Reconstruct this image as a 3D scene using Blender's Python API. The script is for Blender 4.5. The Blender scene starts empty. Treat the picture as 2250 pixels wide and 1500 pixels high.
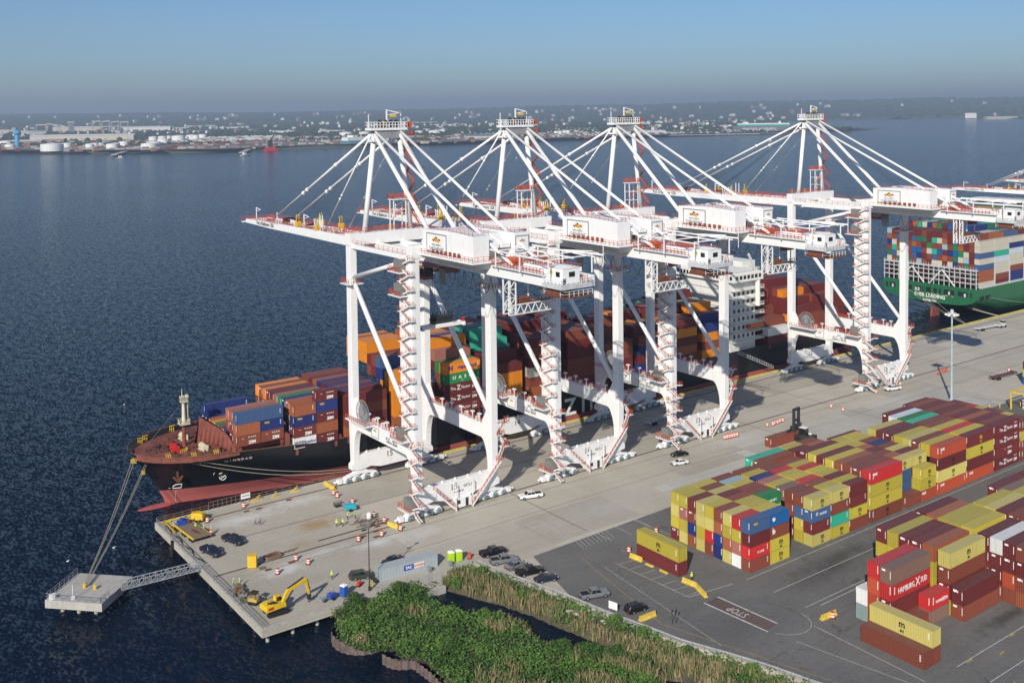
import bpy, bmesh, math, random
from mathutils import Vector, Matrix
R = math.radians
random.seed(7)
sc = bpy.context.scene
col = sc.collection

# ------------------------------------------------------------------ camera
CAM = Vector((-85.2, -232.66, 94.21))
yaw, pit, rol = R(53.5304), R(2.3103), R(-0.6767)
fw = Vector((math.cos(pit)*math.cos(yaw), math.cos(pit)*math.sin(yaw), -math.sin(pit)))
rt = Vector((math.sin(yaw), -math.cos(yaw), 0)); up = rt.cross(fw)
r2 = rt*math.cos(rol)+up*math.sin(rol); u2 = up*math.cos(rol)-rt*math.sin(rol)
cd = bpy.data.cameras.new('camera'); cam = bpy.data.objects.new('camera', cd); col.objects.link(cam)
cam.matrix_world = Matrix(((r2.x, u2.x, -fw.x, CAM.x), (r2.y, u2.y, -fw.y, CAM.y), (r2.z, u2.z, -fw.z, CAM.z), (0, 0, 0, 1)))
cd.sensor_width = 36; cd.sensor_fit = 'HORIZONTAL'; cd.lens = 36.085; cd.shift_y = -0.1849
cd.clip_start = 1; cd.clip_end = 80000
sc.camera = cam

# ------------------------------------------------------------------ light
SUN_EL, SUN_AZ = 30.0, 216.0            # azimuth counter-clockwise from +X, where the sun stands
w = bpy.data.worlds.new('World'); sc.world = w; w.use_nodes = True
nt = w.node_tree; nt.nodes.clear()
sky = nt.nodes.new('ShaderNodeTexSky'); sky.sky_type = 'NISHITA'; sky.sun_disc = False
sky.sun_elevation = R(SUN_EL); sky.sun_rotation = R((90-SUN_AZ) % 360)
sky.altitude = 90; sky.air_density = 1.0; sky.dust_density = 0.5; sky.ozone_density = 2.5
hsv = nt.nodes.new('ShaderNodeHueSaturation'); hsv.inputs['Saturation'].default_value = 1.0; hsv.inputs['Value'].default_value = 1.0
bg = nt.nodes.new('ShaderNodeBackground'); bg.inputs['Strength'].default_value = 0.085
wo = nt.nodes.new('ShaderNodeOutputWorld')
tint = nt.nodes.new('ShaderNodeMix'); tint.data_type = 'RGBA'; tint.blend_type = 'MULTIPLY'; tint.inputs[0].default_value = 1.0; tint.inputs[7].default_value = (0.50, 0.66, 0.88, 1)
nt.links.new(sky.outputs[0], tint.inputs[6]); nt.links.new(tint.outputs[2], hsv.inputs['Color']); nt.links.new(hsv.outputs[0], bg.inputs[0]); nt.links.new(bg.outputs[0], wo.inputs[0])
sl = bpy.data.lights.new('sun', 'SUN'); sl.energy = 4.3; sl.angle = R(0.5); sl.color = (1.0, 0.93, 0.82)
so = bpy.data.objects.new('sun', sl); col.objects.link(so); so.location = (-200, -200, 300)
sd = Vector((math.cos(R(SUN_AZ))*math.cos(R(SUN_EL)), math.sin(R(SUN_AZ))*math.cos(R(SUN_EL)), math.sin(R(SUN_EL))))
so.rotation_euler = (-sd).to_track_quat('-Z', 'Y').to_euler()
sc.view_settings.view_transform = 'Standard'; sc.view_settings.look = 'None'
sc.view_settings.exposure = 0.3; sc.view_settings.gamma = 1
sc.render.engine = 'CYCLES'
sc.cycles.use_denoising = True
sc.cycles.max_bounces = 6; sc.cycles.volume_bounces = 0

# ------------------------------------------------------------------ helpers
def link(o, parent=None):
    col.objects.link(o)
    if parent is not None: o.parent = parent
    return o
def tag(o, label=None, cat=None, group=None, kind=None):
    if label: o['label'] = label
    if cat: o['category'] = cat
    if group: o['group'] = group
    if kind: o['kind'] = kind
    return o
def empty(name, loc=(0, 0, 0), rz=0, label=None, cat=None, group=None):
    o = bpy.data.objects.new(name, None); link(o); o.location = loc; o.rotation_euler.z = rz
    o.empty_display_size = 0.5
    return tag(o, label, cat, group)
def copy_tree(o, parent=None):
    c = o.copy(); link(c, parent)
    for ch in list(o.children): copy_tree(ch, c)
    return c

def orient(p, q):
    p = Vector(p); q = Vector(q); d = (q-p).normalized()
    a = Vector((0, 0, 1)) if abs(d.z) < 0.95 else Vector((1, 0, 0))
    s = d.cross(a).normalized(); t = s.cross(d).normalized()
    return p, q, s, t

class MB:
    def __init__(s): s.v = []; s.f = []; s.m = []; s.mi = 0
    def add(s, vs, fs):
        n = len(s.v); s.v += [tuple(v) for v in vs]
        for f in fs: s.f.append(tuple(i+n for i in f)); s.m.append(s.mi)
        return s
    def mat(s, i): s.mi = i; return s
    def box(s, x0, x1, y0, y1, z0, z1):
        return s.add([(x0, y0, z0), (x1, y0, z0), (x1, y1, z0), (x0, y1, z0), (x0, y0, z1), (x1, y0, z1), (x1, y1, z1), (x0, y1, z1)],
                     [(3, 2, 1, 0), (4, 5, 6, 7), (0, 1, 5, 4), (1, 2, 6, 5), (2, 3, 7, 6), (3, 0, 4, 7)])
    def bar(s, p, q, wd, h=None):
        h = h or wd; p, q, a, t = orient(p, q); a = a*(wd/2); t = t*(h/2)
        vs = [p-a-t, p+a-t, p+a+t, p-a+t, q-a-t, q+a-t, q+a+t, q-a+t]
        return s.add(vs, [(0, 1, 2, 3), (7, 6, 5, 4), (4, 5, 1, 0), (5, 6, 2, 1), (6, 7, 3, 2), (7, 4, 0, 3)])
    def tube(s, p, q, r, n=8, r2=None, caps=True):
        r2 = r if r2 is None else r2; p, q, a, t = orient(p, q)
        vs = []
        for c, rr in ((p, r), (q, r2)):
            for i in range(n):
                an = 2*math.pi*i/n; vs.append(c+a*(rr*math.cos(an))+t*(rr*math.sin(an)))
        fs = [(i, (i+1) % n, n+(i+1) % n, n+i) for i in range(n)]
        if caps: fs += [tuple(range(n-1, -1, -1)), tuple(range(n, 2*n))]
        return s.add(vs, fs)
    def path(s, pts, r, n=6):
        for a, b in zip(pts[:-1], pts[1:]): s.tube(a, b, r, n)
        return s
    def prism(s, poly, axis, a0, a1):
        def P(u, v, a): return {'x': (a, u, v), 'y': (u, a, v), 'z': (u, v, a)}[axis]
        n = len(poly); vs = [P(u, v, a0) for u, v in poly]+[P(u, v, a1) for u, v in poly]
        return s.add(vs, [tuple(range(n)), tuple(range(2*n-1, n-1, -1))]+[(i, n+i, n+(i+1) % n, (i+1) % n) for i in range(n)])
    def loft(s, rings, caps=True):
        n = len(rings[0]); vs = [p for r in rings for p in r]; fs = []
        for k in range(len(rings)-1):
            for i in range(n): fs.append((k*n+i, k*n+(i+1) % n, (k+1)*n+(i+1) % n, (k+1)*n+i))
        if caps: fs += [tuple(range(n)), tuple(range(len(vs)-1, len(vs)-n-1, -1))]
        return s.add(vs, fs)
    def rail(s, pts, h=1.1, step=2.4, t=0.09, mid=True):
        for a, b in zip(pts[:-1], pts[1:]):
            a = Vector(a); b = Vector(b); L = (b-a).length
            if L < 0.05: continue
            for hh in ((h, h*0.52) if mid else (h,)): s.bar(a+Vector((0, 0, hh)), b+Vector((0, 0, hh)), t)
            n = max(1, round(L/step))
            for i in range(n+1):
                p = a.lerp(b, i/n); s.bar(p, p+Vector((0, 0, h)), t)
        return s
    def sphere(s, c, r, n=10, m=6, sq=(1, 1, 1)):
        c = Vector(c); vs = [c+Vector((0, 0, r*sq[2]))]
        for j in range(1, m):
            th = math.pi*j/m
            for i in range(n):
                ph = 2*math.pi*i/n; vs.append(c+Vector((r*sq[0]*math.sin(th)*math.cos(ph), r*sq[1]*math.sin(th)*math.sin(ph), r*sq[2]*math.cos(th))))
        vs.append(c-Vector((0, 0, r*sq[2]))); fs = [(0, 1+i, 1+(i+1) % n) for i in range(n)]
        for j in range(m-2):
            for i in range(n): fs.append((1+j*n+i, 1+(j+1)*n+i, 1+(j+1)*n+(i+1) % n, 1+j*n+(i+1) % n))
        e = len(vs)-1; k = 1+(m-2)*n
        return s.add(vs, fs+[(e, k+(i+1) % n, k+i) for i in range(n)])
    def mesh(s, name, mats, smooth=False, recalc=True):
        me = bpy.data.meshes.new(name); me.from_pydata(s.v, [], s.f)
        for m in (mats if isinstance(mats, (list, tuple)) else [mats]): me.materials.append(m)
        me.polygons.foreach_set('material_index', s.m)
        if recalc:
            bm = bmesh.new(); bm.from_mesh(me); bmesh.ops.recalc_face_normals(bm, faces=bm.faces); bm.to_mesh(me); bm.free()
        if smooth:
            me.polygons.foreach_set('use_smooth', [True]*len(me.polygons))
        me.update(); return me
    def build(s, name, mats, parent=None, smooth=False, bevel=0, recalc=True):
        o = bpy.data.objects.new(name, s.mesh(name, mats, smooth, recalc)); link(o, parent)
        if bevel:
            b = o.modifiers.new('bevel', 'BEVEL'); b.width = bevel; b.segments = 2; b.limit_method = 'ANGLE'
        return o

TXT = {}
def text_mesh(body, size, mat, sx=1.0, bold=0.0, ext=0.02):
    k = (body, size, mat.name, sx, bold)
    if k not in TXT:
        cu = bpy.data.curves.new('lettering', 'FONT'); cu.body = body; cu.size = size; cu.align_x = 'CENTER'; cu.align_y = 'CENTER'
        cu.extrude = ext; cu.offset = bold; cu.resolution_u = 2; cu.space_line = 0.85
        o = bpy.data.objects.new('lettering', cu); link(o)
        dg = bpy.context.evaluated_depsgraph_get(); me = bpy.data.meshes.new_from_object(o.evaluated_get(dg))
        bpy.data.objects.remove(o); bpy.data.curves.remove(cu)
        me.transform(Matrix.Diagonal((sx, 1, 1, 1))); me.materials.clear(); me.materials.append(mat); me.name = 'lettering'
        TXT[k] = me
    return TXT[k]
def put_text(body, size, mat, loc, right, upv, parent=None, name='lettering', sx=1.0, bold=0.0):
    o = bpy.data.objects.new(name, text_mesh(body, size, mat, sx, bold)); link(o, parent)
    r_ = Vector(right).normalized(); u_ = Vector(upv).normalized(); n_ = r_.cross(u_)
    o.matrix_local = Matrix(((r_.x, u_.x, n_.x, loc[0]), (r_.y, u_.y, n_.y, loc[1]), (r_.z, u_.z, n_.z, loc[2]), (0, 0, 0, 1)))
    return o

# ------------------------------------------------------------------ materials
def node(t, typ, **k):
    n = t.nodes.new(typ)
    for a, b in k.items(): setattr(n, a, b)
    return n
def new_mat(name):
    m = bpy.data.materials.new(name); m.use_nodes = True; t = m.node_tree
    return m, t, t.nodes['Principled BSDF']
def noise(t, scale, detail=4, rough=0.6, vec=None):
    n = node(t, 'ShaderNodeTexNoise'); n.inputs['Scale'].default_value = scale; n.inputs['Detail'].default_value = detail; n.inputs['Roughness'].default_value = rough
    if vec is not None: t.links.new(vec, n.inputs['Vector'])
    return n
def ramp(t, fac, a, b, c0=(0, 0, 0, 1), c1=(1, 1, 1, 1)):
    r = node(t, 'ShaderNodeValToRGB'); r.color_ramp.elements[0].position = a; r.color_ramp.elements[1].position = b
    r.color_ramp.elements[0].color = c0; r.color_ramp.elements[1].color = c1
    t.links.new(fac, r.inputs[0]); return r
def mix(t, fac, a, b, mode='MIX'):
    n = node(t, 'ShaderNodeMix', data_type='RGBA', blend_type=mode)
    for sock, v in ((n.inputs[0], fac), (n.inputs[6], a), (n.inputs[7], b)):
        if hasattr(v, 'links'): t.links.new(v, sock)
        else: sock.default_value = v if not isinstance(v, tuple) else (*v[:3], 1)
    return n.outputs[2]
def sc3(c, k): return tuple(min(1, x*k) for x in c)
def M(name, c, rough=0.55, metal=0.0, var=0.14, scale=0.5, dirt=None, dirt_amt=0.35, bump=0.0, spec=0.4):
    m, t, b = new_mat(name)
    ge = node(t, 'ShaderNodeNewGeometry'); n = noise(t, scale, 5, 0.65, ge.outputs['Position'])
    rp = ramp(t, n.outputs[0], 0.3, 0.7)
    c0 = mix(t, rp.outputs[0], sc3(c, 1-var), sc3(c, 1+var))
    if dirt:
        mp = node(t, 'ShaderNodeMapping'); mp.inputs['Scale'].default_value = (1.3, 1.3, 0.16); t.links.new(ge.outputs['Position'], mp.inputs[0])
        n2 = noise(t, 1.0, 6, 0.7, mp.outputs[0]); r_ = ramp(t, n2.outputs[0], 0.52, 0.78)
        ml = node(t, 'ShaderNodeMath', operation='MULTIPLY'); ml.inputs[1].default_value = dirt_amt; t.links.new(r_.outputs[0], ml.inputs[0])
        c0 = mix(t, ml.outputs[0], c0, dirt)
    t.links.new(c0, b.inputs['Base Color'])
    b.inputs['Roughness'].default_value = rough; b.inputs['Metallic'].default_value = metal; b.inputs['Specular IOR Level'].default_value = spec
    if bump:
        bp = node(t, 'ShaderNodeBump'); bp.inputs['Strength'].default_value = bump; n3 = noise(t, scale*8, 4, 0.6, ge.outputs['Position'])
        t.links.new(n3.outputs[0], bp.inputs['Height']); t.links.new(bp.outputs[0], b.inputs['Normal'])
    return m
WHITE = M('crane_white_paint', (0.80, 0.80, 0.79), 0.45, var=0.03, dirt=(0.42, 0.36, 0.30), dirt_amt=0.25)
ORANGE = M('orange_rail_paint', (0.50, 0.085, 0.03), 0.5, var=0.15)
GREYS = M('galvanised_grey', (0.30, 0.31, 0.32), 0.5, 0.2)
LGREY = M('light_grey_paint', (0.52, 0.54, 0.55), 0.5, dirt=(0.2, 0.17, 0.14))
DARK = M('dark_steel', (0.03, 0.03, 0.032), 0.5)
BLACK = M('black_rubber', (0.012, 0.012, 0.013), 0.7)
LBLACK = M('black_lettering', (0.014, 0.014, 0.016), 0.6)
LWHITE = M('white_lettering', (0.80, 0.80, 0.78), 0.6, var=0.05)
LBLUE = M('blue_lettering', (0.02, 0.03, 0.22), 0.6)
YELP = M('yellow_paint', (0.70, 0.46, 0.03), 0.5, dirt=(0.22, 0.15, 0.06))
REDP = M('red_paint', (0.50, 0.03, 0.025), 0.45)
BLUEP = M('blue_paint', (0.02, 0.07, 0.36), 0.4)
MOTOR = M('motor_blue_grey', (0.16, 0.24, 0.28), 0.5)
GLASS = M('dark_window_glass', (0.012, 0.015, 0.018), 0.08, var=0.05, spec=0.8)
ROPE = M('mooring_rope', (0.34, 0.31, 0.24), 0.9)
CONCR = M('weathered_concrete', (0.40, 0.385, 0.35), 0.85, scale=0.35, dirt=(0.16, 0.13, 0.10), dirt_amt=0.5, bump=0.15)
WOOD = M('weathered_wood', (0.20, 0.15, 0.10), 0.85, scale=1.5)
RUST = M('rusty_steel', (0.16, 0.055, 0.03), 0.8, var=0.35, scale=1.2)
SKIN = M('skin', (0.45, 0.27, 0.19), 0.6)
VEST = M('lime_vest', (0.50, 0.75, 0.05), 0.7)
CLOTH = M('dark_work_cloth', (0.035, 0.04, 0.055), 0.85)
# ------------------------------------------------------------------ the setting
def water_mat():
    m, t, b = new_mat('harbour_water'); ge = node(t, 'ShaderNodeNewGeometry')
    n0 = noise(t, 0.004, 3, 0.55, ge.outputs['Position']); r0 = ramp(t, n0.outputs[0], 0.35, 0.7)
    t.links.new(mix(t, r0.outputs[0], (0.002, 0.006, 0.014), (0.003, 0.009, 0.021)), b.inputs['Base Color'])
    b.inputs['Roughness'].default_value = 0.12; b.inputs['IOR'].default_value = 1.33; b.inputs['Specular IOR Level'].default_value = 0.12; b.inputs['Specular Tint'].default_value = (0.28, 0.50, 0.95, 1)
    mp = node(t, 'ShaderNodeMapping'); mp.inputs['Rotation'].default_value = (0, 0, R(36)); mp.inputs['Scale'].default_value = (0.9, 0.42, 1.0)
    t.links.new(ge.outputs['Position'], mp.inputs[0])
    def slope(scale, detail, k, mod=None):                       # wave slopes straight from vector noise
        n = noise(t, scale, detail, 0.55, mp.outputs[0]); v = node(t, 'ShaderNodeVectorMath', operation='SUBTRACT'); v.inputs[1].default_value = (0.5, 0.5, 0.5); t.links.new(n.outputs['Color'], v.inputs[0])
        q = node(t, 'ShaderNodeVectorMath', operation='MULTIPLY'); q.inputs[1].default_value = (k, k, 0); t.links.new(v.outputs[0], q.inputs[0])
        return q.outputs[0]
    gust = noise(t, 0.012, 4, 0.6, mp.outputs[0]); gr = ramp(t, gust.outputs[0], 0.3, 0.7, (0.65,)*3+(1,), (1.2,)*3+(1,))
    ad = node(t, 'ShaderNodeVectorMath', operation='ADD'); t.links.new(slope(1.9, 4, 1.25), ad.inputs[0]); t.links.new(slope(0.45, 2, 0.5), ad.inputs[1])
    sg = node(t, 'ShaderNodeVectorMath', operation='MULTIPLY'); t.links.new(ad.outputs[0], sg.inputs[0]); t.links.new(gr.outputs[0], sg.inputs[1])
    a2 = node(t, 'ShaderNodeVectorMath', operation='ADD'); a2.inputs[1].default_value = (0, 0, 1); t.links.new(sg.outputs[0], a2.inputs[0])
    nn = node(t, 'ShaderNodeVectorMath', operation='NORMALIZE'); t.links.new(a2.outputs[0], nn.inputs[0]); t.links.new(nn.outputs[0], b.inputs['Normal'])
    return m
ZW = -3.0
def sheet(name, poly, z, mat, kind='structure', thick=None):
    mb = MB()
    if thick: mb.prism(poly, 'z', z-thick, z)
    else: mb.add([(x, y, z) for x, y in poly], [tuple(range(len(poly)))])
    return tag(mb.build(name, mat), kind=kind)
sheet('water', [(-16000, -16000), (24000, -16000), (24000, 24000), (-16000, 24000)], ZW, water_mat())

def ground_mat(name, c, c2, slab, stains=(), cracks=0.0, crackcol=(0.05, 0.045, 0.04), fine=0.18):
    m, t, b = new_mat(name); ge = node(t, 'ShaderNodeNewGeometry'); P = ge.outputs['Position']
    n = noise(t, 0.055, 6, 0.65, P); r_ = ramp(t, n.outputs[0], 0.32, 0.68)
    c0 = mix(t, r_.outputs[0], c, c2)
    if slab:                                                     # cast slabs: each its own tone, dark joints
        mp = node(t, 'ShaderNodeMapping'); mp.inputs['Scale'].default_value = (1/slab[0], 1/slab[1], 1); t.links.new(P, mp.inputs[0])
        fl = node(t, 'ShaderNodeVectorMath', operation='FLOOR'); t.links.new(mp.outputs[0], fl.inputs[0])
        wn = node(t, 'ShaderNodeTexWhiteNoise'); t.links.new(fl.outputs[0], wn.inputs[0])
        rr = ramp(t, wn.outputs[0], 0.0, 1.0, (0.86, 0.86, 0.86, 1), (1.09, 1.09, 1.09, 1)); c0 = mix(t, 1.0, c0, rr.outputs[0], 'MULTIPLY')
    # tyre and drip streaks along the quay
    mp2 = node(t, 'ShaderNodeMapping'); mp2.inputs['Scale'].default_value = (0.03, 0.9, 1); t.links.new(P, mp2.inputs[0])
    n2 = noise(t, 1.0, 6, 0.72, mp2.outputs[0]); r2_ = ramp(t, n2.outputs[0], 0.5, 0.82); ml = node(t, 'ShaderNodeMath', operation='MULTIPLY'); ml.inputs[1].default_value = 0.42
    t.links.new(r2_.outputs[0], ml.inputs[0]); c0 = mix(t, ml.outputs[0], c0, sc3(c, 0.55))
    n3 = noise(t, 1.6, 5, 0.75, P); r3 = ramp(t, n3.outputs[0], 0.25, 0.8, (1-fine,)*3+(1,), (1+fine*0.7,)*3+(1,)); c0 = mix(t, 1.0, c0, r3.outputs[0], 'MULTIPLY')
    if cracks:
        vo = node(t, 'ShaderNodeTexVoronoi', feature='DISTANCE_TO_EDGE'); vo.inputs['Scale'].default_value = 0.16
        wv = node(t, 'ShaderNodeVectorMath', operation='MULTIPLY_ADD'); nw = noise(t, 0.5, 4, 0.6, P); wv.inputs[1].default_value = (5, 5, 0)
        t.links.new(nw.outputs['Color'], wv.inputs[0]); t.links.new(P, wv.inputs[2]); t.links.new(wv.outputs[0], vo.inputs['Vector'])
        rc = ramp(t, vo.outputs['Distance'], 0.0, 0.018, (1, 1, 1, 1), (0, 0, 0, 1)); n4 = noise(t, 0.07, 3, 0.5, P); r4 = ramp(t, n4.outputs[0], 0.5, 0.62)
        mm = node(t, 'ShaderNodeMath', operation='MULTIPLY'); t.links.new(rc.outputs[0], mm.inputs[0]); t.links.new(r4.outputs[0], mm.inputs[1])
        m5 = node(t, 'ShaderNodeMath', operation='MULTIPLY'); m5.inputs[1].default_value = cracks; t.links.new(mm.outputs[0], m5.inputs[0]); c0 = mix(t, m5.outputs[0], c0, crackcol)
    for (x, y, rx, ry, cc, amt) in stains:
        su = node(t, 'ShaderNodeVectorMath', operation='SUBTRACT'); su.inputs[1].default_value = (x, y, 0); t.links.new(P, su.inputs[0])
        dv = node(t, 'ShaderNodeVectorMath', operation='DIVIDE'); dv.inputs[1].default_value = (rx, ry, 9); t.links.new(su.outputs[0], dv.inputs[0])
        ln = node(t, 'ShaderNodeVectorMath', operation='LENGTH'); t.links.new(dv.outputs[0], ln.inputs[0])
        ns = noise(t, 0.33, 6, 0.7, P); ma = node(t, 'ShaderNodeMath', operation='MULTIPLY_ADD'); ma.inputs[1].default_value = 2.4
        t.links.new(ns.outputs[0], ma.inputs[0]); t.links.new(ln.outputs['Value'], ma.inputs[2])
        rs = ramp(t, ma.outputs[0], 0.0, 1.0, (amt,)*3+(1,), (0, 0, 0, 1))
        mr = node(t, 'ShaderNodeMapRange'); mr.inputs['From Min'].default_value = 1.3; mr.inputs['From Max'].default_value = 2.35; mr.inputs['To Min'].default_value = amt; mr.inputs['To Max'].default_value = 0
        t.links.new(ma.outputs[0], mr.inputs[0]); c0 = mix(t, mr.outputs[0], c0, cc); t.nodes.remove(rs)
    t.links.new(c0, b.inputs['Base Color']); b.inputs['Roughness'].default_value = 0.9; b.inputs['Specular IOR Level'].default_value = 0.25
    bp = node(t, 'ShaderNodeBump'); bp.inputs['Strength'].default_value = 0.12; bp.inputs['Distance'].default_value = 0.05
    t.links.new(n3.outputs[0], bp.inputs['Height']); t.links.new(bp.outputs[0], b.inputs['Normal'])
    return m
DUST = (0.60, 0.595, 0.57)
QUAYM = ground_mat('quay_concrete', (0.42, 0.385, 0.315), (0.50, 0.465, 0.395), (26, 15.25), stains=[
    (4, -5.5, 9, 3.4, DUST, 0.8), (18, -3.5, 8, 3.4, DUST, 0.75), (22, -36.5, 6.5, 2.6, DUST, 0.85), (31, -38, 7, 3.5, DUST, 0.5), (0, -36, 5.5, 3, DUST, 0.8), (10, -33.5, 8, 2.4, DUST, 0.55),
    (16, -19, 6.5, 3.6, (0.33, 0.20, 0.07), 0.7), (9, -27, 5, 3, (0.33, 0.22, 0.10), 0.45), (50, -31, 14, 2.2, (0.15, 0.11, 0.07), 0.45), (76, -52, 16, 6, (0.44, 0.43, 0.40), 0.6), (140, -38, 16, 4, (0.5, 0.49, 0.46), 0.6)])
YARDM = ground_mat('yard_asphalt', (0.135, 0.131, 0.124), (0.18, 0.175, 0.165), None, cracks=0.75, fine=0.25, stains=[
    (95, -103, 16, 3.0, (0.045, 0.042, 0.04), 0.6), (88, -106, 12, 2.4, (0.05, 0.047, 0.044), 0.5), (98, -137, 12, 1.8, (0.04, 0.037, 0.035), 0.7), (64, -86, 10, 5, (0.17, 0.165, 0.15), 0.5), (56, -110, 14, 8, (0.09, 0.09, 0.088), 0.5)])
APRONM = ground_mat('apron_concrete', (0.42, 0.405, 0.36), (0.49, 0.475, 0.43), (12, 9))
EDGE = [(-13.6, 4.7), (900, 4.7), (900, -420), (150, -420), (76, -215), (52.4, -133.5), (46.8, -115.2), (43.2, -106), (40.6, -94), (38.4, -81), (35.6, -69.5), (33.6, -61), (32.6, -57.6), (-13.6, -57.4)]
sheet('quay_deck', EDGE, 0.0, QUAYM, thick=1.35)
sheet('yard', [(44.5, -63.0), (90, -61.5), (92, -66), (128, -66.5), (900, -67), (900, -419), (152, -419), (77, -214), (53.2, -133), (47.5, -115), (43.9, -106), (41.3, -94), (39.2, -82)], 0.006, YARDM)
sheet('apron', [(92, -50), (128, -50), (128, -41), (230, -41), (230, -66.4), (128.1, -66.2), (92.3, -65.8)], 0.004, APRONM)
# dark void and piles below the deck, cope beam along the edge
mb = MB()
for x in range(-12, 34, 5):
    for y in range(-56, 5, 6): mb.tube((x, y, -4.5), (x, y, -1.3), 0.35, 8)
for x in range(36, 400, 6): mb.tube((x, 3.6, -4.5), (x, 3.6, -1.3), 0.4, 8)
o = tag(mb.build('quay_pile', CONCR), 'row of concrete piles under the quay deck edge', 'pile', kind='stuff')
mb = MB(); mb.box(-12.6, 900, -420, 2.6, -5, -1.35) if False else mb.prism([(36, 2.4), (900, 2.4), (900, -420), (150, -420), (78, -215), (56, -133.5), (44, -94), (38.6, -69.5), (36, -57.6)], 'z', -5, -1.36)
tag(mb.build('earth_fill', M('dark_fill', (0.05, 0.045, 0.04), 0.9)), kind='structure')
# concrete kerb round the pier head
mb = MB(); mb.box(-13.6, -13.1, -57.4, 4.7, 0, 0.22); mb.box(-13.1, 32.6, -57.4, -56.8, 0, 0.28)
for a, b in (((-13.1, 4.2), (60, 4.2)),): mb.box(a[0], b[0], 4.2, 4.7, 0, 0.18)
tag(mb.build('kerb', CONCR), kind='structure')
mb = MB(); x = 62.0
while x < 520:
    L = 11.0; mb.box(x, x+L, 3.75, 4.55, 0.001, 0.38); x += L+0.8
tag(mb.build('quay_edge_kerb', M('kerb_yellow', (0.56, 0.47, 0.10), 0.7, var=0.22, scale=0.4, dirt=(0.22, 0.18, 0.10), dirt_amt=0.6)), kind='structure')
# rails, slots and joints in the deck
mb = MB()
for y in (0.0, -30.5):
    mb.box(-13, 900, y-0.26, y+0.26, 0.003, 0.009)
for y, x0, x1, h in ((-15.2, -4, 500, 0.10), (-34.6, -2, 900, 0.07), (-44.5, 20, 900, 0.06), (-6, 60, 900, 0.06), (-22, 60, 900, 0.06), (-27.6, 12, 30, 0.3)):
    mb.box(x0, x1, y-h, y+h, 0.003, 0.008)
for x in (62, 150, 186, 262, 350): mb.box(x-0.1, x+0.1, -60, 3.6, 0.0095, 0.0125)
tag(mb.build('rail_slots', M('slot_dark', (0.075, 0.062, 0.05), 0.9, var=0.3, scale=0.3)), kind='structure')
mb = MB()
for y in (0.0, -30.5): mb.box(-13, 900, y-0.06, y+0.06, 0.009, 0.03)
tag(mb.build('crane_rail', RUST), kind='structure')
mb = MB()                                                      # rusty pit covers
for x, y in ((-2.5, -34.3), (2.8, -33.9), (6, -1.6), (9, -1.8), (21, -31.6), (24.6, -30.9), (26.2, -28.7), (23.2, -33.6), (17, -1.2)): mb.box(x-0.7, x+0.7, y-0.45, y+0.45, 0.01, 0.035)
tag(mb.build('pit_covers', RUST), kind='structure')
# painted markings
PAINT = M('road_paint', (0.47, 0.46, 0.43), 0.8, var=0.35, scale=1.1)
PAINTY = M('road_paint_yellow', (0.40, 0.28, 0.05), 0.8, var=0.35, scale=1.1)
PATCH = ground_mat('stop_patch', (0.115, 0.082, 0.075), (0.15, 0.11, 0.10), None)
def line(mb, a, b, w=0.14, z=0.012):
    a = Vector((*a, z)); b = Vector((*b, z)); d = (b-a).normalized(); s = Vector((-d.y, d.x, 0))*w/2; mb.add([a-s, b-s, b+s, a+s], [(0, 1, 2, 3)])
mb = MB()
line(mb, (57.7, -99.2), (58.7, -113.8), 0.4); line(mb, (61.6, -99.2), (62.4, -112.9), 0.4)
for xx in (74.7, 68.6, 63): line(mb, (xx, -59.5), (xx, -67.3), 0.13)
line(mb, (56.0, -76), (57.1, -95.8)); line(mb, (57.1, -95.8), (68.0, -97.3)); 
for y in range(-77, -96, -3): line(mb, (56.4, y), (60.4, y-0.4), 0.11)
line(mb, (61.2, -72), (61.8, -76), 0.11)
for y in (-113.4, -140.7, -146.5): line(mb, (74.5, y), (420, y), 0.16)
for y in (-97.8, -104.6, -112.2): line(mb, (71.5, y), (420, y), 0.15)
line(mb, (67.0, -117.5), (66.2, -140)); line(mb, (53.5, -47.8), (53.5, -56.2)); line(mb, (57, -48.2), (56.9, -56.2))
for y in range(-49, -56, -2): line(mb, (53.5, y), (57, y), 0.12)
for k in range(9): line(mb, (57+k*1.1, -60.5-k*0.1), (55.5+k*1.1, -66.5), 0.10)
line(mb, (71, -68.9), (74.3, -68.9), 0.1); line(mb, (75, -74), (75, -60.5), 0.12)
pts = [(64+5*math.cos(a/10), -119-5*math.sin(a/10)) for a in range(0, 32, 4)]
for a, b in zip(pts[:-1], pts[1:]): line(mb, (a[0], a[1]+6), (b[0], b[1]+6), 0.1)
line(mb, (53, -76), (48.5, -112), 0.1); line(mb, (60, -119), (66, -150), 0.12)
tag(mb.build('road_markings', PAINT), kind='structure')
sheet('stop_patch', [(57.95, -99.4), (61.4, -99.4), (62.15, -112.8), (58.45, -113.6)], 0.009, PATCH)
mb = MB()
line(mb, (52, -70), (45.6, -100), 0.1); line(mb, (45.6, -100), (53.6, -128), 0.1); line(mb, (53.6, -128), (66, -165), 0.1)
for x, y in ((83, -117), (83.3, -119.5), (77, -141), (84, -143), (91, -141), (98, -143), (89, -146), (76, -149)): line(mb, (x, y), (x+1.7, y), 0.3)
tag(mb.build('yellow_markings', PAINTY), kind='structure')
for (x, y, a) in ((60.0, -105.6, -86), (61.5, -146.5, -86)):
    t_ = put_text('STOP', 2.6, PAINT, (x, y, 0.02), (math.cos(R(a+180)), math.sin(R(a+180)), 0), (-math.sin(R(a+180)), math.cos(R(a+180)), 0), None, 'road_lettering', 0.7)
    tag(t_, kind='structure')

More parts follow.
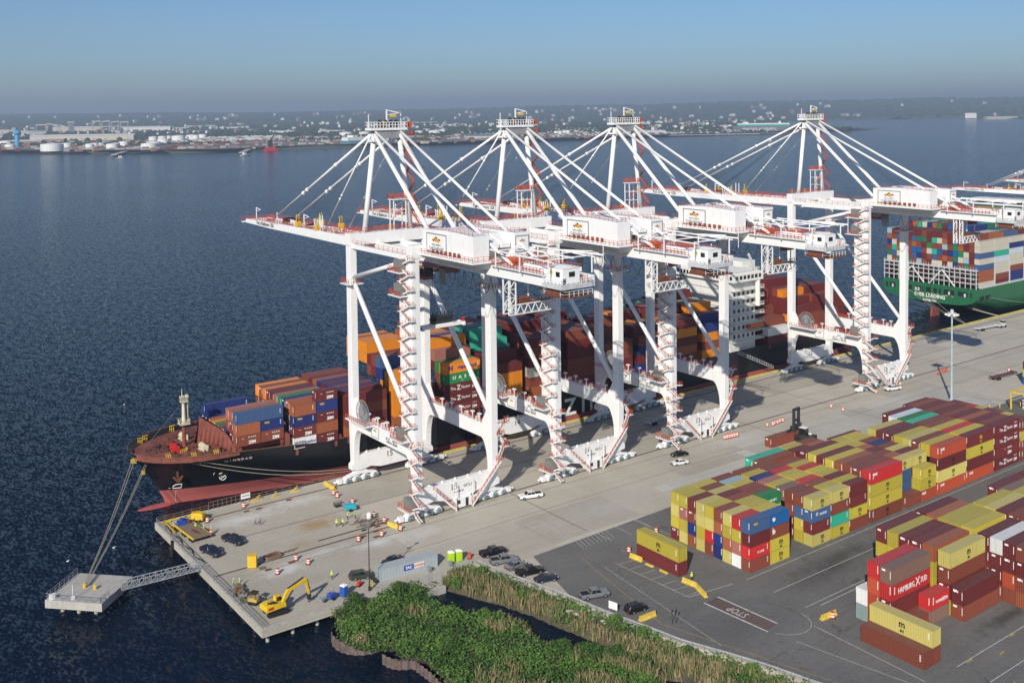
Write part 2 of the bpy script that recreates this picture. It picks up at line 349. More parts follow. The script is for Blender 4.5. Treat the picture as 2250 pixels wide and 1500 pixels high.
# ------------------------------------------------------------------ marsh in front
MARSH = [(0.4, -57.6), (-1.2, -62), (-3.4, -68), (-2.6, -72.6), (0.2, -75.5), (2.6, -77.5), (2.3, -80.5), (4.4, -83), (5, -86), (4.2, -92), (6, -100), (14, -112), (24, -128), (40, -150), (60, -190), (80, -215), (56, -140), (51, -130), (46, -115), (42.5, -106), (39.8, -94), (37.6, -81), (34.8, -69.5), (32.8, -61), (31, -57.6)]
POND = [(21, -58.4), (19.2, -63), (19.8, -68), (22, -74), (26.5, -77.6), (27.2, -83.5), (25.6, -89.6), (28.4, -94.6), (29.6, -97.8), (34.3, -99.4), (36.8, -98.4), (35.2, -93), (33.6, -86), (32.2, -79), (30.2, -72), (27.4, -66), (25.8, -61.5), (24, -58.4)]
POND2 = [(36.5, -110), (33, -114), (31, -122), (36, -130), (40, -124), (39, -113)]
def inside(p, poly):
    c = False; n = len(poly)
    for i in range(n):
        x1, y1 = poly[i]; x2, y2 = poly[i-1]
        if (y1 > p[1]) != (y2 > p[1]) and p[0] < (x2-x1)*(p[1]-y1)/(y2-y1)+x1: c = not c
    return c
def dist(p, poly):
    d = 1e9; n = len(poly)
    for i in range(n):
        x1, y1 = poly[i-1]; x2, y2 = poly[i]; dx, dy = x2-x1, y2-y1
        t = max(0, min(1, ((p[0]-x1)*dx+(p[1]-y1)*dy)/(dx*dx+dy*dy))); d = min(d, math.hypot(p[0]-x1-t*dx, p[1]-y1-t*dy))
    return d
SHORE = MARSH[:16]
def dline(p, pts):
    d = 1e9
    for (x1, y1), (x2, y2) in zip(pts[:-1], pts[1:]):
        dx, dy = x2-x1, y2-y1; t = max(0, min(1, ((p[0]-x1)*dx+(p[1]-y1)*dy)/(dx*dx+dy*dy))); d = min(d, math.hypot(p[0]-x1-t*dx, p[1]-y1-t*dy))
    return d
def marsh_h(x, y):
    p = (x, y)
    if not inside(p, MARSH): return None
    dp = min(-dist(p, POND) if inside(p, POND) else dist(p, POND), -dist(p, POND2) if inside(p, POND2) else dist(p, POND2))
    ds = dline(p, SHORE)
    h = -3.0+min(2.2, 0.75*dp) if dp > 0 else -3.4
    road = dline(p, MARSH[15:]); h = max(h, -0.15-road*0.55) if dp > 0.6 else h
    h = min(h, -0.15)
    return h+0.12*math.sin(x*1.7+y)*math.sin(y*1.3)
mb = MB(); idx = {}
for i in range(-10, 170):
    for j in range(-400, -111):
        x, y = i*0.5, j*0.5
        if x < -5 or y < -165 and False: continue
        h = marsh_h(x, y) if y > -140 else None
        if h is not None: idx[(i, j)] = len(mb.v); mb.v.append((x, y, h))
for (i, j), a in idx.items():
    q = [idx.get((i+1, j)), idx.get((i+1, j+1)), idx.get((i, j+1))]
    if None not in q: mb.f.append((a, *q)); mb.m.append(0)
SOIL = M('marsh_soil', (0.075, 0.065, 0.04), 0.95, var=0.4, scale=0.4)
tag(mb.build('marsh_ground', SOIL, smooth=True), kind='structure')
# ribbed steel sheet pile cells on the water side
def pile_wall(pts, zt):
    mb = MB(); P = []
    for (x1, y1), (x2, y2) in zip(pts[:-1], pts[1:]):
        n = max(1, int(math.hypot(x2-x1, y2-y1)/0.3))
        for k in range(n): P.append((x1+(x2-x1)*k/n, y1+(y2-y1)*k/n))
    P.append(pts[-1]); vs = []
    for k, (x, y) in enumerate(P):
        a = P[max(0, k-1)]; b = P[min(len(P)-1, k+1)]; dx, dy = b[0]-a[0], b[1]-a[1]; L = math.hypot(dx, dy) or 1; o = 0.09 if k % 4 < 2 else -0.09
        vs.append((x+dy/L*o, y-dx/L*o))
    n = len(vs)
    for k in range(n-1):
        (x, y), (x2, y2) = vs[k], vs[k+1]; mb.add([(x, y, -4.5), (x2, y2, -4.5), (x2, y2, zt), (x, y, zt)], [(0, 1, 2, 3)])
    return mb.build('sheet_pile_wall', M('sheet_pile_steel', (0.13, 0.10, 0.095), 0.8, 0.1, var=0.4, scale=0.7, dirt=(0.20, 0.08, 0.03), dirt_amt=0.7), recalc=False)
def arc(c, r, a0, a1, n=14): return [(c[0]+r*math.cos(R(a0+(a1-a0)*k/n)), c[1]+r*math.sin(R(a0+(a1-a0)*k/n))) for k in range(n+1)]
tag(pile_wall(arc((2.6, -66.0), 5.9, 125, 275), -0.9), 'curved rusty sheet pile cell below the bushes, next to the pier', 'retaining wall', 'sheet pile cells along the marsh')
tag(pile_wall(arc((5.4, -76.2), 4.4, 175, 290), -1.1), 'smaller curved sheet pile cell below the bushes, further from the pier', 'retaining wall', 'sheet pile cells along the marsh')
tag(pile_wall([(4.4, -80.4), (4.6, -86), (4.0, -93), (6, -101), (14, -113), (24, -129)], -1.2), 'straight run of rusty sheet piling along the bottom edge of the marsh', 'retaining wall', 'sheet pile cells along the marsh')
# low concrete wall between pier and marsh
mb = MB(); mb.box(8, 32.4, -57.9, -57.42, -2.6, 0.55); mb.box(20.2, 24.4, -60.2, -59.4, -3.4, -1.6)
tag(mb.build('retaining_wall', CONCR), 'low pale concrete wall behind the grey office container above the pond', 'wall')

def leaf_mat(name, c, c2, sc_=0.25):
    m, t, b = new_mat(name); ge = node(t, 'ShaderNodeNewGeometry'); n = noise(t, sc_, 4, 0.6, ge.outputs['Position']); r_ = ramp(t, n.outputs[0], 0.3, 0.7)
    wn = node(t, 'ShaderNodeMath', operation='MULTIPLY'); t.links.new(ge.outputs['Random Per Island'], wn.inputs[0]); wn.inputs[1].default_value = 0.55
    c0 = mix(t, r_.outputs[0], c, c2); c0 = mix(t, wn.outputs[0], c0, sc3(c2, 1.5))
    t.links.new(c0, b.inputs['Base Color']); b.inputs['Roughness'].default_value = 0.75; b.inputs['Specular IOR Level'].default_value = 0.2
    b.inputs['Subsurface Weight'].default_value = 0.0
    return m
LEAF = leaf_mat('shrub_leaves', (0.05, 0.11, 0.022), (0.095, 0.17, 0.036))
LEAFD = leaf_mat('dark_shrub_leaves', (0.026, 0.066, 0.015), (0.055, 0.11, 0.025))
REED = leaf_mat('dry_reeds', (0.20, 0.165, 0.085), (0.27, 0.225, 0.12), 0.5)
GRASSM = leaf_mat('green_reeds', (0.07, 0.10, 0.03), (0.13, 0.15, 0.055), 0.5)
rnd = random.Random(11)
def leaf(mb, c, s):
    a = Vector((rnd.gauss(0, 1), rnd.gauss(0, 1), rnd.gauss(0, 0.6))).normalized(); b_ = a.cross(Vector((rnd.gauss(0, 1), rnd.gauss(0, 1), rnd.gauss(0, 1)))).normalized()
    c = Vector(c); mb.add([c-a*s, c-b_*s*0.5, c+a*s, c+b_*s*0.5], [(0, 1, 2, 3)])
def reedy(x, y):                                                  # 0 shrubs, 1 reeds
    road = dline((x, y), MARSH[15:]); s = math.sin(x*0.31+1.3)*math.cos(y*0.23+0.4)+0.5*math.sin(x*0.9+y*0.6)
    dp = dist((x, y), POND); right = x > 24 and (y > -97 or x > 30) and road < 14
    if right: return 1 if (s > -0.55 and road > 1.6) else 0
    return 1 if s > 1.15 or (y < -93 and s > 0.35 and x > 8) else 0
sh = MB(); rd = MB()
for k in range(15500):
    x = rnd.uniform(-4, 62); y = rnd.uniform(-140, -57.8)
    h = marsh_h(x, y)
    if h is None or h < -2.75: continue
    road = dline((x, y), MARSH[15:])
    if reedy(x, y):
        rd.mi = 0 if rnd.random() < 0.62 else 1
        H = rnd.uniform(1.1, 2.3)*(0.55 if road < 2.5 else 1)
        for q in range(7):
            dx, dy = rnd.gauss(0, 0.35), rnd.gauss(0, 0.35); a = rnd.uniform(0, 6.28); ww = 0.07; lx, ly = rnd.gauss(0.12, 0.25), rnd.gauss(0.1, 0.25); hh = H*rnd.uniform(0.7, 1.1)
            bx, by = x+dx, y+dy; cx, cy = math.cos(a)*ww, math.sin(a)*ww
            rd.add([(bx-cx, by-cy, h-0.1), (bx+cx, by+cy, h-0.1), (bx+lx*0.6+cx*0.9, by+ly*0.6+cy*0.9, h+hh*0.75), (bx+lx*1.5, by+ly*1.5, h+hh), (bx+lx*0.6-cx*0.9, by+ly*0.6-cy*0.9, h+hh*0.75)], [(0, 1, 2, 3, 4)])
    else:
        sh.mi = 0 if math.sin(x*0.5+y*0.35)+rnd.gauss(0, 0.5) > -0.5 else 1
        big = 0.5+0.5*math.sin(x*0.8+2*math.sin(y*0.5))*math.sin(y*0.7+x*0.2)
        H = (0.5+1.9*big*rnd.uniform(0.6, 1.1))*(0.6 if road < 2.2 else 1)
        for q in range(9):
            leaf(sh, (x+rnd.gauss(0, 0.5), y+rnd.gauss(0, 0.5), h+H*rnd.uniform(0.25, 1.0)), rnd.uniform(0.16, 0.34))
tag(sh.build('marsh_shrubs', [LEAF, LEAFD], recalc=False), 'dense green shrubs covering the marsh point', 'shrubs', kind='stuff')
tag(rd.build('reed_bed', [REED, GRASSM], recalc=False), 'tall dry tan reeds along the pond bank', 'reeds', kind='stuff')
def shrub(x, y, r, h, mat, label, lean=0.0):
    z = marsh_h(x, y) or -0.8
    root = empty('shrub', (x, y, z), 0, label, 'shrub', 'single shrubs standing out of the marsh')
    mb = MB()
    for k in range(int(420*r*h/2)):
        th = rnd.uniform(0, 6.28); u = rnd.random()**0.5; zz = rnd.uniform(0.12, 1); rr = r*u*math.sqrt(max(0.05, 1-(2*zz-0.9)**2))*(1+0.25*math.sin(3*th+x))
        leaf(mb, (rr*math.cos(th)+lean*zz, rr*math.sin(th), zz*h), rnd.uniform(0.13, 0.27))
    mb.build('crown', mat, root, recalc=False)
    mb = MB()
    for k in range(4):
        a = k*1.6+x; mb.tube((0, 0, -0.3), (0.5*r*math.cos(a), 0.5*r*math.sin(a), h*0.6), 0.07, 5, 0.03)
    mb.build('stem', WOOD, root)
for x, y, r, h, mt, lb in ((4.6, -58.4, 1.9, 3.0, LEAFD, 'tall dark shrub by the blue toilet at the pier wall'), (14.2, -58.9, 1.7, 2.6, LEAFD, 'leafy shrub at the left end of the grey office container'),
    (1.2, -66.5, 2.4, 2.8, LEAF, 'broad green shrub above the big sheet pile cell'), (-0.6, -71.0, 1.6, 1.7, REED, 'dry brown shrub on the shore by the sheet pile cell'), (9.5, -84.5, 2.3, 3.2, LEAFD, 'dark shrub above the straight sheet piling'),
    (24.6, -73.2, 1.6, 2.2, LEAF, 'green shrub on the left pond bank, farther up'), (27.0, -81.5, 1.7, 2.2, LEAF, 'green shrub on the left pond bank, halfway down'), (33.0, -74.6, 1.2, 1.9, LEAF, 'green shrub among the reeds on the right pond bank'),
    (25.5, -95.8, 2.2, 2.6, LEAFD, 'dark round shrub at the foot of the pond, left one'), (27.8, -100.6, 2.7, 3.2, LEAFD, 'largest dark shrub below the foot of the pond'), (31.8, -103.0, 2.2, 2.6, LEAFD, 'dark round shrub at the foot of the pond, right one'),
    (42.3, -110.0, 1.3, 2.0, LEAFD, 'small dark bush beside the guardrail'), (40.6, -100.4, 1.3, 1.8, LEAF, 'green bush among rubble below the guardrail'), (39.2, -94.6, 1.5, 2.1, LEAF, 'green bush on the bank below the white sign'), (46.5, -120.5, 1.5, 1.9, LEAF, 'green bush at the lower end of the guardrail'),
    (26.6, -60.8, 1.6, 2.2, LEAF, 'green shrub below the head of the pond wall'), (31.2, -62.6, 1.7, 2.1, LEAF, 'green shrub below the first parked pickup')):
    shrub(x, y, r, h, mt, lb)
# rubble on the bank
mb = MB()
for k in range(70):
    t_ = rnd.random(); x = 37+9*t_+rnd.uniform(-1.2, 0.8); y = -84-30*t_+rnd.uniform(-1, 1); h = marsh_h(x, y)
    if h is None or h < -2.4: continue
    s = rnd.uniform(0.15, 0.5); mb.sphere((x, y, h+s*0.2), s, 5, 4, (1, rnd.uniform(0.6, 1.2), 0.6))
tag(mb.build('rubble', CONCR), 'pale broken concrete rubble on the bank below the guardrail', 'rubble', kind='stuff')
# ------------------------------------------------------------------ ship-to-shore cranes
W_ = 21.5; G_ = -30.5; GX = (7.0, 14.4); ZG0, ZG1 = 58.6, 60.9
def emblem(parent, o, right, upv, w_, h_, name='sign_panel'):
    """white framed sign with a small red, black and yellow flag emblem and the word under it"""
    o = Vector(o); r_ = Vector(right); u_ = Vector(upv); n_ = r_.cross(u_)
    def q(mb, cx, cy, sx, sy, dz, sk=0.0):
        pts = [(cx-sx, cy-sy), (cx+sx, cy-sy+sk), (cx+sx, cy+sy+sk), (cx-sx, cy+sy)]
        a = [o+r_*x+u_*y+n_*dz for x, y in pts]; b = [o+r_*x+u_*y+n_*(dz-0.03) for x, y in pts]
        mb.add(a+b, [(0, 1, 2, 3), (7, 6, 5, 4), (0, 4, 5, 1), (1, 5, 6, 2), (2, 6, 7, 3), (3, 7, 4, 0)])
    mb = MB(); q(mb, 0, 0, w_/2, h_/2, 0.06); mb.mat(1); t = 0.05*h_
    for a in ((0, h_/2-t/4, w_/2, t/2), (0, -h_/2+t/4, w_/2, t/2), (-w_/2+t/4, 0, t/2, h_/2), (w_/2-t/4, 0, t/2, h_/2)): q(mb, *a, 0.09)
    p = mb.build(name, [WHITE, M('sign_border', (0.10, 0.11, 0.12))] if 'sign_border' not in bpy.data.materials else [WHITE, bpy.data.materials['sign_border']], parent)
    mb = MB()
    e = w_*0.06
    for k, (ex, ey, mi) in enumerate(((-2, -.2, 0), (-1, .5, 1), (0, 1, 2), (1, .4, 1), (2, .2, 0), (-.6, 0, 2), (.5, -.3, 2), (1.2, -.8, 1), (0, .1, 1))):
        mb.mat(mi); q(mb, ex*e*1.3, h_*0.2+ey*e, e*0.75, e*0.5, 0.10+0.004*k, -e*0.5)
    mb.build('emblem', [REDP, YELP, LBLACK], p)
    return p
def sign_text(p, body, size, mat, o, right, upv, sx=1): put_text(body, size, mat, o, right, upv, p, sx=sx)

def make_crane(num):
    root = empty('quay_crane', (0, 0, 0))
    # legs
    for (x, y) in ((0, 0), (W_, 0), (0, G_), (W_, G_)):
        mb = MB(); s = 1 if y == 0 else -1; i = 1 if x == 0 else -1
        mb.box(x-0.95, x+0.95, y-1.1, y+1.1, 15, 60.6)
        mb.loft([[(x-0.8, y-0.9, 3.6), (x+0.8, y-0.9, 3.6), (x+0.8, y+0.9, 3.6), (x-0.8, y+0.9, 3.6)], [(x-0.95, y-1.1, 15), (x+0.95, y-1.1, 15), (x+0.95, y+1.1, 15), (x-0.95, y+1.1, 15)]])
        leg = mb.build('leg', WHITE, root, bevel=0.08)
        if (x, y) in ((0, 0), (W_, G_), (W_, 0)):
            z = 51.0 if x == 0 else 51.5; mb = MB(); mb.box(x-2.2, x+2.2, y-2.3, y+2.3, z-0.18, z); mb.build('leg_platform', WHITE, leg)
            mb = MB(); mb.rail([(x-2.1, y-2.2, z), (x+2.1, y-2.2, z), (x+2.1, y+2.2, z), (x-2.1, y+2.2, z), (x-2.1, y-2.2, z)], 1.2, 1.2, 0.08); mb.build('handrail', ORANGE, leg)
    # portal beams with curved brackets, walkway rails and light posts
    for x in (0, W_):
        mb = MB(); mb.box(x-0.85, x+0.85, G_+1.0, -1.0, 14.2, 17.6)
        for y0, d in ((-1.0, -1), (G_+1.0, 1)):
            arcp = [(y0, 14.2), (y0, 7.2)]+[(y0+d*2.9*(1-math.cos(a)), 7.2+7.0*math.sin(a)) for a in [k*math.pi/16 for k in range(1, 8)]]+[(y0+d*2.9, 14.2)]
            mb.prism(arcp, 'x', x-0.8, x+0.8)
            mb.prism([(y0, 17.6), (y0+d*2.6, 17.6), (y0, 22.0)], 'x', x-0.7, x+0.7)
        pb = mb.build('portal_beam', WHITE, root, bevel=0.06)
        mb = MB()
        for sx in (-0.8, 0.8): mb.rail([(x+sx, -3.4, 17.6), (x+sx, G_+3.4, 17.6)], 1.15, 1.8, 0.08)
        mb.build('handrail', ORANGE, pb)
        mb = MB()
        for y in (-9, -13.5, -18, -23, -26): mb.bar((x-0.6, y, 17.6), (x-0.6, y, 19.6), 0.22); mb.box(x-0.95, x-0.25, y-0.5, y+0.5, 19.5, 19.8); mb.box(x-0.3, x+0.6, y-1.4, y-0.8, 17.6, 18.6)
        mb.build('equipment_post', WHITE, pb)
        if x == 0:
            p = emblem(pb, (-0.87, -12.6, 15.95), (0, -1, 0), (0, 0, 1), 3.6, 2.5)
            sign_text(pb, 'SWL\n65 LT    100 LT\nCARGO BEAM', 0.85, LBLACK, (-0.9, -20.6, 15.9), (0, -1, 0), (0, 0, 1))
            sign_text(pb, 'CRANE '+num, 0.7, LBLACK, (-0.9, -4.8, 16.9), (0, -1, 0), (0, 0, 1))
    # sill beams, numbers, wheel sets
    for y, t in ((0, 0), (G_, 1)):
        mb = MB(); mb.prism([(-1.4, 3.4), (1.2, 2.9), (4.2, 3.4), (7, 2.7), (14.5, 2.7), (17.3, 3.4), (20.3, 2.9), (22.9, 3.4), (22.9, 4.6), (20.6, 6.9), (0.9, 6.9), (-1.4, 4.6)], 'y', y-0.9, y+0.9)
        for k in range(5): mb.tube((3.4+k*3.6, y, 6.8), (3.4+k*3.6, y, 7.35), 0.28, 6)
        sb = mb.build('sill_beam', WHITE, root, bevel=0.06)
        nm = put_text(num, 2.1, LBLACK, (9.6, y-0.93, 5.5), (1, 0, 0), (0, 0, 1), sb, 'crane_number', 1.0)
        if t:
            sign_text(sb, 'GCS.1', 1.0, LBLACK, (13.6, y-0.93, 5.2), (1, 0, 0), (0, 0, 1)); sign_text(sb, 'MAX GROSS', 0.5, LBLACK, (11, y-0.93, 4.2), (1, 0, 0), (0, 0, 1))
            mb = MB(); mb.box(9.4, 14.2, y-1.6, y+0.7, 0.5, 2.7); mb.mat(1); mb.box(10.1, 10.9, y-1.66, y-1.6, 1.4, 2.3); mb.box(12.4, 13.2, y-1.66, y-1.6, 0.6, 2.5); mb.build('equipment_house', [WHITE, GLASS], sb)
        for side in (0, 1):
            mb = MB(); s = -1 if side == 0 else 1; cx = 1.4 if side == 0 else W_-1.4
            mb.prism([(cx-4.6, 1.7), (cx-2, 2.4), (cx-1, 3.2), (cx+1, 3.2), (cx+2, 2.4), (cx+4.6, 1.7), (cx+4.6, 1.3), (cx, 1.9), (cx-4.6, 1.3)], 'y', y-0.6, y+0.6)
            for k in range(4):
                wx = cx-3.9+k*2.6; mb.prism([(wx-1.15, 0.35), (wx+1.15, 0.35), (wx+1.0, 1.15), (wx+0.35, 1.6), (wx-0.35, 1.6), (wx-1.0, 1.15)], 'y', y-0.75, y+0.75)
            ex = cx+s*5.3; mb.box(min(ex, ex+s*1.2), max(ex, ex+s*1.2), y-0.6, y+0.6, 0.4, 1.5); mb.tube((ex+s*1.2, y, 0.95), (ex+s*2.1, y, 0.95), 0.3, 8)
            bg_ = mb.build('bogie', WHITE, root, bevel=0.04)
            mb = MB()
            for k in range(8): wx = cx-4.45+k*1.27; mb.tube((wx, y-0.3, 0.36), (wx, y+0.3, 0.36), 0.35, 10)
            mb.build('wheels', DARK, bg_)
            mb = MB()
            for k in range(4): wx = cx-3.9+k*2.6; mb.tube((wx, y-1.35, 1.25), (wx, y-0.75, 1.25), 0.34, 8); mb.box(wx-0.5, wx+0.5, y-1.15, y-0.75, 0.6, 1.0)
            mb.build('drive_motor', MOTOR, bg_)
    # upper frame
    for y in (0, G_):
        mb = MB(); mb.box(-1.15, W_+1.15, y-1.2, y+1.2, 60.62, 63.6); mb.build('cross_beam', WHITE, root, bevel=0.06)
    for x in (0, W_):
        mb = MB(); mb.box(x-0.55, x+0.55, G_+1.2, -1.2, 60.0, 61.1); tb = mb.build('tie_beam', WHITE, root)
        mb = MB(); mb.rail([(x-0.5, -2, 61.1), (x-0.5, G_+2, 61.1)], 1.1, 2.2, 0.07); mb.build('handrail', ORANGE, tb)
        MB().tube((x, -1.0, 51.6), (x, G_+0.9, 20.4), 0.62, 12).build('brace', WHITE, root, smooth=True)
        MB().tube((x, -1.0, 52.6), (x, G_+1.0, 60.2), 0.52, 12).build('brace', WHITE, root, smooth=True)
    # landside girders, boom girders, ties
    for x in GX:
        MB().box(x-0.55, x+0.55, -76.5, -0.6, ZG0, ZG1).build('girder', WHITE, root, bevel=0.05)
        s = -1 if x == GX[0] else 1
        mb = MB(); mb.loft([[(x-0.55, y, za), (x+0.55, y, za), (x+0.55, y, zb), (x-0.55, y, zb)] for y, za, zb in ((0, ZG0-0.2, ZG1+0.3), (30, ZG0-0.05, ZG1+0.05), (66, ZG0+0.1, ZG1-0.35), (85, ZG0+0.45, ZG1-0.65))])
        bgd = mb.build('boom_girder', WHITE, root, bevel=0.05)
        mb = MB(); mb.box(min(x-s*0.56, x-s*1.6), max(x-s*0.56, x-s*1.6), 1, 85, ZG1-0.9, ZG1-0.78); mb.build('boom_walkway', WHITE, bgd)
        mb = MB(); mb.rail([(x+s*0.45, 1, ZG1+0.3), (x+s*0.45, 30, ZG1+0.05), (x+s*0.45, 66, ZG1-0.35), (x+s*0.45, 85, ZG1-0.65)], 1.1, 1.9, 0.075); mb.rail([(x-s*1.5, 1, ZG1-0.8), (x-s*1.5, 84, ZG1-0.8)], 1.1, 1.9, 0.075); mb.build('handrail', ORANGE, bgd)
        if s < 0: put_text('Port of Baltimore  USA', 1.7, LBLACK, (x-0.58, 69.5, 59.72), (0, -1, 0), (0, 0, 1), bgd, sx=0.82, bold=0.02)
        mb = MB()
        for yy in (33.5, 46.5, 5): mb.box(x-0.75, x+0.75, yy-0.5, yy+0.5, ZG1, ZG1+1.5); mb.bar((x-0.5, yy, ZG1+1), (x-0.5, yy, ZG1+3.6), 0.2); mb.bar((x+0.5, yy+0.6, ZG1+1), (x+0.5, yy+0.6, ZG1+3.6), 0.2)
        mb.build('boom_stay_bracket', YELP, bgd)
    for y in (84.4, 73, 64.5, 56, 45, 36, 28, 18, 9, -3, -14, -26, -60, -70): MB().box(GX[0]+0.56, GX[1]-0.56, y-0.45, y+0.45, ZG0+0.6, ZG1-0.7).build('girder_tie', WHITE, root)
    MB().box(GX[0]-1.6, GX[1]+1.6, 85.05, 86.2, ZG0+0.6, ZG0+0.9).build('boom_tip_platform', WHITE, root)
    mb = MB(); mb.rail([(GX[0]-1.6, 86.1, ZG0+1), (GX[1]+1.6, 86.1, ZG0+1)], 1.2, 1.2, 0.10); mb.rail([(GX[0]-1.4, 60, ZG1), (GX[0]-1.4, 66, ZG1)], 1.6, 1, 0.12); mb.rail([(8, 30, ZG1), (13.4, 30, ZG1)], 1.3, 1.2, 0.1)
    for y0 in (44, 48, 20, 24, 11): mb.rail([(8, y0, ZG1), (13, y0, ZG1)], 1.2, 1.4, 0.1)
    mb.build('handrail', ORANGE, root)
    mb = MB()
    for y, hh in ((77, 3.6), (61, 3.2), (42, 4.0), (31.5, 4.6), (30, 4.6)): mb.bar((GX[0]-0.2, y, ZG1), (GX[0]-0.2, y, ZG1+hh), 0.22); 
    for y, hh in ((77, 3.5), (42, 3.9)): mb.bar((GX[0]-0.2, y, ZG1+hh), (GX[0]-0.2, y-3.4, ZG1+hh-0.5), 0.18); mb.bar((GX[0]-0.2, y, ZG1+hh-1.2), (GX[0]-0.2, y-3.2, ZG1+hh-0.5), 0.12)
    for k in range(7): y = 52+k*1.4; mb.box(8.4+0.3*k, 9.4+0.3*k, y, y+0.8, ZG1-0.3, ZG1+0.9)
    for k in range(5): y = 36+k*1.1; mb.bar((9.5, y, ZG1), (9.3, y+0.2, ZG1+2.6), 0.24)
    mb.build('boom_fitting', WHITE, root)
    mb = MB()
    for k in range(4): mb.tube((8.6+k*0.9, 60.2, ZG1+0.7), (9.2+k*0.9, 60.2, ZG1+0.7), 0.7, 10)
    mb.tube((8.4, 58, ZG1+0.6), (13, 58, ZG1+0.6), 0.35, 8); mb.tube((8.4, 44, ZG1+0.6), (13, 44, ZG1+0.6), 0.3, 8)
    mb.build('rope_sheave', DARK, root)
    # A-frame, apex head, stays
    for x0, x1 in ((3.9, 7.2), (17.6, 14.5)):
        MB().tube((x0, 0, 63.6), (x1, 0, 88.6), 0.66, 12).build('mast', WHITE, root, smooth=True)
    for x in GX:
        MB().tube((x, -0.6, 88.4), (x, G_+0.5, 62.4), 0.55, 12).build('back_leg', WHITE, root, smooth=True)
        MB().tube((x, -0.9, 89.2), (x, -59.2, 61.6), 0.36, 10).build('backstay', WHITE, root, smooth=True)
        for (y1, z1, r_, oo) in ((63.5, 62.0, 0.34, 0.5), (28.6, 61.6, 0.2, 0.9)):
            mb = MB(); p = Vector((x, oo, 88.9)); q = Vector((x, y1, z1)); mb.tube(p, q, r_, 8)
            for f in (0.33, 0.62, 0.66): a = p.lerp(q, f); b = p.lerp(q, f+0.012); mb.tube(a, b, r_*1.7, 8)
            mb.build('forestay', WHITE, root, smooth=True)
    mb = MB()
    for k in range(6):
        xx = 8.8+k*0.75; mb.tube((xx, 0.6, 89.6), (xx, 58-k*0.6, ZG1+0.6), 0.028, 4); mb.tube((xx, 0.6, 89.6), (xx, 44+k*0.3, ZG1+0.6), 0.028, 4)
    for k in range(4): mb.tube((9.4+k, -0.6, 89.6), (9.4+k, -36, 67.4), 0.03, 4)
    mb.build('hoist_rope', DARK, root)
    mb = MB(); mb.box(5.4, 16.2, -1.5, 1.6, 89.5, 90.1); mb.mat(1); mb.prism([(6.6, 89.5), (15.2, 89.5), (14.4, 87.4), (8.6, 87.4)], 'y', -1.1, 1.1); mb.mat(0); mb.box(5.8, 8.6, -1.3, 1.3, 86.6, 87.1)
    hd = mb.build('apex_head', [WHITE, GREYS], root, bevel=0.04)
    mb = MB(); mb.rail([(5.5, -1.5, 90.1), (16.1, -1.5, 90.1), (16.1, 1.6, 90.1), (5.5, 1.6, 90.1), (5.5, -1.5, 90.1)], 1.5, 0.9, 0.14); mb.rail([(5.6, -1.4, 86.8), (8.7, -1.4, 86.8)], 1.1, 0.7, 0.1)
    mb.bar((5.6, 0, 90), (5.6, 0, 93.6), 0.16); mb.bar((15.8, 1.2, 90), (15.8, 1.2, 93.8), 0.16); mb.build('apex_rail', WHITE, hd)
    mb = MB(); mb.bar((10.9, 0, 90.1), (10.9, 0, 94.8), 0.3); mb.bar((10.9, 0, 94.7), (14.6, 0, 93.9), 0.24); mb.bar((10.9, 0, 93.4), (14.4, 0, 93.9), 0.16); mb.build('service_jib', WHITE, hd)
    mb = MB(); mb.box(12, 13.6, -0.3, 0.3, 92.9, 93.5); mb.tube((9.2, -0.2, 91), (9.8, -0.2, 91), 0.9, 12); mb.build('hoist_block', YELP, hd)
    mb = MB()
    for k in range(4): mb.tube((8.4+k*1.6, -0.5, 91.2), (8.8+k*1.6, -0.5, 91.2), 1.0, 12)
    mb.build('sheave', DARK, hd)
    mb = MB(); mb.rail([(16.4, -1.4, 88.0), (18.2, -1.4, 88.0), (18.2, 0.8, 88.0)], 1.2, 0.6, 0.1); mb.box(16.6, 17.9, -0.9, 0.4, 90.2, 91.6)
    # zigzag stair up the far mast
    zz = 65.0; n = 0
    while zz < 86:
        f = (zz-63.6)/25; xx = 17.6-3.1*f+1.2; y0, y1 = (-2.6, 0.4) if n % 2 == 0 else (0.4, -2.6)
        a = Vector((xx, y0, zz)); b = Vector((xx-0.3, y1, zz+2.7)); mb.bar(a, b, 0.35, 0.1); mb.rail([a, b], 1.0, 1.3, 0.07); zz += 2.7; n += 1
    mb.build('mast_stair', ORANGE, root)
    mb = MB()                                                    # stair tower on the cross beam
    for (x, y) in ((12.0, 1.0), (15.6, 1.0), (12.0, -1.0), (15.6, -1.0)): mb.bar((x, y, 63.6), (x, y, 71.5), 0.22)
    for z in (66.2, 68.8, 71.4):
        for y in (1, -1): mb.bar((12, y, z), (15.6, y, z), 0.16)
    mb.box(11.6, 16, -1.4, 1.4, 71.4, 71.6); mb.build('access_tower', WHITE, root)
    mb = MB(); mb.rail([(11.6, -1.4, 71.6), (16, -1.4, 71.6), (16, 1.4, 71.6), (11.6, 1.4, 71.6), (11.6, -1.4, 71.6)], 1.2, 0.9, 0.12); mb.rail([(11.8, -1, 66.2), (15.8, -1, 68.8)], 1, 1, 0.1); mb.rail([(2, -1.2, 63.6), (W_-1, -1.2, 63.6)], 1.2, 1.6, 0.1); mb.rail([(0, 1.2, 63.6), (W_, 1.2, 63.6)], 1.2, 1.6, 0.1); mb.build('handrail', ORANGE, root)
    # machinery house
    mb = MB(); mb.box(1.9, 6.2, -52, -31.6, 61.9, 67.3); mb.box(6.2, 13.0, -47.0, -31.6, 61.9, 67.1); mb.box(13.0, 17.2, -52, -31.6, 61.9, 67.3)
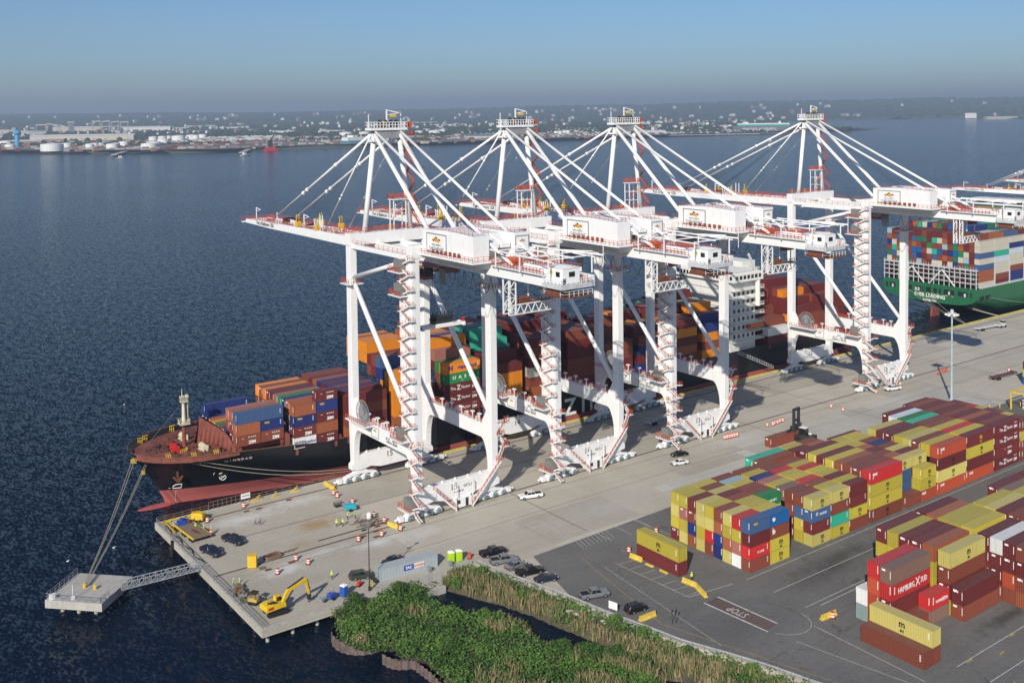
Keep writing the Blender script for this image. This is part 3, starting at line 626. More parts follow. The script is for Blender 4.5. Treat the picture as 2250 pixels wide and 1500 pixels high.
    mb.prism([(-47.0, 67.1), (-51.2, 65.2), (-51.2, 64.2), (-47.0, 64.2)], 'x', 7.0, 9.4); mb.prism([(-47.0, 67.1), (-51.2, 65.2), (-51.2, 64.2), (-47.0, 64.2)], 'x', 10.0, 12.4)
    mb.prism([(-31.6, 67.3), (-41.8, 67.75), (-52, 67.3)], 'x', 1.95, 6.1)
    hs = mb.build('machinery_house', WHITE, root, bevel=0.05)
    mb = MB(); mb.box(0.9, 18.4, -53.2, -30.9, 61.5, 61.88); mb.mat(1)
    mb.loft([[(1.2, -53, 61.5), (18.2, -53, 61.5), (18.2, -31.8, 61.5), (1.2, -31.8, 61.5)], [(3.2, -51.4, 59.9), (16.6, -51.4, 59.9), (16.6, -33.0, 59.9), (3.2, -33.0, 59.9)]])
    mb.build('house_platform', [WHITE, LGREY], hs)
    emblem(hs, (1.88, -37.6, 64.6), (0, -1, 0), (0, 0, 1), 8.2, 4.2); sign_text(hs, 'CHESAPEAKE', 1.1, M('sign_grey', (0.16, 0.18, 0.19)) if 'sign_grey' not in bpy.data.materials else bpy.data.materials['sign_grey'], (1.76, -37.6, 63.3), (0, -1, 0), (0, 0, 1), 0.95)
    sign_text(hs, 'PORTS AMERICA', 0.5, bpy.data.materials['sign_grey'], (1.76, -37.6, 64.2), (0, -1, 0), (0, 0, 1))
    emblem(hs, (15.1, -52.02, 64.8), (1, 0, 0), (0, 0, 1), 3.7, 3.6); sign_text(hs, 'CHESAPEAKE', 0.5, bpy.data.materials['sign_grey'], (15.1, -52.14, 63.6), (1, 0, 0), (0, 0, 1))
    mb = MB()
    for k in range(7): y = -36.2-k*1.75; mb.box(1.78, 1.9, y-0.48, y+0.48, 62.2, 63.15)
    mb.box(11.5, 12.4, -47.1, -47, 62, 63.6); mb.build('vent_louvre', M('vent_brown', (0.13, 0.055, 0.035), 0.7) if 'vent_brown' not in bpy.data.materials else bpy.data.materials['vent_brown'], hs)
    mb = MB(); mb.rail([(2, -31.8, 67.35), (2, -51.9, 67.35), (6.1, -51.9, 67.35)], 1.0, 1.6, 0.06); mb.rail([(17.1, -51.9, 67.35), (13.1, -51.9, 67.35), (13.1, -40, 67.2), (6.3, -40, 67.2)], 1.0, 1.4, 0.06)
    mb.rail([(1.0, -31, 61.88), (1.0, -53.1, 61.88), (18.3, -53.1, 61.88), (18.3, -31, 61.88)], 1.1, 1.5, 0.08); mb.build('handrail', ORANGE, hs)
    # rear of the girders: roof frame, electrical house, platforms
    mb = MB()
    for (x, z) in ((5.0, 64.6), (10.7, 64.9), (16.4, 64.6)): mb.bar((x, -54, z), (x, -75, z-0.4), 0.26)
    for y in (-56, -62, -68, -74): mb.bar((5, y, 64.5), (16.4, y, 64.5), 0.22)
    for y in (-56, -64.5, -74):
        for x in (5, 16.4): mb.bar((x, y, ZG1), (x, y, 64.6), 0.22)
    mb.bar((16.4, -66, 64.6), (19.5, -74, 64.2), 0.3); mb.bar((16.4, -62, 64.4), (21, -69, 64.3), 0.2); mb.bar((19.5, -74, 62), (19.5, -74, 66.4), 0.12)
    mb.build('service_frame', WHITE, root)
    mb = MB(); mb.box(5.6, 15.8, -71.6, -53.4, ZG1+0.02, ZG1+0.2); mb.mat(1); mb.box(5.2, 13.0, -77.8, -71.7, 58.9, 59.75); mb.mat(2); mb.box(6.2, 13.6, -77.6, -71, 57.0, 57.3); mb.box(6.0, 7.0, -76, -71.9, 57.3, 58.6)
    rp = mb.build('rear_platform', [WHITE, LGREY, RUST], root)
    mb = MB(); mb.rail([(5.3, -71.8, 59.75), (5.3, -77.7, 59.75), (12.9, -77.7, 59.75), (12.9, -72, 59.75)], 1.1, 1.2, 0.09); mb.rail([(6.2, -71, 57.3), (6.2, -77.5, 57.3), (13.5, -77.5, 57.3)], 1.1, 1.3, 0.08); mb.build('platform_rail', WHITE, rp)
    mb = MB(); mb.rail([(5.7, -53.6, ZG1+0.2), (5.7, -71.5, ZG1+0.2)], 1.2, 1.1, 0.11); mb.rail([(15.7, -53.6, ZG1+0.2), (15.7, -71.5, ZG1+0.2)], 1.2, 1.1, 0.11); mb.rail([(8, -58, ZG1+0.2), (13.6, -58, ZG1+0.2), (13.6, -66, ZG1+0.2)], 1.2, 0.8, 0.11); mb.box(9, 11, -57.5, -54.5, ZG1+0.2, ZG1+1.7); mb.box(12, 13, -70.5, -67.5, ZG1+0.2, ZG1+1.2); mb.rail([(11.4, -76.8, 59.75), (12.8, -76.8, 59.75)], 1.3, 0.6, 0.1); mb.build('handrail', ORANGE, rp)
    mb = MB(); mb.box(6.6, 11.0, -76.5, -71.8, 59.76, 62.8); mb.prism([(6.5, 62.8), (11.1, 62.8), (8.8, 63.2)], 'y', -76.6, -71.7)
    eh = mb.build('electrical_house', WHITE, root, bevel=0.05)
    mb = MB(); mb.box(6.53, 6.6, -75.6, -74.4, 61.1, 62.1); mb.box(8.2, 9.7, -76.56, -76.5, 61.1, 62.1); mb.build('window', GLASS, eh)
    mb = MB(); mb.box(6.5, 6.58, -73.4, -72.6, 61.5, 62.2); mb.build('logo_plate', YELP, eh)
    mb = MB(); mb.box(8, 15, -72.4, -66.5, ZG1+0.2, ZG1+1.1); mb.tube((7.4, -69, ZG1+0.9), (7.4, -63, ZG1+0.9), 0.8, 10); mb.build('rear_machinery', WHITE, root)
    # hanging lattice basket
    mb = MB(); 
    xs = (5.6, 7.4); 
    for x in xs:
        for y in (-57.8, -59.8): mb.bar((x, y, 58.6), (x, y, 51.2), 0.24)
    for k in range(4):
        z0, z1 = 58.4-k*1.8, 56.6-k*1.8
        for y in (-57.8, -59.8): mb.bar((xs[0], y, z0 if k % 2 else z1), (xs[1], y, z1 if k % 2 else z0), 0.15); mb.bar((xs[0], y, z1), (xs[1], y, z1), 0.15)
    for z in (51.2, 53.2):
        for y in (-57.8, -59.8): mb.bar((5.6, y, z), (17.5, y, z), 0.22)
    for k in range(6):
        x0 = 5.6+k*2; 
        for y in (-57.8, -59.8): mb.bar((x0, y, 51.2), (x0+1, y, 53.2), 0.15); mb.bar((x0+1, y, 53.2), (x0+2, y, 51.2), 0.15)
    for x in (11.5, 16): 
        mb.bar((x, -58.8, 53.2), (x, -58.8, 58.6), 0.24)
    lb = mb.build('lattice_basket', WHITE, root)
    mb = MB(); mb.box(7.5, 17.4, -59.6, -58, 53.22, 53.32); mb.rail([(7.5, -59.7, 53.3), (17.4, -59.7, 53.3)], 1.1, 1.0, 0.09); mb.box(9, 11.4, -59.4, -58.2, 53.3, 54.6); mb.box(12.5, 16.5, -59.4, -58.2, 56.6, 58.4); mb.build('basket_deck', M('vent_brown2', (0.20, 0.075, 0.045), 0.7) if 'vent_brown2' not in bpy.data.materials else bpy.data.materials['vent_brown2'], lb)
    # festoon cables, trolley
    mb = MB()
    for k in range(7):
        y0 = -36-k*3.4; pts = [(5.9, y0-3.2*i/10, 58.4-3.6*math.sin(math.pi*i/10)**0.8-0.0) for i in range(11)]; mb.path(pts, 0.075, 5)
    for k in range(9): mb.path([(5.9, -32.2-k*0.3, 58.4), (5.9, -32.3-k*0.3, 54.4-0.1*(k % 3)), (5.9, -32.45-k*0.3, 58.4)], 0.06, 4)
    mb.build('festoon_cable', BLACK, root)
    mb = MB(); mb.box(GX[0]-0.4, GX[1]+0.4, -30, -23.5, 57.4, 58.5); mb.mat(1); mb.box(7.2, 9.8, -23.4, -21, 53.9, 57.2); mb.box(9.5, 13.4, -29.5, -24.2, 56.0, 57.4); mb.mat(2); mb.box(7.3, 9.7, -23.46, -23.4, 54.6, 56.6); mb.box(7.14, 7.2, -23.2, -21.2, 54.6, 56.6)
    tr = mb.build('trolley', [GREYS, M('trolley_brown', (0.24, 0.13, 0.09), 0.6) if 'trolley_brown' not in bpy.data.materials else bpy.data.materials['trolley_brown'], GLASS], root)
    mb = MB(); mb.rail([(6.4, -30.2, 57.4), (6.4, -20.8, 57.4)], 1.1, 1, 0.09); mb.rail([(6.8, -24, 53.9), (6.8, -20.6, 53.9), (10, -20.6, 53.9)], 1.1, 0.8, 0.08); mb.build('handrail', ORANGE, tr)
    # stair tower up the near landside leg
    mb = MB(); hr = MB(); x0, x1 = -2.1, -1.3; z = 0.9; n = 0
    mb.box(-1.12, -0.97, G_-1.05, G_+3.3, 18.6, 61)
    for k in range(6): y = G_-0.4+k*0.65; mb.box(-1.24, -1.12, y-0.12, y+0.12, 18.6, 61)
    mb.box(-1.9, -1.1, G_+3.2, G_+3.36, 18.6, 61)
    while z < 60:
        yA, yB = (G_-4.4, G_-0.9) if z < 17 else (G_-0.9, G_+3.0)
        ya, yb = (yA, yB) if n % 2 == 0 else (yB, yA)
        for xx in (x0, x1): mb.bar((xx, ya, z), (xx, yb, z+1.75), 0.1, 0.26)
        for k in range(9): f = (k+0.5)/9; y = ya+(yb-ya)*f; mb.box(x0, x1, y-0.16, y+0.16, z+1.75*f, z+1.75*f+0.05)
        hr.rail([(x0, ya, z), (x0, yb, z+1.75)], 1.0, 1.6, 0.06)
        y0, y1 = (yb, yb+0.9) if yb > ya else (yb-0.9, yb)
        mb.box(x0-0.1, -1.0, y0, y1, z+1.66, z+1.80); hr.rail([(x0-0.05, y0, z+1.8), (x0-0.05, y1, z+1.8), (x1, y1 if yb > ya else y0, z+1.8)], 1.0, 0.9, 0.06)
        z += 1.75; n += 1
    st = mb.build('stair_tower', WHITE, root); hr.build('handrail', ORANGE, st)
    lc = MB().box(-3.0, -1.2, G_+1.6, G_+4.2, 18.2, 21.0).build('lift_cage', M('cage_grey', (0.24, 0.245, 0.23), 0.6, 0.3, var=0.3, scale=3) if 'cage_grey' not in bpy.data.materials else bpy.data.materials['cage_grey'], root)
    for zc, ya in ((2.6, -1.5), (52.0, 1.4), (57.5, 1.4)):
        MB().box(-3.0, -1.2, G_+ya, G_+ya+2.6, zc, zc+2.8).build('lift_cage', bpy.data.materials['cage_grey'], root)
    for zc, ya in ((2.6, -1.5), (18.2, 1.6), (52.0, 1.4), (57.5, 1.4)):
        mb = MB(); mb.mat(1); mb.box(-3.6, -0.9, G_+ya-1.0, G_+ya+4.4, zc-0.22, zc); mb.mat(0); mb.rail([(-3.5, G_+ya-0.9, zc), (-3.5, G_+ya+4.3, zc), (-1, G_+ya+4.3, zc)], 1.2, 0.8, 0.08); mb.build('lift_landing', [ORANGE, WHITE], root)
    # stairs at the foot of the landside frame
    mb = MB(); hr = MB()
    for a, b in (((3.2, G_-1.7, 6.4), (9.6, G_-1.7, 0.3)), ((22.6, G_-1.7, 9.2), (14.0, G_-1.7, 0.3)), ((24.4, G_-0.6, 12.2), (21.8, G_-1.7, 9.2)), ((22.8, G_-0.6, 15.4), (24.8, G_-0.6, 12.2)), ((24.6, G_-0.6, 18.0), (22.8, G_-0.6, 15.4))):
        a = Vector(a); b = Vector(b)
        for dy in (-0.45, 0.45): mb.bar(a+Vector((0, dy, 0)), b+Vector((0, dy, 0)), 0.12, 0.34)
        k = int((b-a).length/0.35)
        for i in range(k): p = a.lerp(b, (i+0.5)/k); mb.box(p.x-0.13, p.x+0.13, p.y-0.45, p.y+0.45, p.z, p.z+0.05)
        hr.rail([a+Vector((0, -0.45, 0.1)), b+Vector((0, -0.45, 0.1))], 1.0, 1.3, 0.09)
    for (x, z) in ((24.4, 12.2), (22.6, 9.2), (24.4, 17.9), (22.9, 15.3)): mb.box(x-1, x+1.2, G_-1.4, G_+0.6, z-0.16, z); hr.rail([(x-1, G_-1.4, z), (x+1.2, G_-1.4, z), (x+1.2, G_+0.6, z)], 1.1, 0.8, 0.09)
    for (x, zt) in ((9.4, 6.5), (14.2, 6.5)): mb.bar((x, G_-2.1, 0), (x, G_-2.1, zt), 0.16); mb.bar((x, G_-2.1, zt), (x-1.2, G_-1, zt+0.8), 0.12)
    ls = mb.build('lower_stair', WHITE, root); hr.build('handrail', ORANGE, ls)
    # cable reel on the near portal beam
    mb = MB(); c = Vector((-1.7, -7.6, 19.6)); rr = 3.3
    for k in range(36):
        a = 2*math.pi*k/36; mb.bar(c+Vector((0, 0.7*math.cos(a), 0.7*math.sin(a))), c+Vector((0.12, rr*math.cos(a), rr*math.sin(a))), 0.10, 0.07)
        b = 2*math.pi*(k+1)/36; mb.bar(c+Vector((0.12, rr*math.cos(a), rr*math.sin(a))), c+Vector((0.12, rr*math.cos(b), rr*math.sin(b))), 0.12)
    mb.tube(c-Vector((0.3, 0, 0)), c+Vector((0.7, 0, 0)), 0.75, 14); mb.tube(c+Vector((0.22, 0, 0)), c+Vector((0.34, 0, 0)), 2.2, 24)
    rl = mb.build('cable_reel', GREYS, root)
    mb = MB(); mb.mat(1); mb.box(-3.4, -0.87, -12, -1.6, 17.2, 17.45); mb.mat(0); mb.rail([(-3.3, -1.7, 17.45), (-3.3, -11.9, 17.45), (-0.9, -11.9, 17.45)], 1.1, 1.0, 0.09); mb.build('reel_platform', [ORANGE, WHITE], rl)
    return root

crane = make_crane('15')
CR = [(35.7, '15'), (77.2, '14'), (118.7, '13'), (209.5, '12'), (424, '11'), (480, '10')]
crane.location = (CR[0][0], 0, 0)
CLAB = {'15': 'white quay crane numbered 15, nearest the pier head, with a spreader hanging', '14': 'white quay crane numbered 14, second from the pier head', '13': 'white quay crane numbered 13, third from the pier head, above two parked sedans',
        '12': 'white quay crane numbered 12, near the green ship, a white pickup at its foot', '11': 'white crane boom reaching over the green ship, behind crane 12', '10': 'farthest white crane boom at the right edge of the picture'}
def renumber(o, num):
    for ch in o.children:
        if ch.name.startswith('crane_number'): ch.data = text_mesh(num, 2.1, LBLACK, 1.0)
        elif ch.type == 'MESH' and ch.name.startswith('lettering') and abs(ch.location.y+4.8) < 0.01: ch.data = text_mesh('CRANE '+num, 0.7, LBLACK)
        renumber(ch, num)
tag(crane, CLAB['15'], 'crane', 'ship to shore cranes on the quay')
for X0, num in CR[1:]:
    c = copy_tree(crane); c.location = (X0, 0, 0); renumber(c, num); tag(c, CLAB[num])
    if num in ('11', '10'): c.scale = (0.84, 0.8, 0.835 if num == '11' else 0.86)
# spreader of crane 15 only
mb = MB(); mb.box(4.7, 16.9, -26.1, -25.5, 42.5, 43.2); mb.box(4.7, 16.9, -24.3, -23.7, 42.5, 43.2)
for x in (4.7, 16.3): mb.box(x, x+0.6, -26.4, -23.4, 42.3, 43.1)
mb.box(8, 13.6, -26, -23.8, 43.0, 43.4)
sp = mb.build('spreader', WHITE, crane)
mb = MB(); mb.box(8.2, 13.4, -25.8, -24, 43.4, 44.2)
for k in range(12): x = 7.6+k*0.55; mb.bar((x, -25.6+0.15*(k % 3), 44.2), (x+0.1, -25.4, 45.6+0.5*(k % 2)), 0.25); mb.tube((x, -25.2, 44.5), (x+0.25, -25.2, 44.5), 0.5, 8)
mb.build('headblock', DARK, sp)
mb = MB(); 
for x in (16.3, 16.7): mb.box(x, x+0.25, -25.9, -25.6, 43.2, 44.2)
mb.build('twistlock_flag', REDP, sp)
mb = MB()
for x in (8.6, 13.0):
    for y in (-25.4, -24.4): mb.tube((x, y, 44.6), (x, y-0.6, 57.2), 0.05, 4)
mb.build('spreader_rope', DARK, sp)
# ------------------------------------------------------------------ containers
def cont_mat(name, c):
    m, t, b = new_mat('container_'+name); ge = node(t, 'ShaderNodeNewGeometry'); oi = node(t, 'ShaderNodeObjectInfo')
    rr = ramp(t, oi.outputs['Random'], 0, 1, (0.80, 0.80, 0.80, 1), (1.14, 1.14, 1.14, 1)); c0 = mix(t, 1.0, c, rr.outputs[0], 'MULTIPLY')
    mp = node(t, 'ShaderNodeMapping'); mp.inputs['Scale'].default_value = (1.6, 1.6, 0.22); t.links.new(ge.outputs['Position'], mp.inputs[0])
    n = noise(t, 1.0, 6, 0.72, mp.outputs[0]); r1 = ramp(t, n.outputs[0], 0.55, 0.80); ml = node(t, 'ShaderNodeMath', operation='MULTIPLY'); ml.inputs[1].default_value = 0.55; t.links.new(r1.outputs[0], ml.inputs[0])
    g = sum(c)/3; c0 = mix(t, ml.outputs[0], c0, (0.6*c[0]*0.6+0.05, 0.5*c[1]*0.6+0.025, 0.4*c[2]*0.6+0.015))
    sx = node(t, 'ShaderNodeSeparateXYZ'); t.links.new(ge.outputs['True Normal'], sx.inputs[0])                  # roofs: chalked and dusty paint
    gt = node(t, 'ShaderNodeMath', operation='GREATER_THAN'); gt.inputs[1].default_value = 0.8; t.links.new(sx.outputs['Z'], gt.inputs[0])
    n2 = noise(t, 0.9, 6, 0.7, ge.outputs['Position']); r2_ = ramp(t, n2.outputs[0], 0.25, 0.8, (0.25,)*3+(1,), (0.75,)*3+(1,))
    mu = node(t, 'ShaderNodeMath', operation='MULTIPLY'); t.links.new(gt.outputs[0], mu.inputs[0]); t.links.new(r2_.outputs[0], mu.inputs[1])
    c0 = mix(t, mu.outputs[0], c0, tuple(0.62*x+0.38*(0.13+0.45*g) for x in c))
    n5 = noise(t, 2.3, 4, 0.7, ge.outputs['Position']); r5 = ramp(t, n5.outputs[0], 0.68, 0.78); m5 = node(t, 'ShaderNodeMath', operation='MULTIPLY'); m5.inputs[1].default_value = 0.5; t.links.new(r5.outputs[0], m5.inputs[0])
    c0 = mix(t, m5.outputs[0], c0, (0.11, 0.055, 0.035))
    t.links.new(c0, b.inputs['Base Color']); b.inputs['Roughness'].default_value = 0.6; b.inputs['Specular IOR Level'].default_value = 0.3
    return m
CC = {'Y': ('yellow', (0.45, 0.37, 0.045)), 'y': ('pale yellow', (0.50, 0.43, 0.125)), 'M': ('maroon', (0.135, 0.022, 0.022)), 'B': ('red brown', (0.20, 0.052, 0.03)), 'R': ('bright red', (0.46, 0.025, 0.025)), 'O': ('orange red', (0.42, 0.07, 0.03)),
      'o': ('orange', (0.66, 0.22, 0.012)), 'U': ('rust orange', (0.31, 0.095, 0.04)), 'N': ('navy blue', (0.014, 0.03, 0.15)), 'b': ('bright blue', (0.012, 0.10, 0.29)), 'S': ('slate blue', (0.05, 0.10, 0.22)), 'L': ('light blue', (0.28, 0.42, 0.47)),
      'G': ('green', (0.02, 0.19, 0.06)), 'T': ('teal', (0.03, 0.36, 0.24)), 'D': ('dark green', (0.025, 0.14, 0.085)), 'W': ('white', (0.68, 0.69, 0.68)), 'V': ('silver grey', (0.50, 0.56, 0.62)), 'P': ('pinkish brown', (0.33, 0.13, 0.10)), 'K': ('grey brown', (0.19, 0.11, 0.085)), 'g': ('grey green', (0.25, 0.33, 0.32)), 'E': ('beige', (0.52, 0.49, 0.40))}
CM = {k: cont_mat(v[0].replace(' ', '_'), v[1]) for k, v in CC.items()}
CL = {20: 6.06, 40: 12.19}
CMESH = {}
def cont_mesh(L, H):
    k = (L, H)
    if k in CMESH: return CMESH[k]
    l = CL[L]; w2 = 1.219; mb = MB(); x0, x1 = -l/2, l/2
    for x in (x0, x1-0.16):
        for y in (-w2, w2-0.16): mb.box(x, x+0.16, y, y+0.16, 0, H)                       # corner posts
    for y in (-w2+0.002, w2-0.112): mb.box(x0+0.16, x1-0.16, y, y+0.11, 0.0, 0.16); mb.box(x0+0.16, x1-0.16, y+0.02, y+0.09, H-0.10, H-0.01)
    for x in (x0+0.002, x1-0.112): mb.box(x, x+0.11, -w2+0.16, w2-0.16, 0.0, 0.16); mb.box(x, x+0.11, -w2+0.16, w2-0.16, H-0.13, H-0.008)
    def corr(a, b, put):                                                               # corrugated sheet between a and b
        n = max(4, int((b-a)/0.31)); p = (b-a)/n; pr = []
        for i in range(n): s = a+i*p; pr += [(s, 0), (s+p*0.30, 0), (s+p*0.5, 0.045), (s+p*0.80, 0.045)]
        pr.append((b, 0)); vs = [put(s, d, 0.12) for s, d in pr]+[put(s, d, H-0.06) for s, d in pr]; m_ = len(pr)
        mb.add(vs, [(i, i+1, m_+i+1, m_+i) for i in range(m_-1)])
    corr(x0+0.14, x1-0.14, lambda s, d, z: (s, -w2+0.035+d, z)); corr(x0+0.14, x1-0.14, lambda s, d, z: (s, w2-0.035-d, z))
    corr(-w2+0.14, w2-0.14, lambda s, d, z: (x0+0.045+d, s, z)); corr(-w2+0.14, w2-0.14, lambda s, d, z: (x1-0.045-d, s, z))
    mb.add([(x0+0.05, -w2+0.06, H-0.03), (x1-0.05, -w2+0.06, H-0.03), (x1-0.05, w2-0.06, H-0.03), (x0+0.05, w2-0.06, H-0.03)], [(0, 1, 2, 3)])
    mb.add([(x0+0.05, -w2+0.06, 0.1), (x1-0.05, -w2+0.06, 0.1), (x1-0.05, w2-0.06, 0.1), (x0+0.05, w2-0.06, 0.1)], [(3, 2, 1, 0)])
    CMESH[k] = mb.mesh('shipping_container', list(CM.values())[0], recalc=False)
    return CMESH[k]
def mark_mesh(L, H, kind):
    k = (L, H, kind)
    if k in CMESH: return CMESH[k]
    l = CL[L]; mb = MB(); x = -l/2; w2 = 1.219
    if kind == 'id': mb.box(x-0.012, x+0.03, -0.92, -0.80, H*0.40, H*0.90)
    if kind == 'id2': mb.box(x-0.012, x+0.03, -0.92, -0.82, H*0.35, H*0.85); mb.box(x-0.012, x+0.03, 0.15, 0.85, H*0.76, H*0.88)
    if kind == 'side': 
        for j in range(7): mb.box(x+0.75, x+1.0, -w2+0.012, -w2+0.05, H*0.38+j*0.2, H*0.38+j*0.2+0.13)
        mb.box(x-0.012, x+0.03, -0.92, -0.80, H*0.40, H*0.90)
    if kind == 'far':
        for j in range(5): mb.box(l/2-0.9, l/2-0.65, -w2+0.012, -w2+0.05, H*0.4+j*0.24, H*0.4+j*0.24+0.12)
        mb.box(x-0.012, x+0.03, -0.92, -0.82, H*0.40, H*0.86)
    CMESH[k] = mb.mesh('id_marking', LWHITE); return CMESH[k]
def door_mesh(H):
    k = ('door', H)
    if k in CMESH: return CMESH[k]
    mb = MB()
    for y in (-1.06, 0.02): mb.box(-0.035, 0, y, y+1.04, 0.18, H-0.14)
    for y in (-0.82, -0.32, 0.32, 0.82): mb.tube((-0.09, y, 0.1), (-0.09, y, H-0.1), 0.035, 6); mb.box(-0.12, -0.03, y-0.1, y+0.1, 1.0, 1.12); mb.box(-0.12, -0.03, y-0.08, y+0.08, H-0.3, H-0.2)
    CMESH[k] = mb.mesh('door', list(CM.values())[0]); return CMESH[k]
def cont(x, y, z, L, H, c, label, group, mark='id', logo=None, rz=0.0, door=False):
    """x,y = centre of the footprint"""
    o = bpy.data.objects.new('shipping_container', cont_mesh(L, H)); link(o); o.location = (x, y, z); o.rotation_euler.z = rz
    o.material_slots[0].link = 'OBJECT'; o.material_slots[0].material = CM[c]
    tag(o, label, 'container', group)
    if mark:
        k = bpy.data.objects.new('id_marking', mark_mesh(L, H, mark)); link(k, o)
    if door:
        k = bpy.data.objects.new('door', door_mesh(H)); link(k, o); k.location.x = -CL[L]/2; k.material_slots[0].link = 'OBJECT'; k.material_slots[0].material = CM[c]
    yo = -1.219-0.005
    def T(s, size, mat, xx, zz, sx=1.0, bold=0.0): put_text(s, size, mat, (xx, yo, zz), (1, 0, 0), (0, 0, 1), o, sx=sx, bold=bold)
    if logo == 'msc':
        cx = 0.3; T('m', 1.75, LBLACK, cx, H*0.62, 0.9, 0.03); T('sc', 1.0, LBLACK, cx, H*0.24, 1.0, 0.02)
    if logo == 'mscy': T('m', 1.75, YELP, 0, H*0.62, 0.9, 0.03); T('sc', 1.0, YELP, 0, H*0.24)
    if logo == 'hamburg':
        if L == 40: T('HAMBURG', 1.5, LWHITE, -1.6, H*0.46, 0.72); T('SUD', 1.5, LWHITE, 4.0, H*0.50, 0.72); T('X', 2.3, LWHITE, 2.0, H*0.50, 0.9)
        else: T('HAMBURG SUD', 0.75, LWHITE, 0.6, H*0.48, 0.75); T('X', 1.2, LWHITE, 1.2, H*0.48)
    if logo == 'zfac': T('The', 1.15, LWHITE, -3.2, H*0.48); T('Z', 1.9, LWHITE, -1.3, H*0.52, 1.0, 0.04); T('Factor', 1.15, LWHITE, 1.1, H*0.5); T('ZIM', 1.0, LWHITE, 4.0, H*0.40, 1, 0.03); T('* * *', 0.7, LWHITE, 4.0, H*0.74)
    if logo == 'zim': T('ZIM', 1.0, LWHITE, 0.9, H*0.26, 1.1, 0.05); T('* * * *', 0.8, LWHITE, 0.9, H*0.66, 1, 0.04); T('--', 1.0, LWHITE, -1.5, H*0.72)
    if logo == 'hapag': T('Hapag-Lloyd', 1.35, LBLUE, 1.6, H*0.5, 0.95, 0.02); T('H', 1.8, LBLUE, -3.9, H*0.5, 1.1, 0.08)
    if logo == 'uasc': T('U  A  S  C', 1.25, LWHITE, 0, H*0.52, 1.25, 0.03); T('line', 0.45, LWHITE, 0, H*0.2)
    if logo == 'zimon': T('ZIMonitor', 1.3, LBLUE, 0.6, H*0.48, 0.9); T('ZIM', 0.7, LBLUE, -2.3, H*0.55)
    if logo == 'one': T('ONE', 0.8, LWHITE, -4.6 if L == 40 else -2.1, H*0.72, 1.0, 0.03)
    if logo == 'maersk': T('*', 2.0, LWHITE, -1.6, H*0.5); T('MAERSK', 0.7, LWHITE, 0.6, H*0.55)
    if logo == 'kline': T('K LINE', 0.7, LWHITE, 0.2, H*0.42)
    if logo == 'dot': T('o', 1.4, LWHITE, -1.9, H*0.6, 1, 0.12)
    if logo == 'tex': T('TEX', 0.6, YELP, -1.4, H*0.72, 1.2, 0.03)
    if logo == 'cai': put_text('CAI', 0.6, LWHITE, (-CL[L]/2-0.02, 0.35, H*0.8), (0, -1, 0), (0, 0, 1), o, bold=0.02)
    if logo == 'hanjin': T('HANJIN', 0.7, LWHITE, 0.4, H*0.45)
    return o
ORD = ['first', 'second', 'third', 'fourth', 'fifth', 'sixth', 'seventh', 'eighth', 'ninth', 'tenth', 'eleventh', 'twelfth', 'thirteenth', 'fourteenth', 'fifteenth']
SZ = {20: 'short', 40: 'long'}
def tname(t, n): return 'only tier' if n == 1 else 'top tier' if t == n-1 else 'bottom tier' if t == 0 else ORD[t]+' tier'

# --- big yard block: bays along the quay, rows counted from the asphalt lane in front
rc = random.Random(5)
Y0, RP = -96.4, 2.49
H1, H2 = 2.591, 2.896
BAYS = [(74.4, 20, H1), (80.6, 20, H1), (87.1, 20, H1), (94.4, 20, H1), (101.2, 20, H1), (107.9, 20, H1), (115.4, 40, H2), (129.2, 20, H1), (135.6, 20, H1), (143.0, 40, H2), (156.0, 40, H2), (169.0, 40, H2), (182.0, 20, H1)]
TOP = {0: 'SRyBYyMYY', 1: 'bYYYBMyBY', 2: '   GBBYLB', 3: 'yBBKYPNYB', 4: 'yYBRYYRBB', 5: 'MYMYYRYB ', 6: 'RBBUYMYM ', 7: 'ByUBMUYYY', 8: 'YyMyBNBYY', 9: 'OYByYMMy ', 10: 'MYRYBBTGV', 11: 'MBMUMBMBM', 12: 'BBYBMYRBM'}
LOW = {0: 'BRM', 1: 'YYB', 3: 'yMS', 4: 'YTB', 5: 'BYM', 6: 'BYY', 7: '', 8: 'OY', 9: 'OyM', 10: 'OMY', 11: 'MMM', 12: 'BBY'}   # front row, from the ground up
LOGO0 = {(0, 1): 'kline', (0, 2): None, (0, 3): 'tex', (1, 0): 'msc', (1, 1): 'msc', (1, 2): 'dot', (1, 3): 'dot', (3, 0): 'msc', (3, 2): 'maersk', (3, 3): 'msc', (4, 0): 'msc', (4, 3): 'msc', (5, 1): 'msc', (6, 0): 'msc', (6, 1): 'msc', (6, 2): 'msc', (6, 3): 'one', (8, 1): 'msc', (8, 2): 'msc', (9, 0): 'one', (9, 1): 'msc', (9, 2): 'msc', (9, 3): 'one', (10, 0): 'one', (10, 2): 'msc', (10, 3): 'mscy', (11, 0): 'zfac', (11, 1): 'zim', (11, 2): 'zfac', (11, 3): 'zfac', (8, 0): 'one'}
ENDS = ['RyYBYYoYB', 'yMBYyMYYM', 'BPRNYBYNR', 'BWyNBBYYB']     # spare colours
GRP = 'containers stacked in the big yard block'
def ylab(c, L, t, n, r, b): return '%s %s container, %s, %s row back, %s bay of the big yard block' % (CC[c][0], SZ[L], tname(t, n), ORD[r], ORD[b])
END0 = [  # the left end, rows 0..8, from the ground up
    'BRM', 'WPY', 'yUY', 'NNU', 'BRy', 'yYy', 'UNB', 'yYP', 'MYy']
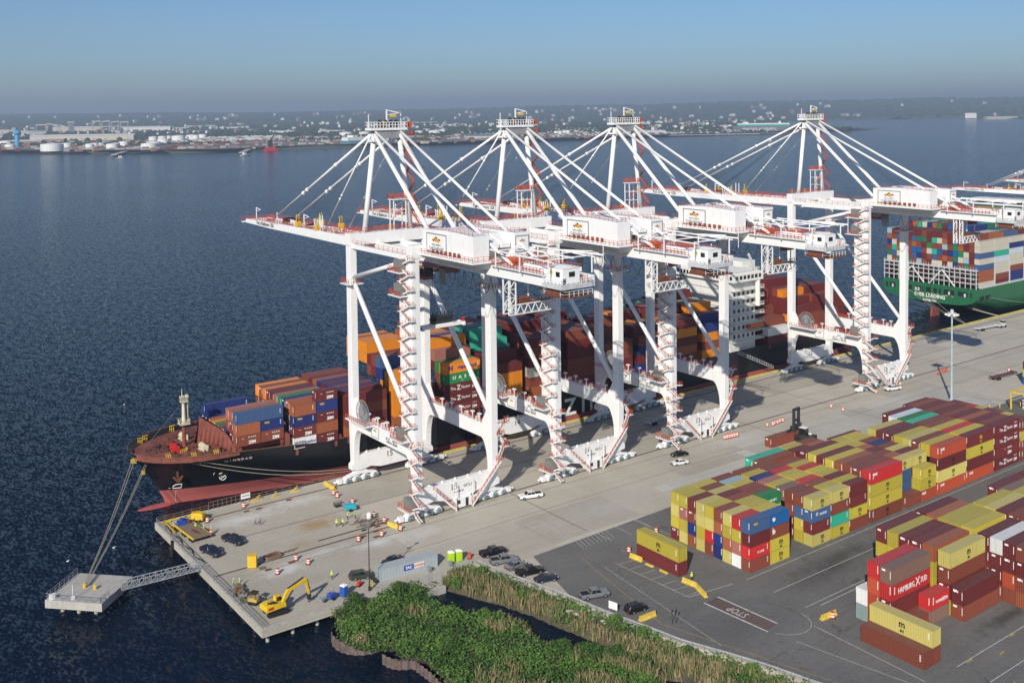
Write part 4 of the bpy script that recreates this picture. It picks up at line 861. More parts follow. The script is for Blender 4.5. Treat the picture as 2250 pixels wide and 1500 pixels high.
for b, (x0, L, H) in enumerate(BAYS):
    cx = x0+CL[L]/2
    for r in range(9):
        c = TOP[b][r]
        if c == ' ': continue
        y = Y0+RP*r+1.22; n = 4
        if b == 7 and r == 0: n = 1
        if b == 8 and r == 0: n = 3
        low = []
        if r == 0: low = list(LOW[b])[:n-1]
        elif b == 0: low = list(END0[r])
        elif b == 2 and r == 3: low = list('BMY')
        elif b == 3 and r in (1, 2): low = list('YYS') if r == 1 else list('BMB')
        elif b in (7, 8) and r == 1: low = list('BSS') if b == 7 else list('BYM')
        elif b == 1 and r == 1: low = list('YMB')
        low = [None]*(n-1-len(low))+low if r or b else low
        for t, cl in list(enumerate(low))+[(n-1, c)]:
            if not cl: continue
            lg = LOGO0.get((b, t)) if r == 0 else ('hanjin' if (b, r) == (2, 3) and t == 3 else 'msc' if (b, r, t) in ((8, 1, 3), (7, 1, 3)) else 'cai' if cl in 'MB' and rc.random() < 0.25 else None)
            mk = rc.choice(['id', 'id', 'id2', 'side', 'far']) if cl not in 'Yy' else ('id' if rc.random() < 0.2 else None)
            cont(cx+rc.uniform(-0.05, 0.05), y+rc.uniform(-0.03, 0.03), t*H+0.004*t, L, H, cl, ylab(cl, L, t, n, r, b), GRP, mk, lg)
# behind the block
for i, (x0, y, L, z, H, c, lb) in enumerate((
    (103.8, -70.9, 40, 7.78, H1, 'T', 'mint green long container on the back edge of the yard block'), (103.9, -73.4, 40, 7.78, H1, 'B', 'red brown long container on top beside the mint green one'),
    (116.6, -70.9, 20, 7.78, H1, 'Y', 'yellow short container at the back edge, right of the mint green one'), (116.6, -73.4, 20, 7.78, H1, 'M', 'maroon short container at the back edge behind the red brown one'), (122.9, -70.9, 20, 7.78, H1, 'B', 'red brown short container near the black lift truck, rear of the block'),
    (122.9, -73.4, 20, 7.78, H1, 'U', 'rust stained short container at the rear of the yard block'), (157.0, -72.7, 40, 8.7, H2, 'M', 'maroon long container on the back edge, left of the silver one'),
    (169, -72.7, 40, 8.7, H2, 'B', 'red brown long container on the far back edge of the block'), (103.8, -70.9, 40, 5.18, H1, 'B', 'red brown long container right under the mint green one'), (103.9, -73.4, 40, 5.18, H1, 'B', 'red brown long container under the topmost red brown one at the back'),
    (138.7, -47.9, 40, 0, H1, 'B', 'red brown long container lying alone beside the black lift truck'), (150.3, -59.9, 40, 0, H2, 'M', 'maroon long container lying alone behind the yard block'),
    (186.6, -59.9, 40, 0, H2, 'M', 'maroon long container, lower, of the pair by the grey lamp post'), (186.6, -59.9, 40, H2, H2, 'M', 'maroon long container, upper and farther, of the stack by the lamp post'), (186.6, -62.5, 40, H2, H2, 'M', 'maroon long container, upper and nearer, of the stack by the lamp post'), (186.6, -62.5, 40, 0, H2, 'B', 'red brown container, lower and nearer, of the stack by the lamp post'))):
    cont(x0+CL[L]/2, y, z, L, H, c, lb, 'loose containers behind the yard block', 'id2', 'zfac' if 'alone behind' in lb else 'dot' if 'mint green long' in lb else None)
# stack at the right edge
for t, (c, lb) in enumerate((('b', 'bright blue'), ('Y', 'yellow'), ('M', 'maroon'))):
    for k in range(1): cont(262.5, -60.0, t*H1, 40, H1, c, '%s container, %s, in the lone stack at the right edge' % (lb, tname(t, 3)), 'containers in the stack at the right edge')
for k, c in enumerate('NMBY'): cont(253+k*2.6, -69, 0, 20, H1, c, '%s container standing beyond the yellow pipe frame' % CC[c][0], 'containers in the stack at the right edge', rz=R(90))
# --- right hand block
G2 = 'containers stacked in the right hand yard block'
def c2(x0, ytop, L, H, cols, desc, logos=None, z0=0, door=()):
    n = len(cols)
    for t, c in enumerate(cols):
        if c == ' ': continue
        cont(x0+CL[L]/2+rc.uniform(-.04, .04), ytop-1.22, z0+t*(H+0.004), L, H, c, '%s %s container, %s, %s' % (CC[c][0], SZ[L], tname(t, n), desc), G2, 'id2' if c in 'MBKP' else 'side' if c in 'RO' else None, (logos or {}).get(t), door=t in door)
c2(90.2, -114.6, 40, H2, ' MYM', 'outer left row of the right block')
c2(90.2, -117.1, 40, H2, ' BYY', 'second row in of the right block')
c2(90.2, -119.6, 40, H2, '  BM', 'third row in of the right block', {3: 'cai'})
c2(90.2, -122.1, 40, H2, '  BM', 'fourth row in of the right block', {3: 'cai'})
c2(90.2, -124.6, 40, H2, 'YYYU', 'fifth row in of the right block')
c2(89.8, -128.0, 40, H2, 'YMBy', 'stack with the large black letters, right block', {3: 'msc'})
c2(89.5, -130.9, 40, H2, 'BM', 'two high pair standing in front of the right block', {1: 'cai'})
c2(75.5, -122.8, 40, H2, 'UOOR', 'left half of the tall red front stack')
c2(75.5, -125.35, 40, H2, 'BMRK', 'right half of the tall red front stack', {2: 'hamburg'})
c2(75.7, -120.2, 20, H2, 'gW', 'refrigerated pair at the left of the red stack', door=(0, 1))
c2(83.6, -127.95, 20, H1, 'KR', 'small pair in the nook beside the red stack', {1: 'hamburg'})
c2(77.0, -127.95, 20, H1, 'B', 'low one behind the yellow container in front')
c2(102.9, -128.4, 40, H2, 'BBMM', 'second stack column at the right edge', {3: 'cai'})
c2(102.9, -130.9, 40, H2, 'BMMW', 'stack under the white door end at the right edge', door=(3,))
c2(102.9, -133.4, 40, H2, 'BOMM', 'stack beside the white door end at the right edge', {3: 'zim', 2: 'cai'}, door=(0,))
c2(102.9, -135.9, 40, H2, 'UBMB', 'outer stack at the right edge of the picture', {1: 'cai'})
c2(102.9, -138.4, 40, H2, 'BMYB', 'last stack cut by the right edge of the picture')
for k, c in enumerate('MUYYY'): c2(103.6, -114.7-2.49*k, 40, H2, '  '[:0]+'   '+c, '%s row of the tops behind the right block' % ORD[k])
for k, c in enumerate('YBYyMB'):
    if k > 1: c2(116.6, -114.7-2.49*k, 40, H2, '   '+c, '%s row of the far tops, right block' % ORD[k])
c2(131.5, -114.8, 40, H1, 'YYYM', 'outer left row of the rear right block', {3: 'cai'})
c2(131.5, -117.3, 40, H1, 'YYYK', 'second row of the rear right block', {3: 'cai'})
for k, c in enumerate('YyMBM'): c2(131.5, -119.8-2.49*k, 40, H1, '   '+c, '%s row of the rear right block' % ORD[k+2])
for k, c in enumerate('MKYMB'): c2(144.3, -114.8-2.49*k, 40, H1, '   '+c, '%s row of the farthest right tops' % ORD[k])
# crosswise containers on the lane
def cy(x, y, z, H, c, lb, logo=None, door=False):
    o = cont(x, y, z, 40, H, c, lb, 'long containers set crosswise to the quay', 'far', logo, rz=R(-90), door=door)
cy(62.95, -82.6, 0, H2, 'M', 'maroon long container under the yellow one beside the parking bays'); cy(62.95, -82.6, H2, H2, 'Y', 'yellow long container on a maroon one beside the parking bays', 'msc')
cy(70.4, -131.9, 0, H2, 'B', 'red brown long container nearest the camera, left of a side by side pair'); cy(72.9, -131.9, 0, H2, 'B', 'red brown long container under the yellow one at the bottom right'); cy(72.9, -131.9, H2, H2, 'y', 'yellow ribbed long container with black letters, nearest the camera', 'msc')

# ------------------------------------------------------------------ ship at the quay, bow towards the left
HULLK = M('ship_black_hull', (0.008, 0.009, 0.013), 0.38, var=0.2, scale=0.15, dirt=(0.05, 0.035, 0.028), dirt_amt=0.4, spec=0.5)
BOOT = M('ship_boot_red', (0.40, 0.105, 0.095), 0.55, var=0.10, scale=0.12, dirt=(0.24, 0.10, 0.06), dirt_amt=0.6)
DECKR = M('ship_deck_red', (0.20, 0.058, 0.04), 0.7, var=0.35, scale=0.5, dirt=(0.07, 0.04, 0.03), dirt_amt=0.6)
SWHITE = M('ship_white', (0.74, 0.74, 0.70), 0.5, var=0.05, dirt=(0.35, 0.25, 0.16), dirt_amt=0.35)
CREAM = M('ship_cream', (0.66, 0.60, 0.44), 0.55, dirt=(0.30, 0.18, 0.09), dirt_amt=0.5)
SYC, SB = 22.8, 31.4                                                    # centreline, beam
def zdeck(x): return 12.0 if x < 2 else 12.0-2.7*min(1, max(0, (x-2)/30))**1.2 if x < 250 else 9.3
def hb(x, z):
    f = max(0, min(1, (z+3)/15)); xs = -5.3-8.7*f**1.25; Le = 95-70*f
    t = (x-xs)/Le
    h = SB/2*(1-(1-min(1, max(0, t)))**(1.7+0.8*f))**(1-0.45*f) if t > 0 else 0
    if x > 225: h *= 1-(1-f*0.8)*0.5*((x-225)/40)**1.6
    return h
def hull(z0, z1f, name, mat, parent, nz=6):
    mb = MB(); cols = []; N = 90
    for i in range(N+1):
        u = (i/N)**1.6
        colp = []
        for j in range(nz+1):
            q = j/nz
            z = z0+(z1f(-14+279*u)-z0)*q; f = max(0, min(1, (z+3)/15)); xs = -5.3-8.7*f**1.25
            x = xs+(265-xs)*u; z = z0+(z1f(x)-z0)*q
            colp.append((x, hb(x, z), z))
        cols.append(colp)
    for s in (-1, 1):
        n = len(mb.v)
        for cp in cols: mb.v += [(x, SYC+s*h, z) for x, h, z in cp]
        m_ = nz+1
        for i in range(N):
            for j in range(nz):
                fcs = (n+i*m_+j, n+(i+1)*m_+j, n+(i+1)*m_+j+1, n+i*m_+j+1); mb.f.append(fcs if s < 0 else fcs[::-1]); mb.m.append(0)
    e = cols[-1]; mb.add([(x, SYC-h, z) for x, h, z in e]+[(x, SYC+h, z) for x, h, z in reversed(e)], [tuple(range(2*len(e)))])
    return mb.build(name, mat, parent, smooth=True, recalc=False)
ship = empty('container_ship', (0, 0, 0), 0, 'long black hulled container ship with pinkish red boot topping moored along the quay', 'ship', 'container ships at the quay')
hl = hull(0.8, zdeck, 'hull', HULLK, ship, 8); hull(-4.5, lambda x: 0.8, 'boot_topping', BOOT, ship, 3)
MB().sphere((-7.0, SYC, -3.6), 1.0, 14, 10, (6.6, 1.9, 1.05)).build('bulbous_bow', M('bulb_red', (0.36, 0.08, 0.075), 0.5), ship, smooth=True)
mb = MB(); st = [(-12.6, 0.2)]+[(x, hb(x, zdeck(x)-1.2)-0.1) for x in (-11, -9, -6, -3, 0, 4, 8)]
mb.add([(x, SYC-h, 10.75) for x, h in st]+[(x, SYC+h, 10.75) for x, h in reversed(st)], [tuple(range(2*len(st)))])
st = [(x, hb(x, zdeck(x)-1.0)-0.12) for x in (8, 12, 16, 20, 26, 32, 60, 120, 200, 240, 264)]
mb.add([(x, SYC-h, zdeck(x)-1.0) for x, h in st]+[(x, SYC+h, zdeck(x)-1.0) for x, h in reversed(st)], [tuple(range(2*len(st)))])
mb.build('deck', DECKR, ship)
# bulwark inner face, ribs
mb = MB()
for s in (-1, 1):
    pr = None; mb = MB()
    for k in range(26):
        x = -13.2+k*0.85; h = hb(x, 12.0)-0.18; a = (x, SYC+s*h, 10.7); b = (x, SYC+s*h, zdeck(x)-0.02)
        if pr: mb.add([pr[0], a, b, pr[1]], [(0, 1, 2, 3)])
        if k % 2: mb.bar((x, SYC+s*(h-0.1), 10.8), (x, SYC+s*(h-0.05), 11.9), 0.12, 0.3)
        pr = (a, b)
    mb.build('bulwark', DECKR, ship)

# rim along the sheer
mb = MB()
for s in (-1, 1):
    pts = [(-13.9+0.9*k, SYC+s*(hb(-13.9+0.9*k, 12.0)), zdeck(-13.9+0.9*k)+0.03) for k in range(45)]; mb.path(pts, 0.11, 5)
mb.build('rubbing_rim', M('rim_brown', (0.16, 0.085, 0.05), 0.7), ship)
# breakwater: a ribbed V of plate behind the foredeck
mb = MB()
for s in (-1, 1):
    A = [(3.0, SYC), (8.2, SYC+s*13.0)]
    zt = lambda f: 17.3-3.4*f if f < 0.72 else 17.3-3.4*0.72-(f-0.72)*13
    n = 9
    for k in range(n):
        f0, f1 = k/n, (k+1)/n
        P = lambda f, z, o=0: (3.0+5.2*f-o+0.10*(z-10.7), SYC+s*13.0*f, z)
        mb.add([P(f0, 10.7), P(f1, 10.7), P(f1, zt(f1)), P(f0, zt(f0))], [(0, 1, 2, 3)]); mb.add([P(f0, 10.7, -0.12), P(f1, 10.7, -0.12), P(f1, zt(f1), -0.12), P(f0, zt(f0), -0.12)], [(3, 2, 1, 0)])
        mb.bar(P(f1, zt(f1)), P(f0, zt(f0)), 0.2)
        p0 = Vector(P(f0, 10.7)); p1 = Vector(P(f0, zt(f0)-0.2)); q0 = Vector(P(f0, 10.7, 0.75)); mb.add([p0, p1, q0, p0+Vector((0, 0.06, 0)), p1+Vector((0, 0.06, 0)), q0+Vector((0, 0.06, 0))], [(0, 1, 2), (5, 4, 3), (1, 4, 5, 2), (0, 2, 5, 3)])
mb.build('breakwater', DECKR, ship, recalc=False)
mb = MB(); mb.tube((-0.3, SYC, 10.7), (-0.3, SYC, 16.4), 0.52, 12, 0.46); mb.mat(1); mb.tube((-0.3, SYC, 16.4), (-0.3, SYC, 22.0), 0.5, 12, 0.34); mb.box(-1.5, 1.0, SYC-1.2, SYC+1.2, 16.3, 16.5); mb.box(-1.0, 0.8, SYC-0.8, SYC+0.8, 21.9, 22.1)
mb.rail([(-1.5, SYC-1.2, 16.5), (1, SYC-1.2, 16.5), (1, SYC+1.2, 16.5), (-1.5, SYC+1.2, 16.5), (-1.5, SYC-1.2, 16.5)], 1.0, 0.8, 0.08); mb.rail([(-1, SYC-.8, 22.1), (.8, SYC-.8, 22.1), (.8, SYC+.8, 22.1), (-1, SYC+.8, 22.1), (-1, SYC-.8, 22.1)], 1.2, 0.6, 0.08)
mb.bar((0.75, SYC-0.25, 16.5), (0.75, SYC-0.25, 22), 0.08); mb.bar((0.75, SYC+0.25, 16.5), (0.75, SYC+0.25, 22), 0.08)
for k in range(12): mb.bar((0.75, SYC-0.25, 16.8+k*0.44), (0.75, SYC+0.25, 16.8+k*0.44), 0.07)
mb.box(0.3, 0.9, SYC-0.4, SYC+0.4, 22.8, 23.6); mb.tube((-0.6, SYC, 22.1), (-0.6, SYC, 25.4), 0.14, 6, 0.05); mb.box(-1.3, -0.2, SYC-0.05, SYC+0.05, 23.2, 23.35)
mb.build('foremast', [DECKR, CREAM], ship)
MB().tube((-0.8, SYC, 21.5), (-10.5, SYC, 11.8), 0.05, 4).build('forestay_wire', DARK, ship)
def winch(x, y, m, r=0.7):
    mb = MB(); mb.tube((x, y-1.4, 11.6), (x, y+1.4, 11.6), r*0.55, 12); 
    for yy in (-1.4, -0.4, 0.4, 1.4): mb.tube((x, y+yy-0.07, 11.6), (x, y+yy+0.07, 11.6), r, 14)
    mb.box(x-0.7, x+0.7, y-1.9, y-1.55, 10.75, 12.2); mb.box(x-0.8, x+0.8, y-1.6, y+1.6, 10.75, 11.0); mb.build('winch', m, ship)
winch(-3.6, SYC-2.6, REDP, 0.85); winch(-3.4, SYC+3.4, DECKR); winch(2.4, SYC-6.0, CREAM, 0.75); winch(1.2, SYC+5.4, CREAM); winch(4.4, SYC-8.4, DECKR)
mb = MB()
for x, y in ((-9.5, 1.2), (-8.0, -1.6), (-5.5, -5.0), (-6.5, 3.5), (-1.6, -7.4), (1.0, -8.8), (5, -10.6), (-2, 7.6), (2.5, 8.6), (-2.4, 0.8), (0.6, -3.4)): mb.tube((x, SYC+y, 10.75), (x, SYC+y, 11.45), 0.28, 8); mb.tube((x+0.9, SYC+y, 10.75), (x+0.9, SYC+y, 11.45), 0.28, 8); mb.box(x-0.4, x+1.3, SYC+y-0.35, SYC+y+0.35, 10.75, 10.85)
for k in range(26): x = rc.uniform(-9, 7); y = rc.uniform(-1, 1)*(hb(x, 10.7)-2.2); mb.box(x, x+rc.uniform(0.3, 1.2), SYC+y, SYC+y+rc.uniform(0.3, 1.0), 10.76, 10.8+rc.uniform(0.2, 1.1))
mb.build('deck_fitting', M('deck_fitting_brown', (0.10, 0.045, 0.035), 0.75, var=0.5, scale=1.5), ship)
mb = MB()
for x, s, o_ in ((-8.8, 1, 0.9), (-7.2, 1, 0.9), (-7.4, -1, 0.5), (-2.2, -1, 0.6), (2.8, -1, 0.6), (1.0, 1, 0.8)):
    y = SYC+s*(hb(x, 11.5)-o_)
    for dx in (-0.5, 0, 0.5): mb.path([(x+dx, y, 10.75), (x+dx, y, 12.3), (x+dx, y-s*0.9, 12.6)], 0.075, 5)
    for hh in (11.5, 12.3): mb.bar((x-0.6, y, hh), (x+0.6, y, hh), 0.1)
mb.rail([(-3, SYC-5.2, 10.75), (-1.2, SYC-5.2, 10.75), (-1.2, SYC-4.2, 10.75)], 0.9, 0.5, 0.09)
mb.build('fairlead_frame', YELP, ship)
def on_hull(x, z, off=0.04): return (x, SYC-hb(x, z)-off, z)
for ch, x in zip('ZIM   QINGDAO', [-0.2+0.95*k for k in range(13)]):
    if ch == ' ': continue
    a = Vector(on_hull(x-0.3, 9.1)); b_ = Vector(on_hull(x+0.3, 9.1)); c_ = Vector(on_hull(x, 9.7)); rgt = (b_-a).normalized(); upv = (c_-Vector(on_hull(x, 9.1))).normalized(); upv = (upv-rgt*upv.dot(rgt)).normalized()
    put_text(ch, 1.0, LWHITE, on_hull(x, 9.1, 0.1), rgt, upv, ship, sx=1.15)
mb = MB(); p = Vector(on_hull(-4.2, 6.5, 0.1)); mb.tube(p, p+Vector((0, 1.2, 0)), 0.95, 14); mb.build('hawse_pipe', HULLK, ship)
mb = MB(); mb.bar(p+Vector((0, -0.3, 0.2)), p+Vector((0.1, -0.35, -2.4)), 0.4); mb.bar(p+Vector((-1.0, -0.35, -1.0)), p+Vector((0.1, -0.4, -2.4)), 0.45); mb.bar(p+Vector((1.2, -0.5, -1.0)), p+Vector((0.1, -0.4, -2.4)), 0.45); mb.build('anchor', RUST, ship)
mb = MB()
for pts in ([(-4.0, 1.2), (-4.0, 1.9), (-3.4, 2.3), (-2.2, 2.3)], [(-4.0, 1.2), (-2.2, 1.2), (-2.2, 2.0)], [(-4.9, 1.3), (-4.6, 1.3)]): mb.path([on_hull(x, z, 0.06) for x, z in pts], 0.09, 4)
c = on_hull(6.6, 3.4, 0.06); pts = [(c[0]+0.75*math.cos(a*math.pi/8), on_hull(c[0]+0.75*math.cos(a*math.pi/8), 3.4, 0.06)[1], 3.4+0.75*math.sin(a*math.pi/8)) for a in range(17)]; mb.path(pts, 0.09, 4); mb.bar(on_hull(6.1, 2.9, 0.06), on_hull(7.1, 3.9, 0.06), 0.14); mb.bar(on_hull(6.1, 3.9, 0.06), on_hull(7.1, 2.9, 0.06), 0.14)
mb.bar(on_hull(4.2, 4.4, 0.06), on_hull(4.2, 5.2, 0.06), 0.12); mb.bar(on_hull(5.4, 4.6, 0.06), on_hull(6.0, 5.0, 0.06), 0.12); mb.bar(on_hull(-3.2, -2.6, 0.06), on_hull(-3.2, 0.6, 0.06), 0.06)
mb.build('hull_marks', LWHITE, ship)
for k, ch in enumerate('ZIM'): x = 113+k*5.2; put_text(ch, 7.2, LWHITE, on_hull(x, 3.3, 0.06), (1, 0, 0), (0, 0, 1), ship, sx=1.0, bold=0.15)
mb = MB(); x = 88; mb.prism([(x, 4.3), (x+1.2, 5.6), (x+2.2, 4.5), (x+3.8, 4.7), (x+2, 3.6), (x+1.1, 2.6), (x+0.9, 3.6), (x-2.5, 3.2), (x-0.5, 3.8)], 'y', SYC-hb(90, 4)-0.12, SYC-hb(90, 4)-0.02); mb.build('hull_emblem', LWHITE, ship)
# accommodation block and aft
mb = MB(); mb.box(188, 201, SYC-13.4, SYC+13.4, 8.4, 33.4); mb.box(186.5, 202, SYC-16.4, SYC+16.4, 33.42, 36.2); mb.box(187.5, 201, SYC-16.0, SYC+16.0, 36.22, 36.6); mb.box(204, 211, SYC-5, SYC+5, 8.4, 38)
for z in (12, 15, 18, 21, 24, 27, 30): mb.box(188, 203.8, SYC-15.4, SYC+15.4, z, z+0.18)
mb.tube((193, SYC, 36.6), (193, SYC, 45), 0.5, 8, 0.25); mb.bar((192, SYC-3, 42), (192, SYC+3, 42), 0.3); mb.tube((200, SYC-15.5, 24), (200, SYC-15.5, 36), 0.9, 10); mb.bar((200, SYC-15.5, 35), (194, SYC-16.5, 43), 0.6)
ac = mb.build('accommodation', SWHITE, ship)
WB = [(186.42, 186.5, SYC-15.6+k*1.58, SYC-14.55+k*1.58, 34.3, 35.6) for k in range(20)]+[(187.5+k*2, 188.8+k*2, SYC-16.47, SYC-16.4, 34.3, 35.6) for k in range(7)]+[(189.5+k*2.4, 190.5+k*2.4, SYC-13.47, SYC-13.4, z, z+1.3) for z in (13, 16, 19, 22, 25, 28) for k in range(5)]
for q in WB: MB().box(*q).build('window', GLASS, ac)
mb = MB()
for z in (12, 15, 18, 21, 24, 27, 30): mb.rail([(188, SYC-15.3, z+0.18), (203.6, SYC-15.3, z+0.18)], 1.1, 1.6, 0.09)
mb.rail([(187.6, SYC-15.9, 36.6), (200.9, SYC-15.9, 36.6), (200.9, SYC+15.9, 36.6)], 1.1, 1.5, 0.09); mb.build('railing', SWHITE, ac)
mb = MB(); mb.tube((196, SYC-14.6, 17.0), (203, SYC-14.6, 17.0), 1.2, 10); mb.build('lifeboat', M('lifeboat_orange', (0.55, 0.16, 0.03), 0.5), ac)
mb = MB(); mb.bar((187.5, SYC-17.2, 8.9), (203.5, SYC-19.4, 1.6), 0.5, 0.12); mb.rail([(187.5, SYC-17.4, 9), (203.5, SYC-19.6, 1.7)], 1.0, 1.2, 0.08); mb.build('gangway', LGREY, ship)
# lashing posts and hatch clutter between the bays
SBAYS = [8.0, 22.4, 37.0, 51.4, 67.6, 82.6, 97.4, 112.2, 127.0, 141.8, 156.6, 171.4, 205.4, 219.6, 233.8, 248.0]
mb = MB()
for i, x in enumerate(SBAYS):
    zb = 12.1 if i == 0 else 9.1
    nn = 11 if i == 0 else 13
    for k in range(nn+1):
        y = (8.4 if i == 0 else 6.9)+k*2.46; mb.box(x+0.3, x+1.0, y-0.1, y+0.1, zb-1.4, zb-0.05); mb.box(x+11.2, x+11.9, y-0.1, y+0.1, zb-1.4, zb-0.05)
    mb.box(x+0.2, x+12, 10, 36, zb-1.3, zb-0.3); mb.box(x+12.6, x+13.4, 7.5, 38, zb-1.6, zb+1.2)
mb.build('hatch_coaming', DECKR, ship)
# the cargo: every bay from the quay outwards, each column from the hatch up
CARGO = {0: ['BUS|BNS', 'MBU', 'MBP', 'N', 'B', 'G', 'o', 'U', 'N', 'NN'],
         1: ['WMNU|MUMNM', 'MBNBU', 'BUBNMN', 'BUBMMG', 'BMUBMP', 'MBMTUM', 'UMBMMM', 'BMoMBo', 'MBooMB', 'BMooBo'],
         2: ['UBMM|BMBM', 'MMBMM', 'BMUUMN', 'MBMMUB', 'BUNMBN', 'MMBBMM', 'BMBMBN', 'MBUBBU', 'MoWMBM', 'BMoWBB', 'BBoMMB'],
         3: ['Uooo|BMoo', 'BSNoo', 'MUUoN', 'BMoBNS', 'MoUBMB', 'oUBMBM', 'BMoMBoo', 'MBUMBoo', 'BMoBMBo', 'MBUMoMU', 'MBMBMoo'],
         4: ['MMMGo', 'BMMBG', 'MBUBMP', 'BMBUMNo', 'MoUMBPN', 'BMMUMBP', 'MBoBMUo', 'BMUoMoo', 'MBMoUoU', 'BoMUMoo', 'MBMoMoU'],
         5: ['oooM', 'oUBMM', 'MBMUM', 'BMUMBT', 'MBMUBMT', 'BMUBMTD', 'MMUBMTT', 'BMBMUMP', 'MBUMBoM', 'MMBoMbB', 'MBoBMMB'],
         6: ['UBEMBM', 'MBMBMM', 'BMBMBB', 'MBMBMB', 'BMMBMMM', 'MBMUBMM', 'BMMBUPM', 'MMBBMMB', 'BMMBMLM', 'MBMBMMM', 'BMMBBMB']}
LOGS = {(0, 0, 0): 'zim', (0, 0, 1): None, (4, 0, 0): 'zfac', (4, 0, 1): 'zfac', (4, 0, 2): 'zfac', (4, 0, 3): 'uasc', (4, 0, 4): 'hapag', (5, 0, 0): 'hapag', (5, 0, 1): 'hapag', (5, 0, 2): 'hapag', (5, 0, 3): 'zfac', (3, 0, 3): 'hapag', (3, 0, 2): 'hapag'}
LATER = []
for b in range(7):
    x = SBAYS[b]; zb = 12.2 if b == 0 else 9.15
    for cnum, s in enumerate(CARGO[b]):
        y = (8.6 if b == 0 else 7.1)+1.23+cnum*2.46
        parts = s.split('|')
        for h, q in enumerate(parts):
            Lh = 40 if len(parts) == 1 else 20
            cx = x+6.1 if Lh == 40 else x+3.03+h*6.2
            H = H2 if (Lh == 40 and b > 0) else 2.74
            if (b == 1 and cnum) or b == 2: q = q[-4:]
            n = len(q)
            for t, c in enumerate(q):
                exposed = t >= n-2 or cnum <= 1 or b in (0, 1) and t >= 2
                if not exposed: continue
                if b > 1 and (cnum or b != 4):
                    LATER.append((cx-CL[Lh]/2, y, zb+t*(H+0.005), Lh, H, c)); continue
                lg = LOGS.get((b, cnum, t))
                if Lh == 20 and cnum == 0: lg = 'zimon' if c == 'W' else 'zim' if c == 'M' or (c == 'B' and t == 0) else 'tex' if c == 'N' else None
                half = '' if Lh == 40 else (', fore half' if h == 0 else ', aft half')
                lbl = '%s container%s, %s, %s column from quay, %s bay from bow' % (CC[c][0], half, tname(t, n), ORD[cnum], ORD[b])
                if b == 0 and t == 2 and cnum == 0: 
                    if h == 1: continue
                    cont(x+6.1, y, zb+t*2.745, 40, 2.74, 'S', 'slate blue long container lying across two short ones at the ship\'s bow', 'containers loaded on the black ship', 'far', None); continue
                cont(cx, y, zb+t*(H+0.005), Lh, H, c, lbl, 'containers loaded on the black ship', rc.choice(['id', 'id2', 'far']), lg)
# everything farther back on both ships is one mass of boxes
FAR = MB(); FKEYS = list(CM.keys()); rf = random.Random(3)
def fbox(x, y, z, L, H, c):
    FAR.mat(FKEYS.index(c)); l = CL[L]; FAR.box(x+0.06, x+l-0.06, y-1.17, y+1.17, z+0.05, z+H-0.04)
    if L:                                                                # posts and rails proud of the panels
        for yy in (-1.21, 1.13): FAR.box(x, x+0.14, y+yy, y+yy+0.08, z, z+H); FAR.box(x+l-0.14, x+l, y+yy, y+yy+0.08, z, z+H)
        FAR.box(x+0.14, x+l-0.14, y-1.21, y-1.17, z+H-0.12, z+H); FAR.box(x+0.14, x+l-0.14, y-1.21, y-1.17, z, z+0.14); FAR.box(x, x+0.06, y-1.13, y+1.13, z+H-0.12, z+H)
for q in LATER: fbox(*q)
HTS = {7: [6, 6, 6, 6, 6, 6, 7, 7, 7, 6, 6, 6], 8: [4, 4, 5, 5, 6, 6, 6, 5, 5, 5, 5, 4], 9: [4, 5, 5, 5, 5, 6, 6, 6, 6, 5, 5, 5], 10: [5, 5, 5, 5, 6, 6, 6, 6, 6, 6, 6, 5], 11: [4, 5, 5, 6, 6, 6, 6, 7, 7, 7, 6, 6], 12: [2, 3, 3, 4, 6, 6, 7, 7, 7, 7, 7, 7], 13: [4, 5, 6, 6, 6, 7, 7, 7, 7, 7, 7, 6], 14: [5, 5, 6, 6, 6, 6, 6, 6, 6, 6, 6, 6], 15: [1, 1, 2, 4, 4, 5, 5, 5, 5, 5, 5, 5]}
for b, hs in HTS.items():
    for cnum, n in enumerate(hs):
        y = 7.1+1.23+cnum*2.46
        for t in range(n):
            c = rf.choice('MMBMB' if b > 11 else 'MMBBMBUoNTMo' if b in (9, 10, 11) else 'MMMBB')
            if b == 11 and cnum < 2: c = 'oBo UN'[t] if t < 3 else 'N'
            if b == 12 and cnum == 0 and t == 1: c = 'W'
            if b in (12, 13) and rf.random() < 0.05: c = 'o'
            if c == ' ': c = 'M'
            fbox(SBAYS[b], y, 9.15+t*2.9, 40, 2.88, c)
# ------------------------------------------------------------------ green ship, stern towards us
GREENH = M('green_hull', (0.018, 0.125, 0.055), 0.45, var=0.12, scale=0.1, dirt=(0.07, 0.12, 0.07), dirt_amt=0.35)
es = empty('container_ship', (0, 0, 0), 0, 'dark green container ship seen from its high stern, name lettered across it', 'ship', 'container ships at the quay')
EX, EY0, EY1, EZ = 347.0, 8.0, 54.8, 12.6; EC = (EY0+EY1)/2
mb = MB(); rings = []
def esec(x):
    k = min(1, max(0, (x-EX)/45)); zb = 4.2-8.5*min(1, k*1.5); hw = (EY1-EY0)/2; pts = []
    for i in range(17):
        a = math.pi*i/16; u = math.cos(a); e = 0.42-0.12*k
        yy = EC-hw*math.copysign(abs(u)**0.55, u) if True else 0
        pts.append((x, yy, zb+(9.6-zb)*(1-(math.sin(a))**0.75)))
    return [(x, EY0, EZ)]+pts+[(x, EY1, EZ)]
for x in (EX, EX+3, EX+8, EX+15, EX+25, EX+40, EX+60, EX+330): rings.append(esec(x))
n = len(rings[0]); mb.v = [p for r in rings for p in r]
for k in range(len(rings)-1):
    for i in range(n): mb.f.append((k*n+i, k*n+(i+1) % n, (k+1)*n+(i+1) % n, (k+1)*n+i)); mb.m.append(0)
mb.f.append(tuple(range(n))); mb.m.append(0)
mb.build('hull', GREENH, es)
